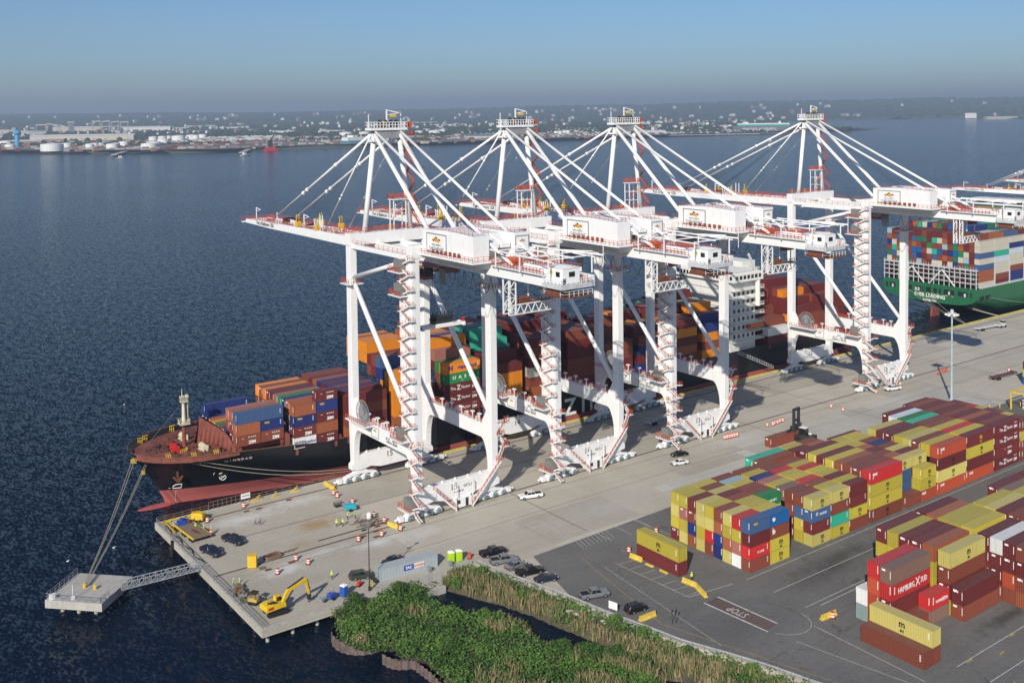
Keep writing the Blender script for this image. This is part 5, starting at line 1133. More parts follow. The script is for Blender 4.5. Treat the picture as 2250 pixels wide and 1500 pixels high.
mb = MB(); mb.prism([(349.5, -4), (356, -4), (355, 4.5), (351, 4.5)], 'y', EC-0.6, EC+0.6); mb.build('rudder', M('rudder_red', (0.24, 0.07, 0.05), 0.6), es)
mb = MB()
for y0, y1 in ((10.2, 11.0), (12.2, 16.8), (18.6, 23.6), (25, 25.9), (27, 28.6), (30, 32.4), (33.6, 34.2), (35, 38), (39.4, 41), (42.4, 44.2), (45.6, 46.2), (48, 51), (52, 53)): mb.box(EX-0.06, EX+0.3, y0, y1, 8.7, 10.9)
for x0, x1 in ((350, 353.2), (354.6, 358.6)): mb.box(x0, x1, EY0-0.06, EY0+0.3, 7.6, 9.2)
mb.build('mooring_port', M('port_dark', (0.012, 0.014, 0.013), 0.8), es)
mb = MB()
for y in (13, 20.5, 35.6, 37, 42.6, 49): mb.box(EX-0.12, EX-0.05, y, y+0.9, 8.7, 10.2)
mb.build('port_fitting', LGREY, es)
mb = MB()
for y in (19, 22, 26, 29, 31, 37, 40): mb.box(EX-0.3, EX, y, y+0.8, 7.9, 8.2)
mb.build('chock', YELP, es)
put_text('EVER LEADING', 2.3, LWHITE, (EX-0.08, 30.5, 7.0), (0, -1, 0), (0, 0, 1), es, sx=1.0, bold=0.06); put_text('LONDON', 1.5, LWHITE, (EX-0.08, 30.5, 4.9), (0, -1, 0), (0, 0, 1), es, bold=0.04)
mb = MB()
for k in range(19):
    y = EY0+0.4+k*2.54; mb.box(EX+0.15, EX+0.45, y-0.14, y+0.14, EZ, 21.6)
    for z in (14.6, 16.8): mb.box(EX+1.6, EX+1.8, y-0.12, y+0.12, EZ, 20.6)
for z in (14.7, 16.9, 19.0): mb.box(EX+0.1, EX+1.9, EY0+0.3, EY1-0.3, z, z+0.22)
mb.box(EX+0.1, EX+1.9, EY0+0.3, EY1-0.3, 20.6, 21.1)
for k in range(37): y = EY0+0.5+k*1.26; mb.box(EX+0.2, EX+0.35, y, y+0.12, 21.1, 22.3)
for x in (362.3, 375.2, 388.2, 401): 
    mb.box(x, x+0.7, EY0+0.1, EY1-0.1, EZ, 22.5); mb.box(x-12, x, EY0+0.1, EY0+1.2, EZ+0.4, EZ+0.7)
    for k in range(8): mb.box(x-12+k*1.5, x-11.2+k*1.5, EY0+0.05, EY0+0.5, EZ-0.02, EZ+1.0)
lb_ = mb.build('lashing_bridge', LGREY, es)
mb = MB()
for c in (24.5, 39.5):
    for s in (-1, 1): mb.bar((EX-0.1, c, 19.8), (EX-0.1, c+s*6.2, EZ+0.2), 0.4)
mb.build('lashing_brace', SWHITE, lb_)
mb = MB(); mb.box(426, 440, 11, 52, 12.6, 43); mb.box(424.5, 441, 8, 54.8, 43.02, 46); mb.mat(1); mb.box(425.9, 440.1, 10.9, 52.1, 37, 39); mb.box(425.9, 440.1, 10.9, 52.1, 41, 42.2); mb.mat(2); mb.box(424.4, 424.5, 9, 54, 43.9, 45.1); mb.mat(0)
for k in range(5): mb.box(425.8, 425.95, 20+k*2.2, 21.6+k*2.2, 39.6, 40.5)
mb.build('accommodation', [SWHITE, M('green_band', (0.02, 0.30, 0.12), 0.5), GLASS], es)
def ecol(): return rf.choice('MMBBMBUSNbLTEEDGMSNB')
NEAR = [['b', 'M', 'E', 'S', 'E', 'S', 'E', None], ['M', 'B', 'E', 'E', 'V', 'T', 'E', None], ['N', 'N', 'B', 'E', 'E', 'V', 'N', None], ['M', 'N', 'M', 'E', 'S', 'M', 'G', None]]
for bi, x in enumerate((EX+2.6, EX+15.6, EX+28.6, EX+41.6, EX+54.6)):
    for cnum in range(18):
        y = EY0+1.35+cnum*2.57
        n = 9 if bi == 0 else 9 if bi < 3 else 10
        if bi == 1 and cnum > 3: n = 10
        if bi == 2 and 3 < cnum < 16: n = 10
        for t in range(n):
            if bi and cnum > 1 and t < n-2 and cnum < 17: continue
            z = 12.9+t*2.6
            if cnum == 0 and bi < 4: c = NEAR[bi][t] if t < 7 else 'E'
            else: c = ecol()
            if t == n-1 and bi == 0: c = rf.choice('MMBMM') if 1 < cnum < 17 else c
            if cnum == 0 and t >= 8: continue
            if bi == 0 and t < 3: c = rf.choice('BUMUE')
            fbox(x, y, z, 40, 2.58, c)
tag(FAR.build('stacked_ship_containers', [CM[k] for k in FKEYS], recalc=False), 'mass of containers farther back on the black ship and on the green ship', 'containers', kind='stuff')
# mooring lines
def rope(name, pts, r, label, sag=0.0, parent=None):
    mb = MB()
    for a, b in zip(pts[:-1], pts[1:]):
        a = Vector(a); b = Vector(b); seg = [a.lerp(b, i/10)-Vector((0, 0, sag*math.sin(math.pi*i/10))) for i in range(11)]; mb.path(seg, r, 5)
    return tag(mb.build(name, ROPE), label, 'rope', 'mooring lines')
B1 = (-35.0, -19.4, 0.7)
for k, (p0, lb) in enumerate((((-13.3, 21.6, 10.9), 'mooring line from the very tip of the bow to the dolphin, uppermost'), ((-12.9, 21.0, 10.9), 'mooring line from the bow to the dolphin, with the upper right yellow tag'), ((-11.0, 20.0, 9.0), 'mooring line from below the bow to the dolphin, with the lower yellow tag'), ((-10.7, 19.7, 9.0), 'lowest mooring line from the bow down to the dolphin'))):
    rope('mooring_line', [p0, (B1[0]+0.15*k, B1[1]-0.1*k, B1[2])], 0.075, lb, 1.0)
for (x, y, z, lb) in ((-13.6, 21.0, 10.15, 'left'), (-13.3, 20.3, 10.2, 'right'), (-11.9, 18.4, 7.7, 'lower')):
    mb = MB(); mb.tube((x-0.05, y-0.05, z), (x+0.05, y+0.05, z+0.1), 0.001, 4) if False else mb.prism([(x-0.45, z-0.5), (x+0.45, z-0.5), (x+0.45, z+0.5), (x-0.45, z+0.5)], 'y', y-0.06, y+0.06); mb.tube((x, y-0.1, z), (x, y+0.1, z), 0.2, 8)
    tag(mb.build('rat_guard', YELP), 'yellow square tag on a mooring line under the bow, %s one' % lb, 'rope tag', 'yellow tags on the mooring lines')
rope('mooring_line', [on_hull(-6.0, 11.2, 0.1), (47.5, 4.2, 0.6)], 0.08, 'upper of two mooring lines running along the black hull to the quay', 3.2)
rope('mooring_line', [on_hull(-3.0, 11.0, 0.1), (48.5, 4.2, 0.6)], 0.08, 'lower of two mooring lines running along the black hull to the quay', 2.4)
for k, (y, z, xe, ye) in enumerate(((41, 8.4, 330.5, 4.2), (38, 8.4, 331, 4.2), (32, 8.4, 331.5, 4.2), (29, 8.4, 357, 4.2), (27, 8.4, 357.6, 4.2), (22, 8.4, 358.2, 4.2))):
    rope('mooring_line', [(EX-0.2, y, z), (xe, ye, 0.5)], 0.09, '%s of six stern lines from the green ship, counted from the left' % ORD[k], 1.0)
rope('mooring_line', [(357, EY0-0.1, 8.2), (420, 4.2, 0.6)], 0.09, 'long mooring line from the green ship\'s side along the quay', 2.0)
# ------------------------------------------------------------------ vehicles
def paint(name, c, rough=0.25, metal=0.0): return M(name, c, rough, metal, var=0.05, scale=0.8, spec=0.6)
PB = paint('paint_black', (0.008, 0.008, 0.009)); PN = paint('paint_dark_blue', (0.012, 0.018, 0.035)); PW = paint('paint_white', (0.75, 0.75, 0.74)); PS = paint('paint_silver', (0.30, 0.31, 0.32), 0.3, 0.5); PG = paint('paint_dark_green', (0.035, 0.05, 0.03)); PK = paint('paint_grey', (0.10, 0.11, 0.12), 0.3, 0.3)
LAMPR = M('tail_lamp_red', (0.4, 0.01, 0.01), 0.3); LAMPW = M('head_lamp_glass', (0.7, 0.7, 0.68), 0.15); CHROME = M('wheel_rim', (0.45, 0.45, 0.46), 0.3, 0.7)
VMESH = {}
def vehicle_meshes(kind):
    if kind in VMESH: return VMESH[kind]
    L, Wd, parts = {'pickup': (5.9, 2.0, 0), 'sedan': (4.8, 1.84, 0), 'suv': (4.6, 1.9, 0), 'van': (4.9, 1.95, 0)}[kind]
    h = Wd/2; body = MB(); glass = MB(); dark = MB()
    def ring(x, zb, zt, w, tw=None):
        tw = tw or w*0.93; return [(x, -w, zb), (x, w, zb), (x, w*1.0, zb+(zt-zb)*0.6), (x, tw, zt), (x, -tw, zt), (x, -w, zb+(zt-zb)*0.6)]
    f = L/2
    if kind == 'pickup':
        body.loft([ring(f, 0.50, 0.86, h*0.86), ring(f-0.15, 0.42, 1.02, h*0.95), ring(f-1.55, 0.40, 1.16, h), ring(0.95, 0.40, 1.18, h), ring(-0.95, 0.40, 1.16, h), ring(-f+0.06, 0.45, 1.14, h), ring(-f, 0.5, 1.12, h*0.97)])
        cab = [(1.45, 1.15), (0.72, 1.80), (-0.75, 1.82), (-1.0, 1.15)]
        dark.box(-f+0.16, -1.12, -h+0.14, h-0.14, 1.13, 1.165)
        for y in (-h+0.02, h-0.14): body.box(-f+0.02, -1.0, y, y+0.12, 1.1, 1.22)
        body.box(-f+0.0, -f+0.12, -h+0.04, h-0.04, 1.0, 1.22)
    elif kind == 'sedan':
        body.loft([ring(f, 0.45, 0.66, h*0.8), ring(f-0.2, 0.34, 0.80, h*0.94), ring(f-1.4, 0.32, 0.93, h), ring(0, 0.32, 0.98, h), ring(-f+1.0, 0.32, 0.98, h), ring(-f+0.12, 0.38, 0.94, h*0.93), ring(-f, 0.48, 0.8, h*0.84)])
        cab = [(1.05, 0.95), (0.32, 1.40), (-0.85, 1.42), (-1.65, 0.97)]
    else:
        tall = 1.72 if kind == 'suv' else 1.78
        body.loft([ring(f, 0.48, 0.8, h*0.84), ring(f-0.2, 0.38, 0.95, h*0.95), ring(f-1.25, 0.36, 1.06, h), ring(0, 0.36, 1.1, h), ring(-f+0.3, 0.36, 1.08, h), ring(-f, 0.46, 1.0, h*0.92)])
        cab = [(1.2, 1.05), (0.55, tall-0.03), (-1.75, tall-0.05), (-2.1, 1.06)]
    tw = h*0.80
    A, B_, C_, D = cab
    g = [[(A[0], -h*0.93, A[1]), (A[0], h*0.93, A[1]), (D[0], h*0.93, D[1]), (D[0], -h*0.93, D[1])], [(B_[0], -tw, B_[1]-0.05), (B_[0], tw, B_[1]-0.05), (C_[0], tw, C_[1]-0.05), (C_[0], -tw, C_[1]-0.05)]]
    glass.loft(g)
    body.loft([[(B_[0]+0.1, -tw-0.03, B_[1]-0.1), (B_[0]+0.1, tw+0.03, B_[1]-0.1), (C_[0]-0.08, tw+0.03, C_[1]-0.1), (C_[0]-0.08, -tw-0.03, C_[1]-0.1)], [(B_[0]-0.1, -tw+0.06, B_[1]), (B_[0]-0.1, tw-0.06, B_[1]), (C_[0]+0.1, tw-0.06, C_[1]), (C_[0]+0.1, -tw+0.06, C_[1])]])
    for s in (-1, 1):
        for (p, q) in ((A, B_), (((A[0]+D[0])/2, A[1]), ((B_[0]+C_[0])/2-0.05, B_[1])), (D, C_)): body.bar((p[0], s*h*0.935, p[1]-0.02), (q[0], s*(tw+0.012), q[1]-0.06), 0.075)
        body.box(A[0]-0.35, A[0]-0.18, s*(h+0.02)-0.09, s*(h+0.02)+0.09, A[1]+0.02, A[1]+0.2)
    wheel = MB(); r_ = 0.39 if kind == 'pickup' else 0.34; wheel.tube((0, -0.13, 0), (0, 0.13, 0), r_, 14); wheel.mat(1); wheel.tube((0, -0.145, 0), (0, 0.145, 0), r_*0.6, 12)
    zl = 0.82 if kind == 'pickup' else 0.7
    hd = MB(); hd.box(-0.05, 0.06, -0.18, 0.18, -0.09, 0.09)
    bump = MB(); bump.box(f-0.06, f+0.07, -h*0.85, h*0.85, 0.38, 0.56); bump.box(-f-0.07, -f+0.06, -h*0.9, h*0.9, 0.42, 0.6); bump.box(f-0.1, f+0.015, -h*0.45, h*0.45, 0.6, 0.76); bump.box(-f+0.2, f-0.2, -h*0.8, h*0.8, 0.2, 0.4)
    VMESH[kind] = dict(L=L, h=h, wx=(f-1.0, -f+1.15), wr=r_, zl=zl, body=body.mesh('body', PB), glass=glass.mesh('window', GLASS), bed=dark.mesh('cargo_bed', BLACK) if dark.v else None, wheel=wheel.mesh('wheel', [BLACK, CHROME]), lamp=hd.mesh('lamp', LAMPW), bump=bump.mesh('bumper', DARK))
    return VMESH[kind]
def vehicle(kind, x, y, heading, pm, name, label, group, cat=None, z=0.006):
    d = vehicle_meshes(kind); t = empty(name, (x, y, z), R(heading), label, cat or ('pickup truck' if kind == 'pickup' else 'car'), group)
    def ob(nm, me, loc=(0, 0, 0), mt=None):
        o = bpy.data.objects.new(nm, me); link(o, t); o.location = loc
        if mt: o.material_slots[0].link = 'OBJECT'; o.material_slots[0].material = mt
        return o
    b = ob('body', d['body'], mt=pm)
    bv = b.modifiers.new('bevel', 'BEVEL'); bv.width = 0.05; bv.segments = 2; bv.limit_method = 'ANGLE'; bv.angle_limit = R(25)
    ob('window', d['glass'])
    if d['bed']: ob('cargo_bed', d['bed'])
    ob('bumper', d['bump'])
    for wx in d['wx']:
        for s in (-1, 1): ob('wheel', d['wheel'], (wx, s*(d['h']-0.12), d['wr']))
    for s in (-1, 1):
        ob('headlight', d['lamp'], (d['L']/2-0.07, s*d['h']*0.68, d['zl'])); ob('taillight', d['lamp'], (-d['L']/2+0.03, s*d['h']*0.78, d['zl']+0.12), LAMPR)
    return t
GV = 'vehicles parked around the quay'
vehicle('pickup', 38.3, -57.1, -8, PB, 'pickup_truck', 'black pickup truck parked first in the row, next to the orange drum', GV)
vehicle('pickup', 37.8, -61.7, -18, PS, 'pickup_truck', 'silver extended cab pickup parked second in the row beside the marsh', GV)
vehicle('sedan', 38.4, -65.0, 4, PS, 'parked_car', 'small silver sedan between the silver pickup and a black pickup', GV)
vehicle('pickup', 38.9, -69.2, -12, PB, 'pickup_truck', 'black pickup truck parked fourth in the row beside the reeds', GV)
vehicle('sedan', 39.6, -73.6, -15, PN, 'parked_car', 'dark sedan parked last in the row beside the guardrail', GV)
vehicle('pickup', 42.7, -84.7, -17, PS, 'pickup_truck', 'silver crew cab pickup standing alone by the guardrail', GV)
vehicle('suv', 45.2, -93.7, -6, PB, 'parked_car', 'black hatchback standing by the white sign and yellow barrier', GV)
vehicle('pickup', 64.0, -36.7, 163, PW, 'pickup_truck', 'white pickup truck on the quay beside crane 15', GV)
vehicle('sedan', 114.2, -37.7, 162, PB, 'parked_car', 'black sedan with white doors beside crane 13', GV)
vehicle('sedan', 109.4, -42.5, 166, PW, 'parked_car', 'white sedan beside the black one near crane 13', GV)
vehicle('pickup', 216.2, -35.9, 166, PW, 'pickup_truck', 'white pickup truck at the foot of crane 12', GV)
vehicle('pickup', -3.2, -16.8, -72, PN, 'pickup_truck', 'dark blue pickup on the pier head, right one of two', GV)
vehicle('pickup', -9.2, -19.6, -76, PN, 'pickup_truck', 'dark blue pickup on the pier head, left one beside the flatbed', GV)
vehicle('suv', 10.7, -49.6, -18, PG, 'parked_car', 'small dark green hatchback left of the grey office container', GV)
vehicle('sedan', 19.4, -47.4, 178, PN, 'parked_car', 'dark sedan half hidden behind the grey office container', GV)

# ------------------------------------------------------------------ people, one continuous skinned figure each
PM = {}
def person_mesh(pose):
    if pose in PM: return PM[pose]
    st = {'stand': ((0.0, 0.12), (0.0, -0.12), (0.05, 0.30, 0.85), (0.05, -0.30, 0.85)), 'walk': ((0.22, 0.11), (-0.24, -0.11), (-0.16, 0.30, 0.88), (0.20, -0.29, 0.90)), 'work': ((0.05, 0.16), (-0.05, -0.16), (0.42, 0.16, 0.95), (0.45, -0.12, 1.0))}[pose]
    ln = 0.16 if pose == 'work' else 0.0
    V = [((0, 0, 0.95), 0.155), ((ln*0.4, 0, 1.15), 0.15), ((ln, 0, 1.40), 0.165), ((ln*1.2, 0, 1.53), 0.062), ((ln*1.35+0.01, 0, 1.63), 0.098), ((ln*1.4+0.01, 0, 1.74), 0.085)]
    E = [(0, 1), (1, 2), (2, 3), (3, 4), (4, 5)]
    for (fx, fy), hand, s in ((st[0], st[2], 1), (st[1], st[3], -1)):
        i = len(V); V += [((0, s*0.10, 0.88), 0.10), ((fx*0.5+0.04, s*0.11, 0.48), 0.072), ((fx, fy, 0.09), 0.052), ((fx+0.17, fy, 0.05), 0.045)]; E += [(0, i), (i, i+1), (i+1, i+2), (i+2, i+3)]
        i = len(V); ex, ey, ez = (ln+hand[0])*0.5-0.05, s*0.27, 1.16; V += [((ln, s*0.19, 1.42), 0.062), ((ex, ey, ez), 0.048), (hand, 0.038), ((hand[0]+0.05, hand[1], hand[2]-0.09), 0.034)]; E += [(2, i), (i, i+1), (i+1, i+2), (i+2, i+3)]
    me = bpy.data.meshes.new('person'); me.from_pydata([v for v, r_ in V], E, []); o = bpy.data.objects.new('person', me); link(o)
    m = o.modifiers.new('skin', 'SKIN'); 
    for k, (v, r_) in enumerate(V): me.skin_vertices[0].data[k].radius = (r_, r_*1.15 if k < 3 else r_)
    me.skin_vertices[0].data[0].use_root = True
    s_ = o.modifiers.new('sub', 'SUBSURF'); s_.levels = 1; s_.render_levels = 1
    dg = bpy.context.evaluated_depsgraph_get(); res = bpy.data.meshes.new_from_object(o.evaluated_get(dg)); bpy.data.objects.remove(o)
    res.materials.clear()
    for mt in (SKIN, VEST, CLOTH, BLACK): res.materials.append(mt)
    for p in res.polygons:
        c = p.center; z = c.z; armx = abs(c.y) > 0.235 and z < 1.1
        p.material_index = 3 if z < 0.12 else 2 if z < 0.93 and not armx else 0 if z > 1.5 or armx else 1
        p.use_smooth = True
    PM[pose] = res; return res
HM = MB(); HM.sphere((0, 0, 0), 0.125, 12, 8, (1.08, 0.95, 0.85)); HM.box(0.05, 0.19, -0.09, 0.09, -0.03, 0.0); HATM = {}
def person(x, y, heading, pose, label, top=None, hat=PW, z=0.0):
    o = bpy.data.objects.new('person', person_mesh(pose)); link(o); o.location = (x, y, z); o.rotation_euler.z = R(heading)
    tag(o, label, 'person', 'people on the quay')
    if top: o.material_slots[1].link = 'OBJECT'; o.material_slots[1].material = top
    if hat:
        if 'm' not in HATM: HATM['m'] = HM.mesh('hard_hat', PW, True)
        h = bpy.data.objects.new('hard_hat', HATM['m']); link(h, o); h.location = ((0.22 if pose == 'work' else 0.015), 0, 1.76); h.material_slots[0].link = 'OBJECT'; h.material_slots[0].material = hat
GREYC = M('grey_work_shirt', (0.32, 0.34, 0.37), 0.85)
person(18.7, -23.2, 40, 'stand', 'worker in a lime vest, left of two standing beside the rust stain')
person(20.0, -23.7, 200, 'stand', 'worker in a lime vest, right of two standing beside the rust stain')
person(22.7, -20.8, 300, 'work', 'worker in a lime shirt bending near the blue compressor, left of two')
person(24.3, -21.6, 120, 'stand', 'worker in a lime vest and dark trousers close to the compressor', hat=YELP)
person(5.9, -46.4, 60, 'walk', 'worker in a lime jacket walking alone on the pier left of the green hatchback')
person(-11.2, -37.4, 330, 'stand', 'worker in a lime vest left of the pair behind the material pile')
person(-10.2, -38.2, 150, 'stand', 'worker in a lime vest right of the pair behind the material pile')
person(-6.3, -7.5, 180, 'work', 'worker in a lime vest bending at the right edge of the flatbed')
person(-7.5, -5.2, 240, 'work', 'worker in a lime vest leaning on the flatbed platform', z=0.0)
person(-5.4, -9.6, 100, 'work', 'worker in a lime vest stooping beside the red and white drum')
person(4.5, -10.4, 320, 'walk', 'man in grey clothes without a vest, left of two on the white dust', GREYC, None)
person(5.3, -11.2, 300, 'walk', 'man in grey clothes without a vest, right of two on the white dust', GREYC, None)
person(62.6, -91.4, 240, 'stand', 'person in a lime vest standing behind the yellow barriers below the stacked pair')

# ------------------------------------------------------------------ drums, barriers
def drum(x, y, label, group='striped traffic drums on the quay', r=0.3, h=1.05, allo=False):
    if 'drum%d' % allo not in VMESH:
        mb = MB(); n = 14
        ORG = bpy.data.materials.get('drum_orange') or M('drum_orange', (0.62, 0.08, 0.02), 0.5)
        zs = [0.06, 0.26, 0.46, 0.66, 0.86, 1.0]
        for k in range(5): mb.mat(0 if k % 2 == 0 or allo else 1); rr = 0.31-0.012*k; mb.tube((0, 0, zs[k]), (0, 0, zs[k+1]), rr+0.008, n, rr-0.004)
        mb.mat(2); mb.tube((0, 0, 0), (0, 0, 0.07), 0.42, n); mb.mat(0); mb.box(-0.12, 0.12, -0.03, 0.03, 1.0, 1.1)
        VMESH['drum%d' % allo] = mb.mesh('traffic_drum', [ORG, LWHITE, BLACK])
    o = bpy.data.objects.new('traffic_drum', VMESH['drum%d' % allo]); link(o); o.location = (x, y, 0.004); o.scale = (1.25, 1.25, 1.2)
    return tag(o, label, 'traffic drum', group)
for x, y, lb in ((-3.7, -2.2, 'beside the yellow generator'), (6.4, 1.1, 'by the white board on the edge fence'), (27.1, -7.0, 'front one of the pair at the yellow barrier by crane 15'), (27.2, -4.8, 'rear one of the pair at the yellow barrier by crane 15'), (28.2, -12.8, 'standing alone above the wire bin and the compressor'), (28.2, -23.3, 'right of the blue compressor'), (28.6, -27.6, 'left of the yellow barrier by the landside rail'),
    (29.3, -33.8, 'right end of the yellow barrier by the landside rail'), (24.4, -33.9, 'right one on the white dust above the lamp post'), (19.0, -33.2, 'left one on the white dust above the lamp post'), (4.0, -33.6, 'nearest the open wooden crate'), (5.2, -37.0, 'right of the wooden crate, further out on the dust'), (-1.8, -37.3, 'in front of the yellow shed'), (-5.6, -9.8, 'beside the flatbed'),
    (61.9, -73.9, 'at the upper end of the yellow barriers by the stacked pair'), (73.5, -70.3, 'just left of the front stack of the big yard block'), (117.1, -34.7, 'behind the black sedan'), (183.8, -35.5, 'left of two alone on the apron behind the lift truck'), (183.6, -40.0, 'right of two alone on the apron behind the lift truck'), (208.7, -34.8, 'left of the white pickup at crane 12'), (223.6, -34.0, 'right of the white pickup at crane 12'), (269.3, -47.3, 'beyond the truck chassis at the right'), (72.0, -117.8, 'behind the lone yellow barrier in the lane')):
    drum(x, y, 'striped drum '+lb)
for k, (x, y) in enumerate(((153.2, -35.6), (155.2, -36.0), (156.4, -35.6), (157.7, -35.7), (159.3, -35.3), (160.4, -35.5))): drum(x, y, 'striped drum in the group beside the lift truck mast, %s from left' % ORD[k])
for k in range(6): drum(134.6+k*0.95, -35.7-0.08*k, 'red and white drum in the tight row right of crane 13, %s from the left' % ORD[k])
for k, (x, y) in enumerate(((246.4, -34.3), (250.6, -33.5), (252.3, -33.7))): drum(x, y, 'red drum in the trio left of the tall grey lamp post, %s from the left' % ORD[k], allo=True)
drum(33.4, -55.5, 'plain orange drum between the lime toilets and the black pickup', allo=True)
def barrier(x, y, rz, L, label, low=False, group='yellow concrete barriers'):
    k = 'bar%.1f%d' % (L, low)
    if k not in VMESH:
        mb = MB()
        if low: mb.prism([(-0.22, 0), (0.22, 0), (0.16, 0.32), (-0.16, 0.32)], 'x', -L/2, L/2)
        else: mb.prism([(-0.42, 0), (0.42, 0), (0.42, 0.18), (0.16, 0.5), (0.11, 0.98), (-0.11, 0.98), (-0.16, 0.5), (-0.42, 0.18)], 'x', -L/2, L/2)
        VMESH[k] = mb.mesh('barrier', bpy.data.materials.get('barrier_yellow') or M('barrier_yellow', (0.62, 0.44, 0.06), 0.75, var=0.2, scale=1.0, dirt=(0.25, 0.2, 0.12), dirt_amt=0.6))
    o = bpy.data.objects.new('barrier', VMESH[k]); link(o); o.location = (x, y, 0.008); o.rotation_euler.z = R(rz)
    tag(o, label, 'barrier', group)
    if not low:
        b = o.modifiers.new('bevel', 'BEVEL'); b.width = 0.03; b.segments = 1
barrier(60.6, -77.5, -84, 3.3, 'yellow barrier at the upper end of the line under the stacked pair'); barrier(60.7, -81.4, -86, 2.1, 'low yellow kerb block under the maroon container, left', True); barrier(60.9, -85.3, -88, 2.1, 'low yellow kerb block under the maroon container, right', True)
barrier(61.1, -92.3, -83, 3.5, 'yellow barrier beside the person below the stacked pair'); barrier(60.3, -96.2, -112, 4.2, 'yellow barrier turned outwards at the lower end of the line')
barrier(71.6, -117.2, -4, 4.0, 'yellow notched barrier standing alone in the lane'); barrier(45.0, -97.0, -2, 3.9, 'yellow barrier by the guardrail below the black hatchback')
barrier(28.8, -31.2, -78, 3.4, 'yellow barrier on the landside rail near crane 15'); barrier(28.6, 0.3, -90, 5.4, 'yellow barrier on the waterside rail left of crane 15')
# guardrail along the road
GRL = [(33.4, -58.6), (34.3, -64), (35.4, -69.5), (38.2, -80.5), (40.4, -93), (41.8, -98.5), (43.6, -107), (46.8, -115.2), (49.1, -121.6), (51.3, -130), (56, -146)]
mb = MB()
for a, b in zip(GRL[:-1], GRL[1:]): mb.bar((a[0], a[1], 0.62), (b[0], b[1], 0.62), 0.12, 0.30)
g = mb.build('guardrail', M('guardrail_zinc', (0.46, 0.47, 0.48), 0.5, 0.3, var=0.2), bevel=0)
tag(g, 'grey steel guardrail following the road edge above the marsh', 'guardrail')
k = 0; post = MB(); post.box(-0.06, 0.06, -0.06, 0.06, -0.3, 0.75); pm_ = post.mesh('post', GREYS)
for a, b in zip(GRL[:-1], GRL[1:]):
    n = max(1, int(math.hypot(b[0]-a[0], b[1]-a[1])/2))
    for i in range(n): o = bpy.data.objects.new('post', pm_); link(o, g); o.location = (a[0]+(b[0]-a[0])*i/n-0.12, a[1]+(b[1]-a[1])*i/n, 0)
sg = empty('road_sign', (41.7, -91.2, 0.0), R(-75), 'blank white board facing the road beside the guardrail', 'sign'); mb = MB(); mb.box(-0.95, 0.95, -0.03, 0.03, 0.5, 1.9); mb.build('board', LWHITE, sg); mb = MB(); mb.box(-0.8, -0.7, 0.031, 0.1, -0.3, 1.8); mb.box(0.7, 0.8, 0.031, 0.1, -0.3, 1.8); mb.build('post', GREYS, sg)
for x, y, lb in ((47.2, -101.2, 'thin dark signpost by the lower guardrail, left of two'), (47.9, -101.5, 'thin dark signpost by the lower guardrail, right of two')): mb = MB(); mb.tube((x, y, 0), (x, y, 2.6), 0.05, 6); mb.box(x-0.2, x+0.2, y-0.02, y+0.02, 2.1, 2.6); tag(mb.build('signpost', DARK), lb, 'signpost', 'thin signposts by the guardrail')

# ------------------------------------------------------------------ pier head furniture
def toilet(x, y, rz, c, lid, label, grp):
    t = empty('portable_toilet', (x, y, 0.003), R(rz), label, 'portable toilet', grp); mb = MB(); mb.box(-0.58, 0.58, -0.58, 0.58, 0.08, 2.1)
    for k in range(4): mb.box(-0.61, -0.58, -0.5+k*0.27, -0.38+k*0.27, 0.2, 2.0); mb.box(-0.5+k*0.27, -0.38+k*0.27, -0.61, -0.58, 0.2, 2.0)
    mb.build('cabin', c, t, bevel=0.03); mb = MB(); mb.loft([[(-.62, -.62, 2.1), (.62, -.62, 2.1), (.62, .62, 2.1), (-.62, .62, 2.1)], [(-.5, -.5, 2.32), (.5, -.5, 2.32), (.5, .5, 2.32), (-.5, .5, 2.32)], [(-.2, -.25, 2.42), (.2, -.25, 2.42), (.2, .25, 2.42), (-.2, .25, 2.42)]]); mb.build('roof', lid, t, bevel=0.04)
    mb = MB(); mb.box(-0.45, 0.45, -0.645, -0.612, 0.15, 2.0); mb.build('door', c, t); mb = MB(); mb.box(-0.5, 0.5, -0.5, 0.5, 0, 0.08); mb.build('skid', DARK, t)
LIME = M('toilet_lime', (0.40, 0.62, 0.02), 0.5); TBLUE = M('toilet_blue', (0.03, 0.10, 0.38), 0.5)
toilet(29.3, -54.6, -8, LIME, LWHITE, 'lime green portable toilet with white roof, left of two', 'lime toilets'); toilet(31.0, -55.0, -8, LIME, LWHITE, 'lime green portable toilet with white roof, right of two', 'lime toilets'); toilet(4.5, -54.4, 20, TBLUE, LWHITE, 'blue and white portable toilet by the shrub at the pier edge', 'blue toilet')
# grey office container
oc = empty('office_container', (19.6, -52.9, 0.003), R(-5), 'grey ribbed office container with a blue and red name board', 'container'); OG = cont_mat('office_grey', (0.40, 0.46, 0.48))
o = bpy.data.objects.new('body', cont_mesh(40, H1)); link(o, oc); o.material_slots[0].link = 'OBJECT'; o.material_slots[0].material = OG; o.scale.x = 1.06
o = bpy.data.objects.new('door', door_mesh(H1)); link(o, oc); o.location.x = -6.48; o.material_slots[0].link = 'OBJECT'; o.material_slots[0].material = OG
mb = MB(); mb.box(-1.2, 1.0, -1.262, -1.225, 0.95, 2.0); mb.mat(1); mb.box(1.02, 3.4, -1.262, -1.225, 0.95, 2.0); mb.build('name_board', [BLUEP, M('board_pale', (0.75, 0.62, 0.56), 0.6)], oc)
put_text('FAC', 0.8, LWHITE, (-0.1, -1.28, 1.45), (1, 0, 0), (0, 0, 1), oc, bold=0.02); put_text('BARRIERS', 0.55, REDP, (2.2, -1.28, 1.45), (1, 0, 0), (0, 0, 1), oc)
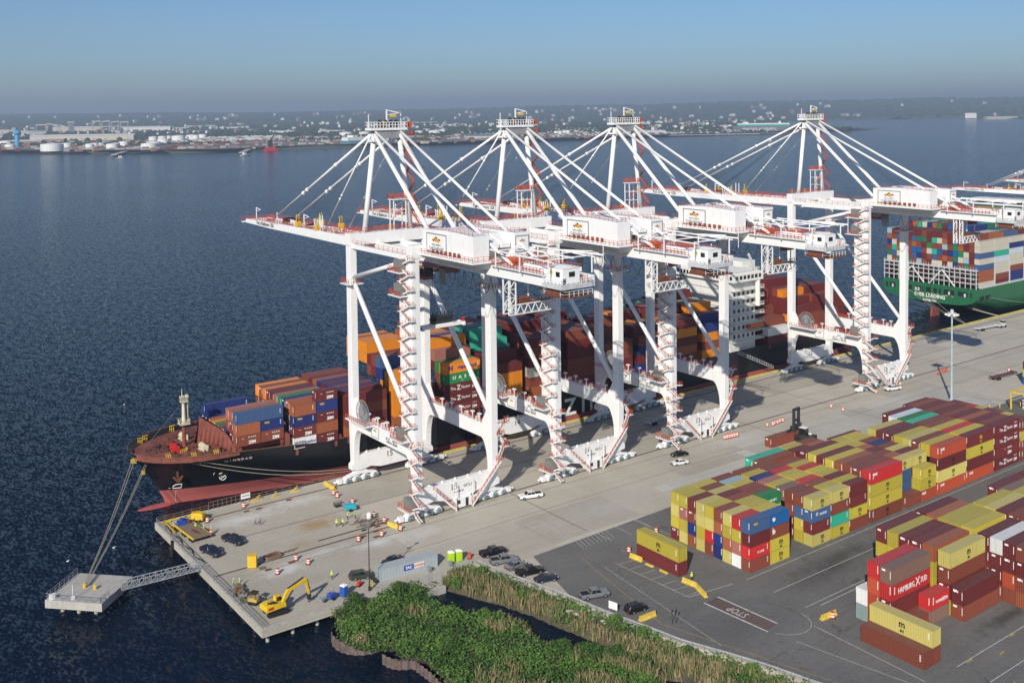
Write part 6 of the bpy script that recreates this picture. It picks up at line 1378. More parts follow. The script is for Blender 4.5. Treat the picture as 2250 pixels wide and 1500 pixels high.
mb = MB(); mb.box(-7.6, -6.6, -1.0, 1.2, 0, 0.2); mb.rail([(-7.6, -1.0, 0.2), (-7.6, 1.2, 0.2)], 1.9, 1, 0.06); mb.build('step_frame', DARK, oc)
for x, y, lb in ((28.0, -56.2, 'grey wheeled bin beside the lime toilets'), (23.2, -55.8, 'grey wheeled bin at the foot of the office container')): mb = MB(); mb.loft([[(-.3, -.3, 0), (.3, -.3, 0), (.3, .3, 0), (-.3, .3, 0)], [(-.38, -.38, 1), (.38, -.38, 1), (.38, .38, 1), (-.38, .38, 1)]]); mb.box(-.42, .42, -.42, .42, 1, 1.08); o = mb.build('waste_bin', GREYS); o.location = (x, y, 0.003); tag(o, lb, 'bin', 'grey bins')
# lamp posts
lp = empty('lamp_post', (9.6, -55.4, 0), 0, 'slim dark lamp post with two arms at the pier edge by the excavator', 'lamp post'); mb = MB(); mb.tube((0, 0, 0), (0, 0, 12.4), 0.13, 8, 0.08); mb.tube((0, 0, 0), (0, 0, 0.8), 0.28, 8); mb.build('pole', DARK, lp)
for s in (-1, 1): mb = MB(); mb.bar((0, 0, 12.4), (s*1.3, s*0.5, 12.6), 0.1); mb.box(s*1.3-0.45, s*1.3+0.45, s*0.5-0.2, s*0.5+0.2, 12.5, 12.7); mb.build('lamp_head', DARK, lp)
lp = empty('lamp_post', (218.4, -55.5, 0), 0, 'tall pale grey high mast lamp post on the apron by the green ship', 'lamp post'); mb = MB(); mb.tube((0, 0, 0), (0, 0, 28.5), 0.42, 10, 0.24); mb.tube((0, 0, 0), (0, 0, 1.0), 0.7, 10); mb.box(0.3, 0.9, -0.3, 0.3, 10.2, 11); mb.build('pole', M('mast_pale_blue', (0.42, 0.50, 0.53), 0.45, 0.2), lp)
mb = MB(); mb.tube((0, 0, 28.2), (0, 0, 28.6), 1.3, 12); mb.tube((0, 0, 28.6), (0, 0, 29.6), 0.5, 8); mb.build('head_ring', LGREY, lp)
for k in range(6): a = k*math.pi/3; mb = MB(); mb.box(1.6*math.cos(a)-0.4, 1.6*math.cos(a)+0.4, 1.6*math.sin(a)-0.35, 1.6*math.sin(a)+0.35, 27.7, 28.3); mb.build('lamp_head', LWHITE, lp)
mb = MB(); mb.tube((10.4, -55.0, 0), (10.4, -55.0, 1.7), 0.16, 10); tag(mb.build('bollard', YELP), 'yellow bollard at the foot of the slim lamp post', 'bollard')
for k in range(2): mb = MB(); mb.prism([(-0.22, 0), (0.22, 0), (0.15, 0.55), (0.28, 0.75), (-0.28, 0.75), (-0.15, 0.55)], 'y', -0.25, 0.25); mb.tube((0, 0, 0.05), (0, 0, 0.9), 0.28, 10); o = mb.build('bollard', YELP); o.location = ((-35.0, -19.4, 0.12), (-33.5, -21.4, 0.12))[k]; tag(o, 'yellow mooring bollard on the dolphin, %s' % ('with the lines made fast' if k == 0 else 'without a line'), 'bollard', 'bollards on the dolphin')
# dolphin
dl = empty('mooring_dolphin', (-34.3, -20.2, 0), 0, 'square concrete mooring dolphin off the pier head with a rail on its far side', 'dolphin')
mb = MB(); mb.prism([(-8.2, 0.2), (0.0, 8.6), (8.4, 0.0), (0.2, -8.4)], 'z', -1.5, 0.1); mb.build('slab', CONCR, dl)
mb = MB()
for x, y in ((-5, 0), (0, 5), (5, 0), (0, -5), (0, 0), (-2.5, 2.5), (2.5, -2.5), (-2.6, -2.6)): mb.tube((x, y, -5), (x, y, -1.5), 0.4, 8)
mb.build('pile', CONCR, dl)
mb = MB(); mb.rail([(-0.2, 8.3, 0.1), (-8.0, 0.3, 0.1), (0.1, -8.1, 0.1), (2.2, -6.0, 0.1)], 1.15, 1.7, 0.08); mb.build('handrail', GREYS, dl)
mb = MB(); mb.box(-7.4, -6.3, -0.6, 0.5, 0.1, 0.9); mb.tube((-3.8, -3.0, 0.1), (-3.8, -3.0, 3.0), 0.07, 6); mb.box(-4.2, -3.4, -3.1, -2.9, 0.1, 0.8); mb.build('locker', LWHITE, dl)
# gangway truss
gw = empty('gangway_bridge', (0, 0, 0), 0, 'grey truss footbridge from the pier head to the dolphin', 'footbridge'); A = Vector((-13.2, -25.3, 0.1)); B = Vector((-29.4, -24.4, 0.12)); d = (B-A).normalized(); sdir = Vector((-d.y, d.x, 0)); n = 14
mb = MB()
for s in (-0.75, 0.75):
    for z in (0, 1.35): mb.bar(A+sdir*s+Vector((0, 0, z)), B+sdir*s+Vector((0, 0, z)), 0.13)
    for i in range(n+1):
        p = A.lerp(B, i/n)+sdir*s; mb.bar(p, p+Vector((0, 0, 1.35)), 0.09)
        if i < n: q = A.lerp(B, (i+1)/n)+sdir*s; mb.bar(p+Vector((0, 0, 0 if i % 2 else 1.35)), q+Vector((0, 0, 1.35 if i % 2 else 0)), 0.08)
mb.build('truss', M('truss_zinc', (0.42, 0.43, 0.45), 0.5, 0.3), gw); mb = MB()
for i in range(40): p = A.lerp(B, (i+0.5)/40); mb.bar(p-sdir*0.7+Vector((0, 0, 0.03)), p+sdir*0.7+Vector((0, 0, 0.03)), 0.3, 0.05)
mb.build('deck_grating', GREYS, gw)
# edge rails of the pier
mb = MB(); mb.rail([(-13.3, 4.4, 0.2), (-13.3, -24.3, 0.2)], 1.05, 1.9, 0.09); mb.rail([(-13.3, -26.4, 0.2), (-13.3, -57.0, 0.2)], 1.05, 1.9, 0.09); tag(mb.build('edge_railing', M('edge_rail_grey', (0.25, 0.26, 0.28), 0.6, 0.2)), 'dark grey pipe railing along the end of the pier', 'railing')
mb = MB(); mb.rail([(-13.3, 4.45, 0.2), (-1, 4.45, 0.2)], 1.1, 2, 0.08); mb.rail([(-1, 4.3, 0.1), (9, 4.3, 0.1)], 1.9, 1.1, 0.09); mb.rail([(9.5, 4.3, 0.1), (32, 4.3, 0.1)], 1.2, 2.0, 0.09); tag(mb.build('timber_guard', WOOD), 'brown timber guard fence along the water edge of the pier', 'fence')
mb = MB(); mb.box(6.9, 9.2, 4.0, 4.1, 0.9, 2.2); mb.mat(1); mb.bar((7.1, 4.15, 0), (7.1, 4.15, 2.0), 0.1); mb.bar((9, 4.15, 0), (9, 4.15, 2.0), 0.1); tag(mb.build('notice_board', [LWHITE, WOOD]), 'white board on the timber guard fence facing the pier', 'notice board'); put_text('NOTICE', 0.5, LBLACK, (8.05, 3.97, 1.6), (1, 0, 0), (0, 0, 1), bpy.data.objects['notice_board'])
for x, y, rz, L, lb in ((10.4, 3.0, 0, 3.2, 'yellow timber prop leaning by the white board, longer'), (15.0, 2.6, 6, 2.2, 'yellow timber prop at the water edge, shorter'), (20.4, 2.9, -4, 2.6, 'yellow timber prop nearer crane 15')): mb = MB(); mb.box(-L/2, L/2, -0.12, 0.12, 0, 0.2); mb.bar((-L/2+0.3, 0, 0.15), (L/2-0.5, 0.3, 1.2), 0.16); o = mb.build('timber_prop', YELP); o.location = (x, y, 0.01); o.rotation_euler.z = R(rz); tag(o, lb, 'timber prop', 'yellow timber props on the water edge')
# yellow shed, generator, crate, pallets
sd_ = empty('tool_shed', (-4.6, -31.0, 0.01), R(-30), 'yellow upright tool cabin standing on the pier', 'cabin'); mb = MB(); mb.box(-0.9, 0.9, -0.8, 0.8, 0.1, 2.5); mb.build('cabin', YELP, sd_, bevel=0.03); mb = MB(); mb.box(-0.96, -0.9, -0.2, 0.15, 0.2, 2.3); mb.build('ladder', GREYS, sd_); mb = MB(); mb.box(-0.95, 0.95, -0.85, 0.85, 2.5, 2.58); mb.build('roof', YELP, sd_)
gn = empty('generator', (-5.2, -0.3, 0.01), R(-42), 'yellow boxy generator on wheels at the water edge of the pier', 'generator'); mb = MB(); mb.prism([(-1.4, 0.5), (1.4, 0.5), (1.4, 1.7), (1.0, 2.1), (-1.4, 2.1)], 'y', -0.8, 0.8); mb.build('housing', YELP, gn, bevel=0.05); mb = MB(); [mb.tube((x, -0.85, 0.35), (x, -0.65, 0.35), 0.35, 10) for x in (-0.8, 0.8)]; [mb.tube((x, 0.65, 0.35), (x, 0.85, 0.35), 0.35, 10) for x in (-0.8, 0.8)]; mb.box(-1.5, 2.2, -0.1, 0.1, 0.35, 0.5); mb.build('wheels', BLACK, gn); mb = MB(); mb.tube((-0.9, 0, 2.1), (-0.9, 0, 2.6), 0.1, 8); mb.build('exhaust', DARK, gn)
cb = empty('open_crate', (0.4, -29.6, 0.01), R(8), 'open wooden crate filled with scrap beside the landside rail', 'crate'); mb = MB(); mb.box(-1.7, 1.7, -0.9, -0.8, 0, 0.8); mb.box(-1.7, 1.7, 0.8, 0.9, 0, 0.8); mb.box(-1.7, -1.6, -0.8, 0.8, 0, 0.8); mb.box(1.6, 1.7, -0.8, 0.8, 0, 0.8); mb.box(-1.6, 1.6, -0.8, 0.8, 0, 0.1); mb.build('box', WOOD, cb); mb = MB()
for k in range(24): x, y = rc.uniform(-1.4, 1.4), rc.uniform(-.6, .6); mb.bar((x, y, 0.5), (x+rc.uniform(-.5, .5), y+rc.uniform(-.4, .4), 0.7+rc.random()*0.3), 0.12)
mb.build('scrap', RUST, cb)
for x, y, lb in ((-3.2, -33.0, 'flat wooden pallet in front of the yellow shed'), (24.6, -12.4, 'wire sided bin left of the compressor'),): mb = MB(); [mb.box(-0.7, 0.7, -0.6+k*0.22, -0.46+k*0.22, 0.1, 0.14) for k in range(6)]; [mb.box(-0.7+k*0.6, -0.55+k*0.6, -0.6, 0.62, 0, 0.1) for k in range(3)]; (mb.rail([(-1, -.6, .14), (1, -.6, .14), (1, .6, .14), (-1, .6, .14), (-1, -.6, .14)], 0.9, 0.3, 0.05) if 'wire' in lb else None); o = mb.build('pallet' if 'pallet' in lb else 'wire_bin', WOOD if 'pallet' in lb else DARK); o.location = (x, y, 0.01); tag(o, lb, 'pallet' if 'pallet' in lb else 'bin')
mb = MB()
for k in range(5): mb.bar((1.5+k*0.9, -28.9-0.1*k, 0.1), (3.2+k*0.9, -28.5+0.1*k, 0.12), 0.12)
tag(mb.build('timber_offcuts', WOOD), 'loose timber offcuts lying beside the open crate', 'timber', kind='stuff')
# compressor and scattered formwork
cp = empty('air_compressor', (25.6, -16.6, 0.01), R(-20), 'turquoise tow behind compressor among the traffic drums', 'compressor'); mb = MB(); mb.prism([(-1.3, 0.5), (1.3, 0.5), (1.4, 1.0), (1.0, 1.6), (-1.1, 1.6), (-1.4, 1.1)], 'y', -0.75, 0.75); mb.build('hood', M('compressor_turquoise', (0.02, 0.35, 0.42), 0.4), cp, bevel=0.06); mb = MB(); [mb.tube((0, s, 0.36), (0, s+0.16, 0.36), 0.36, 12) for s in (-0.9, 0.74)]; mb.bar((1.3, 0, 0.5), (2.4, 0, 0.4), 0.12); mb.build('wheels', BLACK, cp)
tk = empty('water_tank', (26.6, -24.0, 0.01), 0, 'small white plastic tank beside the striped drum', 'tank'); mb = MB(); mb.tube((0, 0, 0.1), (0, 0, 1.5), 0.55, 14); mb.tube((0, 0, 1.5), (0, 0, 1.65), 0.3, 12); mb.build('tank', LWHITE, tk, bevel=0.05); mb = MB(); mb.box(-.6, .6, -.6, .6, 0, .1); mb.build('skid', DARK, tk)
ws = empty('welding_set', (26.2, -13.6, 0.01), 0, 'dusty machine with a pale cover between wire bin and compressor', 'machine'); mb = MB(); mb.box(-0.9, 0.9, -0.6, 0.6, 0.3, 0.9); mb.sphere((0.2, 0, 0.95), 0.6, 8, 5, (1, 0.8, 0.5)); mb.build('body', GREYS, ws); mb = MB(); [mb.tube((x, -0.7, 0.25), (x, 0.7, 0.25), 0.25, 8) for x in (-.6, .6)]; mb.build('wheels', BLACK, ws)
mb = MB()
for k in range(46):
    x, y = 22+rc.uniform(0, 5.5), -28.6+rc.uniform(0, 5); a = rc.uniform(-0.5, 0.7) if rc.random() < 0.7 else rc.uniform(0, 3); L = rc.uniform(0.8, 2.8); mb.mat(rc.choice((0, 0, 1, 2))); z = 0.05+0.4*rc.random(); mb.bar((x, y, z), (x+L*math.cos(a), y+L*math.sin(a), z+rc.uniform(-0.05, 0.15)), 0.14, 0.1)
tag(mb.build('formwork_debris', [WOOD, GREYS, RUST]), 'scattered formwork, bars and plates on the rail by the work crew', 'debris', kind='stuff')
# flatbed platform
fb = empty('flatbed_trailer', (-8.8, -6.4, 0.01), R(-86), 'low timber decked flatbed platform parked at the pier corner', 'trailer'); mb = MB(); mb.box(-5.6, 5.6, -2.0, 2.0, 0.9, 1.15); mb.build('deck', WOOD, fb); mb = MB(); mb.box(-5.6, 5.6, -2.06, -1.98, 0.75, 1.2); mb.box(-5.6, 5.6, 1.98, 2.06, 0.75, 1.2)
for x in (-4.5, -2.5, 0, 2.5, 4.5): mb.box(x-0.1, x+0.1, -2, 2, 0.6, 0.88)
mb.build('frame', YELP, fb); mb = MB(); [mb.tube((x, s, 0.45), (x, s+0.3, 0.45), 0.45, 12) for x in (-4.6, -3.4, -0.6, 0.6, 3.4, 4.6) for s in (-2.05, 1.75)]; mb.build('wheels', BLACK, fb); mb = MB(); [mb.bar((x, -0.6+0.2*k, 1.25), (x+2.6, -0.3+0.2*k, 1.25), 0.14) for k, x in enumerate((0.5, 0.8, 0.3, 1.2))]; mb.box(-4.8, -3.2, -1, 1, 1.16, 1.9); mb.build('load', RUST, fb)
mb = MB(); mb.box(-0.9, 0.9, -0.7, 0.7, 0, 0.9); mb.tube((0, 0, 0.9), (0, 0, 1.4), 0.5, 10); mb.bar((-0.6, 0, 0.5), (1.2, 0.2, 1.6), 0.2); o = mb.build('pump_unit', BLUEP); o.location = (-9.8, -2.6, 1.17); tag(o, 'blue pump unit sitting on the flatbed at the pier corner', 'pump')
mb = MB()
for a, b in (((-11.8, 3.6), (-11.8, -4)), ((-11.8, 3.6), (-5, 3.6)), ((-12.4, 3), (-10.5, 3))): mb.bar((*a, 0.3), (*b, 0.3), 0.28)
tag(mb.build('yellow_pipe', YELP), 'yellow pipes lying in the pier corner behind the flatbed', 'pipes', kind='stuff')
mb = MB(); pts = [(-12.2, 1.5, 0.15)]
for k in range(1, 24): pts.append((-12.2+0.35*math.sin(k*0.9), 1.5-k*1.05, 0.12))
mb.path(pts, 0.12, 6); tag(mb.build('hose', BLACK), 'black hose running along the end railing of the pier', 'hose')
mb = MB(); mb.tube((-14.0, -8.6, -4.5), (-14.0, -8.6, 0.5), 0.3, 8); tag(mb.build('fender', BLACK), 'single dark timber fender pile on the end face of the pier', 'fender pile')
# excavator
ex = empty('excavator', (-8.8, -52.6, 0.01), R(-2), 'yellow tracked excavator with its arm bent down, at the pier corner', 'excavator')
for s in (-1, 1):
    mb = MB(); y = s*1.15; pr = [(-2.1, 0.25), (-1.75, 0.02), (1.75, 0.02), (2.1, 0.25), (2.2, 0.55), (1.95, 0.85), (-1.95, 0.85), (-2.2, 0.55)]; mb.prism(pr, 'y', y-0.32, y+0.32)
    for k in range(14): x = -2.0+k*0.31; mb.box(x, x+0.14, y-0.35, y+0.35, 0.86, 0.91)
    mb.build('track', BLACK, ex, bevel=0.02)
mb = MB(); mb.box(-0.8, 0.8, -0.85, 0.85, 0.5, 1.0); mb.tube((0, 0, 0.9), (0, 0, 1.15), 0.9, 16); mb.build('undercarriage', DARK, ex)
hs = empty('upper_body', (0, 0, 0), R(8)); hs.parent = ex
YX = M('excavator_yellow', (0.72, 0.48, 0.015), 0.38, var=0.06, dirt=(0.3, 0.2, 0.06))
mb = MB(); mb.prism([(-2.6, 1.2), (-2.75, 1.6), (-2.6, 2.3), (-1.2, 2.45), (0.2, 2.15), (1.5, 2.0), (1.6, 1.2)], 'y', -1.25, 0.15); mb.prism([(-2.6, 1.2), (-2.75, 1.6), (-2.6, 2.3), (-1.2, 2.45), (0.0, 2.1), (0.2, 1.2)], 'y', 0.15, 1.25); mb.build('house', YX, hs, bevel=0.08)
mb = MB(); mb.prism([(0.1, 1.25), (1.65, 1.25), (1.75, 1.9), (1.25, 2.95), (0.1, 2.98)], 'y', 0.28, 1.22); mb.build('cab', YX, hs, bevel=0.05); mb = MB(); mb.prism([(0.3, 1.95), (1.62, 1.95), (1.2, 2.82), (0.3, 2.85)], 'y', 0.25, 1.25); mb.build('cab_window', GLASS, hs); mb = MB(); mb.tube((-1.9, -0.5, 2.3), (-1.9, -0.5, 2.9), 0.1, 8); mb.box(-1.6, -0.4, -1.0, -0.2, 2.35, 2.55); mb.build('engine_cover', DARK, hs)
mb = MB(); mb.box(-2.2, -1.1, -1.27, -1.25, 1.5, 2.0); mb.build('badge', REDP, hs)
mb = MB(); mb.prism([(0.7, 1.6), (1.2, 1.5), (2.6, 3.4), (6.2, 4.5), (6.1, 4.9), (2.4, 4.1), (1.6, 3.4)], 'y', -0.75, -0.3); mb.build('boom', YX, hs, bevel=0.04)
st_ = MB(); st_.prism([(5.75, 5.3), (6.35, 5.0), (7.0, 1.8), (6.7, 1.5), (6.3, 2.8)], 'y', -0.7, -0.35); st_.build('stick', YX, hs, bevel=0.03)
mb = MB(); mb.bar((2.2, -0.52, 4.15), (5.7, -0.52, 5.25), 0.2); mb.bar((1.5, -0.9, 1.8), (3.2, -0.9, 3.7), 0.2); mb.bar((1.5, -0.18, 1.8), (3.2, -0.18, 3.7), 0.2); mb.bar((6.5, -0.52, 4.6), (7.1, -0.52, 2.4), 0.16); mb.build('hydraulic_ram', DARK, hs)
mb = MB(); mb.box(6.55, 7.15, -0.85, -0.2, 0.6, 1.6); mb.tube((6.8, -0.52, 0.05), (6.8, -0.52, 0.7), 0.12, 8); mb.build('breaker', DARK, hs)
# small digger and material pile
mg = empty('mini_digger', (-10.6, -46.6, 0.01), R(-60), 'small worn yellow and black digger between the excavator and the material pile', 'digger')
for s in (-0.55, 0.55): mb = MB(); mb.prism([(-1.0, 0.2), (-0.8, 0.02), (0.8, 0.02), (1.0, 0.2), (0.9, 0.5), (-0.9, 0.5)], 'y', s-0.2, s+0.2); mb.build('track', BLACK, mg)
mb = MB(); mb.prism([(-1.1, 0.55), (1.0, 0.55), (1.0, 1.1), (0.2, 1.3), (-1.1, 1.35)], 'y', -0.65, 0.65); mb.build('body', M('worn_yellow', (0.42, 0.30, 0.08), 0.6, var=0.3, scale=2), mg, bevel=0.04); mb = MB(); mb.path([(-0.6, -.55, 1.3), (-0.6, -.55, 2.3), (0.6, -.55, 2.3), (0.7, -.55, 1.1)], 0.06, 6); mb.path([(-0.6, .55, 1.3), (-0.6, .55, 2.3), (0.6, .55, 2.3), (0.7, .55, 1.1)], 0.06, 6); mb.box(-0.7, 0.7, -.6, .6, 2.3, 2.38); mb.build('canopy', DARK, mg); mb = MB(); mb.path([(1, 0, 1), (1.8, 0, 2.2), (2.7, 0, 1.9), (2.9, 0, 0.6)], 0.12, 6); mb.box(2.6, 3.2, -0.35, 0.35, 0.1, 0.7); mb.build('arm', DARK, mg)
mb = MB()
for k in range(90):
    f = rc.random(); x = -11.2+rc.gauss(0, 0.55); y = -38.6-6.5*f; s = rc.uniform(0.15, 0.45); mb.mat(rc.choice((0, 0, 1, 2, 3))); mb.box(x-s, x+s, y-s*0.7, y+s*0.7, 0.02+rc.random()*0.4, 0.3+rc.random()*0.9)
tag(mb.build('material_pile', [WOOD, GREYS, RUST, M('olive_tarp', (0.10, 0.13, 0.06), 0.8)]), 'heap of mixed material and tarps along the end railing of the pier', 'material pile', kind='stuff')
# blue machine and orange heater by the toilet
bm_ = empty('light_tower', (2.0, -54.2, 0.01), R(15), 'blue tow behind machine with folded mast left of the blue toilet', 'machine'); mb = MB(); mb.prism([(-0.9, 0.45), (0.9, 0.45), (0.9, 1.2), (-0.6, 1.35), (-0.9, 1.1)], 'y', -0.6, 0.6); mb.build('housing', BLUEP, bm_, bevel=0.05); mb = MB(); mb.bar((0.6, 0, 1.3), (-2.4, 0.2, 1.0), 0.16); mb.box(-2.9, -2.3, -0.4, 0.6, 0.7, 1.2); mb.bar((0.5, 0, 1.2), (0.5, 0, 2.4), 0.14); mb.build('mast', GREYS, bm_); mb = MB(); [mb.tube((0, s, 0.32), (0, s+0.15, 0.32), 0.32, 10) for s in (-0.75, 0.6)]; mb.build('wheels', BLACK, bm_)
oh = empty('heater', (8.9, -52.4, 0.01), R(30), 'small orange red machine with black top beside the lamp post', 'machine'); mb = MB(); mb.tube((-0.5, 0, 0.55), (0.5, 0, 0.55), 0.38, 12); mb.build('drum', REDP, oh); mb = MB(); mb.box(-0.55, 0.55, -0.4, 0.4, 0, 0.16); mb.tube((0.7, -0.3, 0.2), (0.7, 0.3, 0.2), 0.2, 8); mb.bar((0.3, 0, 0.8), (0.9, 0, 1.1), 0.08); mb.build('frame', BLACK, oh)
# ------------------------------------------------------------------ terminal machines
lt = empty('lift_truck', (150.5, -50.8, 0.0), R(100), 'tall black mast lift truck behind the yard block', 'lift truck')
mb = MB()
for y in (-1.35, 1.35): mb.box(2.0, 2.7, y-0.3, y+0.3, 0.4, 9.0)
mb.box(2.0, 2.7, -1.6, 1.6, 8.5, 9.0); mb.box(2.05, 2.5, -1.5, 1.5, 5.4, 6.0); mb.box(2.05, 2.5, -1.4, 1.4, 3.2, 3.6); mb.build('mast', DARK, lt); mb = MB(); mb.box(2.9, 3.5, -3.6, 3.6, 2.6, 3.2); mb.box(2.7, 3.4, -1.6, 1.6, 2.0, 4.0); mb.build('spreader', DARK, lt)
mb = MB(); mb.prism([(-3.4, 0.8), (2.0, 0.8), (2.0, 1.8), (0.6, 2.0), (-3.4, 2.3)], 'y', -1.3, 1.3); mb.build('body', DARK, lt, bevel=0.06); mb = MB(); mb.box(-1.0, 1.0, -0.9, 0.9, 2.05, 3.9); mb.build('cab', GLASS, lt); mb = MB(); mb.box(-1.05, 1.05, -0.95, 0.95, 3.9, 4.0); mb.box(-2.4, -1.6, -0.3, 0.3, 2.35, 2.7); mb.build('cab_roof', LWHITE, lt); mb = MB(); [mb.tube((x, s, 0.8), (x, s+0.5, 0.8), 0.8, 14) for x in (-2.5, 1.3) for s in (-1.7, 1.2)]; mb.build('wheels', BLACK, lt)
def chassis(x, y, rz, m, label, tractor):
    t = empty('yard_chassis', (x, y, 0), R(rz), label, 'trailer', 'terminal chassis'); mb = MB()
    for s in (-0.5, 0.5): mb.box(-6.4, 6.0, s-0.12, s+0.12, 1.0, 1.3)
    for k in range(8): mb.box(-6.4+k*1.7, -6.2+k*1.7, -1.15, 1.15, 1.05, 1.25)
    mb.box(-6.6, -6.2, -1.25, 1.25, 0.9, 1.5); mb.box(5.8, 6.2, -1.25, 1.25, 0.9, 1.5); mb.build('frame', m, t); mb = MB(); [mb.tube((xx, s, 0.5), (xx, s+0.5, 0.5), 0.5, 12) for xx in (-4.8, -3.6) for s in (-1.2, 0.7)]; mb.build('wheels', BLACK, t)
    if tractor:
        mb = MB(); mb.box(6.4, 10.8, -1.2, 1.2, 0.6, 1.2); mb.box(8.6, 10.2, -1.1, 0.3, 1.2, 3.1); mb.build('tractor', m, t, bevel=0.05); mb = MB(); mb.box(8.55, 10.25, -1.14, 0.34, 2.1, 2.9); mb.build('cab_window', GLASS, t); mb = MB(); [mb.tube((xx, s, 0.55), (xx, s+0.45, 0.55), 0.55, 12) for xx in (7.2, 10.0) for s in (-1.3, 0.85)]; mb.build('tractor_wheels', BLACK, t)
chassis(329.0, -6.9, -8, LGREY, 'white yard tractor with empty chassis on the quay below the green ship', True); chassis(259.5, -50.6, -4, M('chassis_maroon', (0.10, 0.035, 0.03), 0.7), 'empty dark red chassis on the apron near the right edge', False); chassis(132, -12.5, 10, LGREY, 'empty white chassis under crane 13', False)
yf = empty('pipe_frame', (225.5, -71.0, 0), 0, 'yellow pipe frame round grey equipment beyond the yard block', 'frame'); mb = MB()
for x, y in ((0, 0), (16, 0), (0, -9), (16, -9)): mb.bar((x, y, 0), (x, y, 5.4), 0.4)
for a, b in (((0, 0), (16, 0)), ((0, 0), (0, -9)), ((16, 0), (16, -9)), ((0, -9), (16, -9))): mb.bar((*a, 5.4), (*b, 5.4), 0.4)
mb.build('frame', YELP, yf); mb = MB(); mb.box(3, 13, -8, -2, 0, 3.6); mb.mat(1); mb.bar((1, -8.6, 1), (1, -2, 3.2), 0.2); mb.bar((14.4, -8.6, 3), (14.4, -2, 1), 0.2); mb.build('equipment', [LGREY, DARK], yf)
for k in range(6): o = MB().tube((0, 0, 0), (0, 0, 1.2), 0.16, 8).build('bollard', YELP); o.location = (221+k*3.2, -66.5-1.6*k, 0); tag(o, 'yellow guard post in front of the pipe frame, %s from the left' % ORD[k], 'bollard', 'yellow guard posts')
br = MB(); br.box(-6, 6, -1.2, 1.2, 0, 0.5); 
mb = MB(); mb.box(76.2, 82.2, 1.6, 4.0, 0.02, 2.6); mb.box(76.0, 76.2, 1.5, 4.1, 0, 2.7); o = mb.build('maroon_cabin', CM['B'], bevel=0.03); tag(o, 'red brown container cabin standing on the quay left of crane 14', 'cabin')
# ------------------------------------------------------------------ far shore
def land_z(x, y):
    d = math.hypot(x-CAM.x, y-CAM.y); a = math.degrees(math.atan2(y-CAM.y, x-CAM.x))
    right = min(1, max(0, (62-a)/30)); k = min(1, max(0, (d-7600)/5600))
    return 3.2+(100+62*right)*k**1.15+(6*math.sin(x*0.0021)*math.sin(y*0.0017)+5*math.sin(x*0.0007+1))*k
SH_ = [(-3500, 3900), (-1200, 3300), (438, 2755), (661, 2424), (876, 2276), (1020, 2330), (1175, 2375), (1380, 2300), (1553, 2262), (2000, 2270), (2512, 2283), (3000, 2262), (3665, 2285), (3800, 2420), (3500, 2620), (3700, 3150), (4600, 3700), (5600, 4200), (6685, 4312), (6900, 3800), (6667, 3209), (7600, 2700), (9500, 1800), (12000, 300)]
FARP = SH_+[(15000, 1000), (15500, 6000), (13000, 12000), (8000, 15000), (2000, 16000), (-4000, 15000), (-6000, 8000)]
FIELD = M('far_ground', (0.085, 0.10, 0.06), 0.95, var=0.3, scale=0.004); LOT = M('far_lot', (0.16, 0.14, 0.125), 0.95, var=0.25, scale=0.01)
mb = MB(); idx = {}; S_ = 150
for i in range(-42, 104):
    for j in range(0, 108):
        x, y = i*S_, j*S_; p = (x, y)
        ins = inside(p, FARP)
        if ins or dist(p, SH_+SH_[::-1][1:-1]) < 160:
            idx[(i, j)] = len(mb.v); mb.v.append((x, y, land_z(x, y) if ins else -8))
for (i, j), a in idx.items():
    q = [idx.get((i+1, j)), idx.get((i+1, j+1)), idx.get((i, j+1))]
    if None not in q: mb.f.append((a, *q)); mb.m.append(0)
tag(mb.build('far_terrain', FIELD, smooth=True), kind='structure')
sheet('shore_lots', [(x, y+22) for x, y in SH_[2:13]]+[(3350, 2600), (2600, 3000), (1500, 3150), (700, 3250), (300, 3300)], 5.2, LOT)
# woods: many small crowns merged into one far mass
FTREE = leaf_mat('far_woods', (0.018, 0.032, 0.020), (0.036, 0.052, 0.030), 0.004)
rw = random.Random(21); mb = MB()
def crown(x, y, z, r):
    n = 6; ph = rw.random()*6; vs = [(x, y, z+r*rw.uniform(0.9, 1.25))]
    for k in range(n): a = ph+2*math.pi*k/n; q = r*rw.uniform(0.7, 1.15); vs.append((x+q*math.cos(a), y+q*math.sin(a), z+r*rw.uniform(0.35, 0.7)))
    for k in range(n): a = ph+0.3+2*math.pi*k/n; q = r*rw.uniform(0.75, 1.1); vs.append((x+q*math.cos(a), y+q*math.sin(a), z-r*0.2))
    mb.add(vs, [(0, 1+k, 1+(k+1) % n) for k in range(n)]+[(1+k, 1+n+k, 1+n+(k+1) % n, 1+(k+1) % n) for k in range(n)])
cnt = 0
for k in range(80000):
    d = 3200+10400*rw.random()**1.1; a = R(rw.uniform(23, 83)); x, y = CAM.x+d*math.cos(a), CAM.y+d*math.sin(a)
    if not inside((x, y), FARP): continue
    dens = 0.5+0.5*math.sin(x*0.0031+1)*math.sin(y*0.0043)+0.3*math.sin(x*0.011+y*0.006)
    if d < 4400 and dens < 0.62 and x < 3600: continue
    if x < 3900 and y < 2750 and dens < 0.8: continue
    if dens < rw.uniform(-0.2, 0.45): continue
    crown(x, y, land_z(x, y), rw.uniform(5.5, 10)*(1+(d-3000)/8000)); cnt += 1
    if cnt > 22000: break
tag(mb.build('far_woods', FTREE, recalc=False), 'bluish green wooded hills along the horizon across the water', 'woods', kind='stuff')
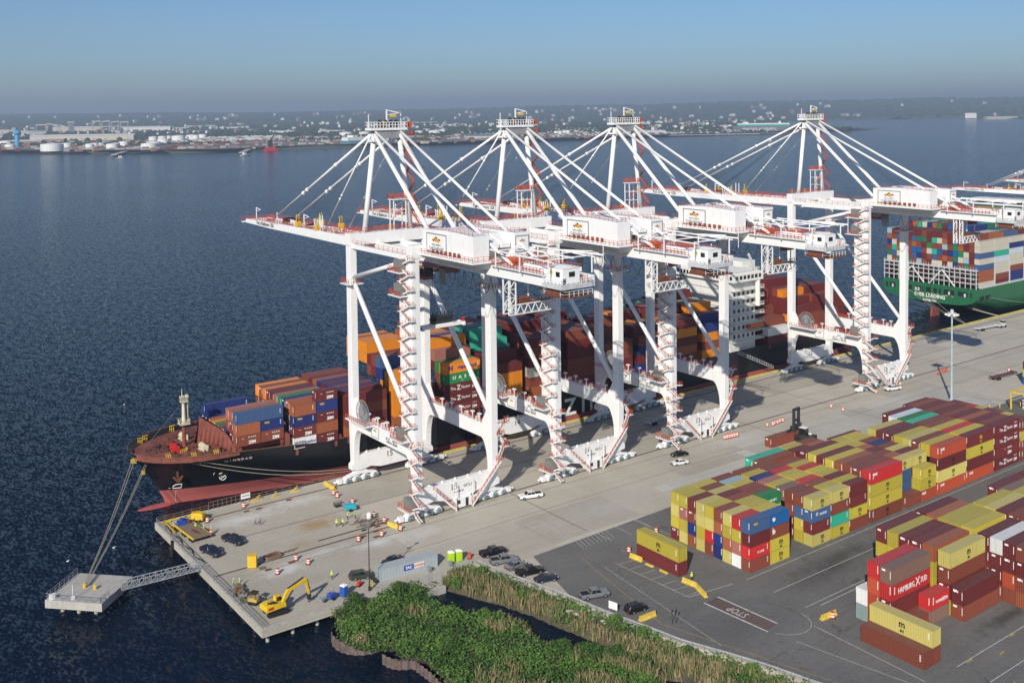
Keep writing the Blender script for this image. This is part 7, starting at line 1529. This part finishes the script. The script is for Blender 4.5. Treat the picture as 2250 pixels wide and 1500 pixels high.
# buildings on the far shore
FW = [M('far_pale_wall', (0.70, 0.69, 0.66), 0.8), M('far_beige_wall', (0.52, 0.47, 0.40), 0.8), M('far_grey_wall', (0.40, 0.41, 0.42), 0.8), M('far_brick_wall', (0.30, 0.19, 0.15), 0.8)]
def hmesh(w_, d_, h_, gable, m):
    mb = MB(); mb.box(-w_/2, w_/2, -d_/2, d_/2, -6, h_); mb.mat(1)
    if gable: mb.prism([(-d_/2-0.6, h_), (d_/2+0.6, h_), (0, h_+d_*0.28)], 'x', -w_/2-0.5, w_/2+0.5)
    else: mb.box(-w_/2+0.3, w_/2-0.3, -d_/2+0.3, d_/2-0.3, h_, h_+0.6); mb.box(-w_/4, -w_/8, -d_/6, d_/6, h_+0.6, h_+2.4)
    mb.mat(2); n = max(2, int(w_/7))
    for k in range(n): x = -w_/2+w_*(k+0.3)/n; mb.box(x, x+w_/n*0.4, -d_/2-0.15, -d_/2, h_*0.3, h_*0.62)
    return mb.mesh('house', [m, M('far_roof_%d' % int(w_*10+d_), rw.choice([(0.55, 0.54, 0.52), (0.22, 0.21, 0.21), (0.35, 0.25, 0.20), (0.62, 0.62, 0.60)]), 0.8), GLASS])
HMS = [hmesh(13, 9, 5, True, FW[0]), hmesh(18, 10, 5, True, FW[0]), hmesh(12, 9, 6, True, FW[1]), hmesh(28, 14, 5, False, FW[0]), hmesh(20, 12, 7, True, FW[3]), hmesh(40, 16, 6, False, FW[2])]
WHERE = {0: 'left of the picture', 1: 'left of the middle', 2: 'right of the middle', 3: 'right of the picture'}
hn = 0
while hn < 290:
    d = rw.choice([rw.uniform(4300, 6500), rw.uniform(5000, 11500)]); ad = rw.uniform(25, 80); a = R(ad); x, y = CAM.x+d*math.cos(a), CAM.y+d*math.sin(a)
    if not inside((x, y), FARP) or (d < 3300 and y < 2900): continue
    if dist((x, y), SH_+SH_[::-1][1:-1]) < 60: continue
    if rw.random() > 0.35+0.65*(math.sin(x*0.004+2)*math.sin(y*0.003) > 0): continue
    o = bpy.data.objects.new('house', rw.choice(HMS)); link(o); s = 0.9+max(0, (d-4000))/5200
    o.location = (x, y, land_z(x, y)+5+(d-3300)*0.0022); o.rotation_euler.z = R(rw.choice((20, 40, 60, 75))+rw.uniform(-8, 8)); o.scale = (s, s, s)
    tag(o, 'small pale house among the trees far across the water', 'house', 'far houses among the trees'); hn += 1
def fbuild(name, x, y, z, label, cat, group=None, rz=0): return empty(name, (x, y, z), R(rz), label, cat, group)
import_dirs = None
def gp(ax, d):                                                # bearing in degrees, distance
    a = R(ax); return CAM.x+d*math.cos(a), CAM.y+d*math.sin(a)
# white storage tanks: bearing, distance, radius, height
TANKW = M('tank_white', (0.78, 0.78, 0.75), 0.5, var=0.04)
ORDL = ORD+['sixteenth', 'seventeenth', 'eighteenth', 'nineteenth', 'twentieth', 'twenty first', 'twenty second', 'twenty third', 'twenty fourth']
TK = [(79.76, 3548, 19, 14), (79.60, 3234, 14, 11), (77.67, 2890, 28, 18), (76.99, 3059, 14, 15), (75.90, 3010, 11, 13), (75.68, 3128, 12, 12), (75.38, 3159, 10, 11), (74.81, 2963, 16, 13), (74.65, 3082, 12, 12), (74.25, 3200, 14, 13), (73.00, 2891, 21, 14), (72.77, 3180, 20, 11), (72.79, 3669, 15, 16), (72.33, 3707, 15, 16), (72.01, 3821, 10, 15), (72.29, 3305, 18, 15), (71.53, 3602, 22, 19), (71.16, 3644, 10, 15), (70.88, 3758, 17, 18), (70.63, 3744, 10, 17), (70.30, 3862, 15, 17), (62.71, 3984, 25, 14), (61.70, 4013, 21, 14), (58.69, 4116, 16, 13), (57.83, 4078, 24, 14), (57.40, 4227, 15, 15), (51.06, 3758, 8, 13), (50.83, 3751, 7, 13), (50.60, 3815, 7, 14), (50.40, 3809, 8, 14)]
for k, (ad, d, r_, h_) in enumerate(TK):
    x, y = gp(ad, d); t = fbuild('storage_tank', x, y, 4, 'white round storage tank on the far shore, %s from the left' % (ORDL[k] if k < 21 else 'past the red dock, %s' % ORD[k-21]), 'storage tank', 'white storage tanks across the water'); mb = MB(); mb.tube((0, 0, 0), (0, 0, h_), r_, 28); mb.build('shell', TANKW, t, smooth=False); mb = MB(); mb.tube((0, 0, h_), (0, 0, h_+r_*0.12), r_*0.985, 28, r_*0.1); mb.build('roof', TANKW, t)
x, y = gp(79.27, 3260); t = fbuild('water_tower', x, y, 3, 'sky blue water tower on the far shore at the left', 'water tower'); FB = M('water_tower_blue', (0.07, 0.36, 0.60), 0.5); MB().tube((0, 0, 0), (0, 0, 38), 6.2, 18, 5.6).build('shaft', FB, t); mb = MB(); mb.tube((0, 0, 38), (0, 0, 43), 6, 18, 10.4); mb.tube((0, 0, 43), (0, 0, 49), 10.4, 18); mb.tube((0, 0, 49), (0, 0, 52), 10.4, 18, 2.5); mb.build('tank', FB, t)
def shed(ad, d, L, dep, h, m, label, rz=-28, cat='warehouse', z=4, roof=None):
    x, y = gp(ad, d); t = fbuild('warehouse', x, y, z, label, cat, 'large sheds across the water', rz); mb = MB(); mb.box(-L/2, L/2, -dep/2, dep/2, -8, h); mb.build('wall', m, t); mb = MB(); mb.prism([(-dep/2-1, h), (dep/2+1, h), (0, h+dep*0.08)], 'x', -L/2-1, L/2+1); mb.build('roof', roof or FW[0], t); mb = MB(); n = max(3, int(L/40))
    for k in range(n): xx = -L/2+L*(k+0.4)/n; mb.box(xx, xx+L/n*0.25, -dep/2-0.3, -dep/2-0.01, 0, h*0.5)
    mb.build('door', FW[2], t)
FBEI = M('shed_beige', (0.56, 0.50, 0.40), 0.85); 
shed(76.15, 4086, 360, 60, 17, FBEI, 'long low beige warehouse nearer the tanks, far left shore'); shed(76.0, 5900, 330, 60, 28, FBEI, 'beige warehouse under the row of conveyor towers, far left'); shed(73.79, 5900, 400, 60, 24, FW[0], 'very long white warehouse right of the conveyor towers'); shed(78.42, 5256, 110, 50, 19, FW[2], 'grey mill building left of the long beige warehouse', roof=FW[2]); shed(79.87, 5600, 60, 40, 22, FBEI, 'pale mill building at the far left edge')
for k, (ad, d, L, h, m) in enumerate(((78.81, 3602, 95, 12, FW[3]), (77.65, 3771, 83, 13, FW[3]), (71.33, 6382, 84, 11, FW[0]), (70.4, 7400, 200, 10, FW[0]), (68.65, 6417, 170, 9, FW[0]), (66.09, 4726, 100, 9, FW[0]), (63.45, 4654, 110, 9, FW[1]), (58.45, 7500, 200, 11, FW[0]), (57.06, 6293, 223, 9, FW[0]), (53.13, 7500, 230, 10, FW[1]), (46.44, 3900, 193, 6, FW[0]), (42.6, 6865, 121, 7, FW[0]), (40.65, 6705, 118, 8, FW[2]), (35.42, 8700, 79, 20, FW[3]), (33.2, 8500, 231, 7, FW[0]), (31.44, 8300, 263, 7, FW[0]), (28.04, 7700, 235, 8, FW[1]))): shed(ad, d, L, 40, h, m, 'flat warehouse across the water, %s of a scattered line from the left' % ORDL[k])
x, y = gp(55.3, 3391); t = fbuild('dock_shed', x, y, 4, 'pale dock shed with a blue roof between the second and third crane tops', 'shed', None, -35); mb = MB(); mb.box(-46, 46, -16, 16, 0, 8); mb.build('wall', FW[1], t); mb = MB(); mb.prism([(-17, 8), (17, 8), (0, 14)], 'x', -47, 47); mb.build('roof', M('shed_roof_blue', (0.10, 0.17, 0.24), 0.6), t)
x, y = gp(29.46, 7750); t = fbuild('hall', x, y, 8, 'bright white block hall on the right far shore', 'hall', None, -50); mb = MB(); mb.box(-36, 36, -20, 20, -5, 30); mb.build('wall', TANKW, t); mb = MB(); mb.box(-37, 37, -21, 21, 30, 32); mb.build('roof', FW[0], t)
# conveyors
for k, (a0, a1, d, z0, z1) in enumerate(((78.4, 77.9, 5700, 50, 50), (77.9, 77.35, 5700, 56, 46), (77.3, 76.8, 5700, 48, 30), (75.75, 75.35, 5800, 60, 66), (75.3, 74.9, 5800, 60, 66), (74.85, 74.45, 5800, 58, 62), (74.4, 74.0, 5800, 58, 58), (80.0, 78.6, 4900, 36, 26))):
    p = Vector((*gp(a0, d), z0)); q = Vector((*gp(a1, d), z1)); t = fbuild('conveyor', p.x, p.y, 0, 'inclined conveyor gallery on trestles, %s of the row at far left' % ORD[k], 'conveyor', 'conveyor galleries at the far left'); o0 = Vector((p.x, p.y, 0)); mb = MB(); mb.bar(p-o0, q-o0, 5, 6); mb.build('gallery', FBEI, t); mb = MB()
    for f in (0.05, 0.95): c = (p-o0).lerp(q-o0, f); mb.bar((c.x, c.y, 0), c, 4)
    mb.build('trestle', FW[2], t)
x, y = gp(76.75, 5700); t = fbuild('silo_tower', x, y, 3, 'dark square silo tower left of the beige warehouse', 'tower'); mb = MB(); mb.box(-12, 12, -12, 12, 0, 56); mb.build('shaft', GREYS, t); mb = MB(); mb.box(-14, 14, -14, 14, 56, 61); mb.build('head', FW[0], t)
# white vehicles and pale clutter on the lots: uncountable
FC = MB()
for k in range(2300):
    if rw.random() < 0.5: ad = rw.uniform(66.2, 71.3); d = 3480+rw.random()*620+(71-ad)*25
    else: ad = rw.uniform(39, 57); d = 3350+rw.random()*1500+(55-ad)*30
    x, y = gp(ad, d); 
    if not inside((x, y), FARP): continue
    FC.mat(0 if rw.random() < (0.85 if ad > 60 else 0.6) else rw.choice((1, 2, 3))); L = rw.uniform(4, 9); x = round(x/9)*9; y = round(y/6)*6; FC.box(x-L/2, x+L/2, y-1.6, y+1.6, 4, 5.4+rw.random()*3.2)
tag(FC.build('parked_vehicles', [TANKW, FW[2], FW[1], PN]), 'rows of white vehicles parked on the lots across the water', 'vehicles', kind='stuff')
FC = MB()
for k in range(900):
    ad = rw.uniform(49, 80.8); d = rw.uniform(2760, 3900); x, y = gp(ad, d)
    if not inside((x, y), FARP): continue
    FC.mat(rw.choice((0, 1, 2, 3))); L = rw.uniform(4, 22); FC.box(x-L/2, x+L/2, y-L/3, y+L/3, 2, 5.5+rw.random()*6)
tag(FC.build('shore_clutter', [FW[2], FW[1], FW[3], RUST]), 'low sheds, heaps and yard clutter along the far shore', 'clutter', kind='stuff')
# far ships
def far_ship(ad, d, L, rz, hm, um, label, z=16, band=None, tall=8):
    x, y = gp(ad, d); t = fbuild('car_carrier', x, y, ZW, label, 'ship', 'ships across the water', rz); f = L/2; mb = MB(); mb.loft([[(-f, -15, 0), (-f, 15, 0), (-f, 16, z), (-f, -16, z)], [(f*0.7, -15, 0), (f*0.7, 15, 0), (f*0.78, 16, z), (f*0.78, -16, z)], [(f*0.93, -1, 0), (f*0.93, 1, 0), (f, 3, z), (f, -3, z)]]); mb.build('hull', hm, t)
    mb = MB(); mb.box(-f+2, f*0.82, -14, 14, z, z+tall); mb.box(f*0.45, f*0.62, -14, 14, z+tall, z+tall+6); mb.box(-f*0.7, -f*0.62, -5, 5, z+tall, z+tall+8); mb.tube((f*0.2, 0, z+tall), (f*0.2, 0, z+tall+14), 1, 6); mb.build('superstructure', um, t)
    if band: mb = MB(); mb.box(-f+1, f*0.83, -16.2, 16.2, z-0.1, z+5); mb.build('band', band, t)
    return t
far_ship(61.6, 3000, 190, 190, M('far_hull_blue', (0.12, 0.28, 0.38), 0.5), SWHITE, 'pale blue hulled car carrier moored across the water behind the first crane top', 17, None, 9)
fs = far_ship(39.9, 4200, 225, 140, M('far_hull_grey', (0.14, 0.15, 0.17), 0.5), SWHITE, 'grey car carrier with a turquoise band behind the fourth crane', 26, M('turquoise_band', (0.03, 0.42, 0.36), 0.5), 9)
put_text('WALLENIUS  WILHELMSEN', 11, LWHITE, (10, 16.6, 13), (-1, 0, 0), (0, 0, 1), fs)
x, y = gp(66.76, 2750); t = fbuild('floating_dock_crane', x, y, ZW, 'red floating crane barge with a dark tower at the far shore', 'crane barge'); mb = MB(); mb.box(-16, 16, -9, 9, -1, 5); mb.box(-12, 11, -7, 7, 5, 10); mb.build('barge', REDP, t); mb = MB(); mb.box(-6, 4, -4, 4, 10, 28); mb.bar((0, 0, 26), (9, 0, 40), 2.5); mb.build('tower', DARK, t)
for k, (ad, d, L, lb) in enumerate(((74.4, 2470, 22, 'small white workboat off the far left shore'), (68.1, 2460, 26, 'flat work barge by the jetty off the far shore'), (39.4, 3050, 30, 'small tug on the water behind the third crane'), (53.3, 2080, 8, 'tiny motor boat on open water left of the second crane'))):
    x, y = gp(ad, d); t = fbuild('boat', x, y, ZW, lb, 'boat', 'small boats', 20*k); mb = MB(); mb.loft([[(-L/2, -L*0.14, -0.5), (-L/2, L*0.14, -0.5), (-L/2, L*0.16, L*0.08), (-L/2, -L*0.16, L*0.08)], [(L*0.2, -L*0.14, -0.5), (L*0.2, L*0.14, -0.5), (L*0.2, L*0.16, L*0.09), (L*0.2, -L*0.16, L*0.09)], [(L*0.45, -0.2, -0.3), (L*0.45, 0.2, -0.3), (L/2, 0.3, L*0.13), (L/2, -0.3, L*0.13)]]); mb.build('hull', FW[2], t); mb = MB(); mb.box(-L*0.25, L*0.05, -L*0.1, L*0.1, L*0.085, L*0.26); mb.build('wheelhouse', TANKW, t)
for k, (ad0, d0, ad1, d1, lb) in enumerate(((74.2, 2780, 74.75, 2580, 'jetty reaching from the far left shore to a mooring head'), (67.9, 2760, 68.3, 2520, 'jetty with pale deck near the red crane barge'), (47.0, 3560, 40.0, 3750, 'long pale pier behind the third crane'), (42.3, 3750, 37.0, 3950, 'long dark trestle pier below the turquoise banded ship'))):
    p = Vector((*gp(ad0, d0), 1.5)); q = Vector((*gp(ad1, d1), 1.5)); t = fbuild('jetty', p.x, p.y, 0, lb, 'jetty', 'jetties across the water'); o0 = Vector((p.x, p.y, 0)); mb = MB(); mb.bar(p-o0, q-o0, 14, 2.2); mb.build('deck', CONCR if k != 3 else GREYS, t); mb = MB()
    for i in range(12): c = (p-o0).lerp(q-o0, i/11); mb.tube((c.x, c.y, -5), (c.x, c.y, 1), 1.0, 6)
    mb.build('pile', DARK, t)
# gulls resting on the water
for k, (x, y) in enumerate(((-33, 3), (-23, 4), (-2, 62), (12, 120))):
    mb = MB(); mb.loft([[(-0.34, -0.02, 0.1), (-0.34, 0.02, 0.1), (-0.34, 0.02, 0.14), (-0.34, -0.02, 0.14)], [(-0.1, -0.12, 0), (-0.1, 0.12, 0), (-0.1, 0.1, 0.22), (-0.1, -0.1, 0.22)], [(0.14, -0.11, 0), (0.14, 0.11, 0), (0.14, 0.08, 0.22), (0.14, -0.08, 0.22)], [(0.24, -0.05, 0.14), (0.24, 0.05, 0.14), (0.24, 0.04, 0.34), (0.24, -0.04, 0.34)], [(0.34, -0.02, 0.24), (0.34, 0.02, 0.24), (0.34, 0.02, 0.3), (0.34, -0.02, 0.3)]])
    o = mb.build('gull', LWHITE); o.location = (x, y, ZW); tag(o, ('white gull floating beside the dolphin', 'white gull floating between dolphin and pier', 'white gull far out on the dark water, nearer', 'white gull far out on the dark water, farther')[k], 'gull', 'gulls on the water')
# the air between here and the far shore
hz = MB().box(-15500, 22000, -15500, 22000, -12, 330).build('haze', (lambda m: m)(bpy.data.materials.new('haze_air')))
hm = hz.data.materials[0]; hm.use_nodes = True; t_ = hm.node_tree; t_.nodes.clear(); out = t_.nodes.new('ShaderNodeOutputMaterial'); pv = t_.nodes.new('ShaderNodeVolumePrincipled')
pv.inputs['Color'].default_value = (0.70, 0.84, 1.0, 1); pv.inputs['Density'].default_value = 1.25e-4; pv.inputs['Anisotropy'].default_value = 0.2
t_.links.new(pv.outputs[0], out.inputs['Volume'])
tag(hz, kind='stuff')
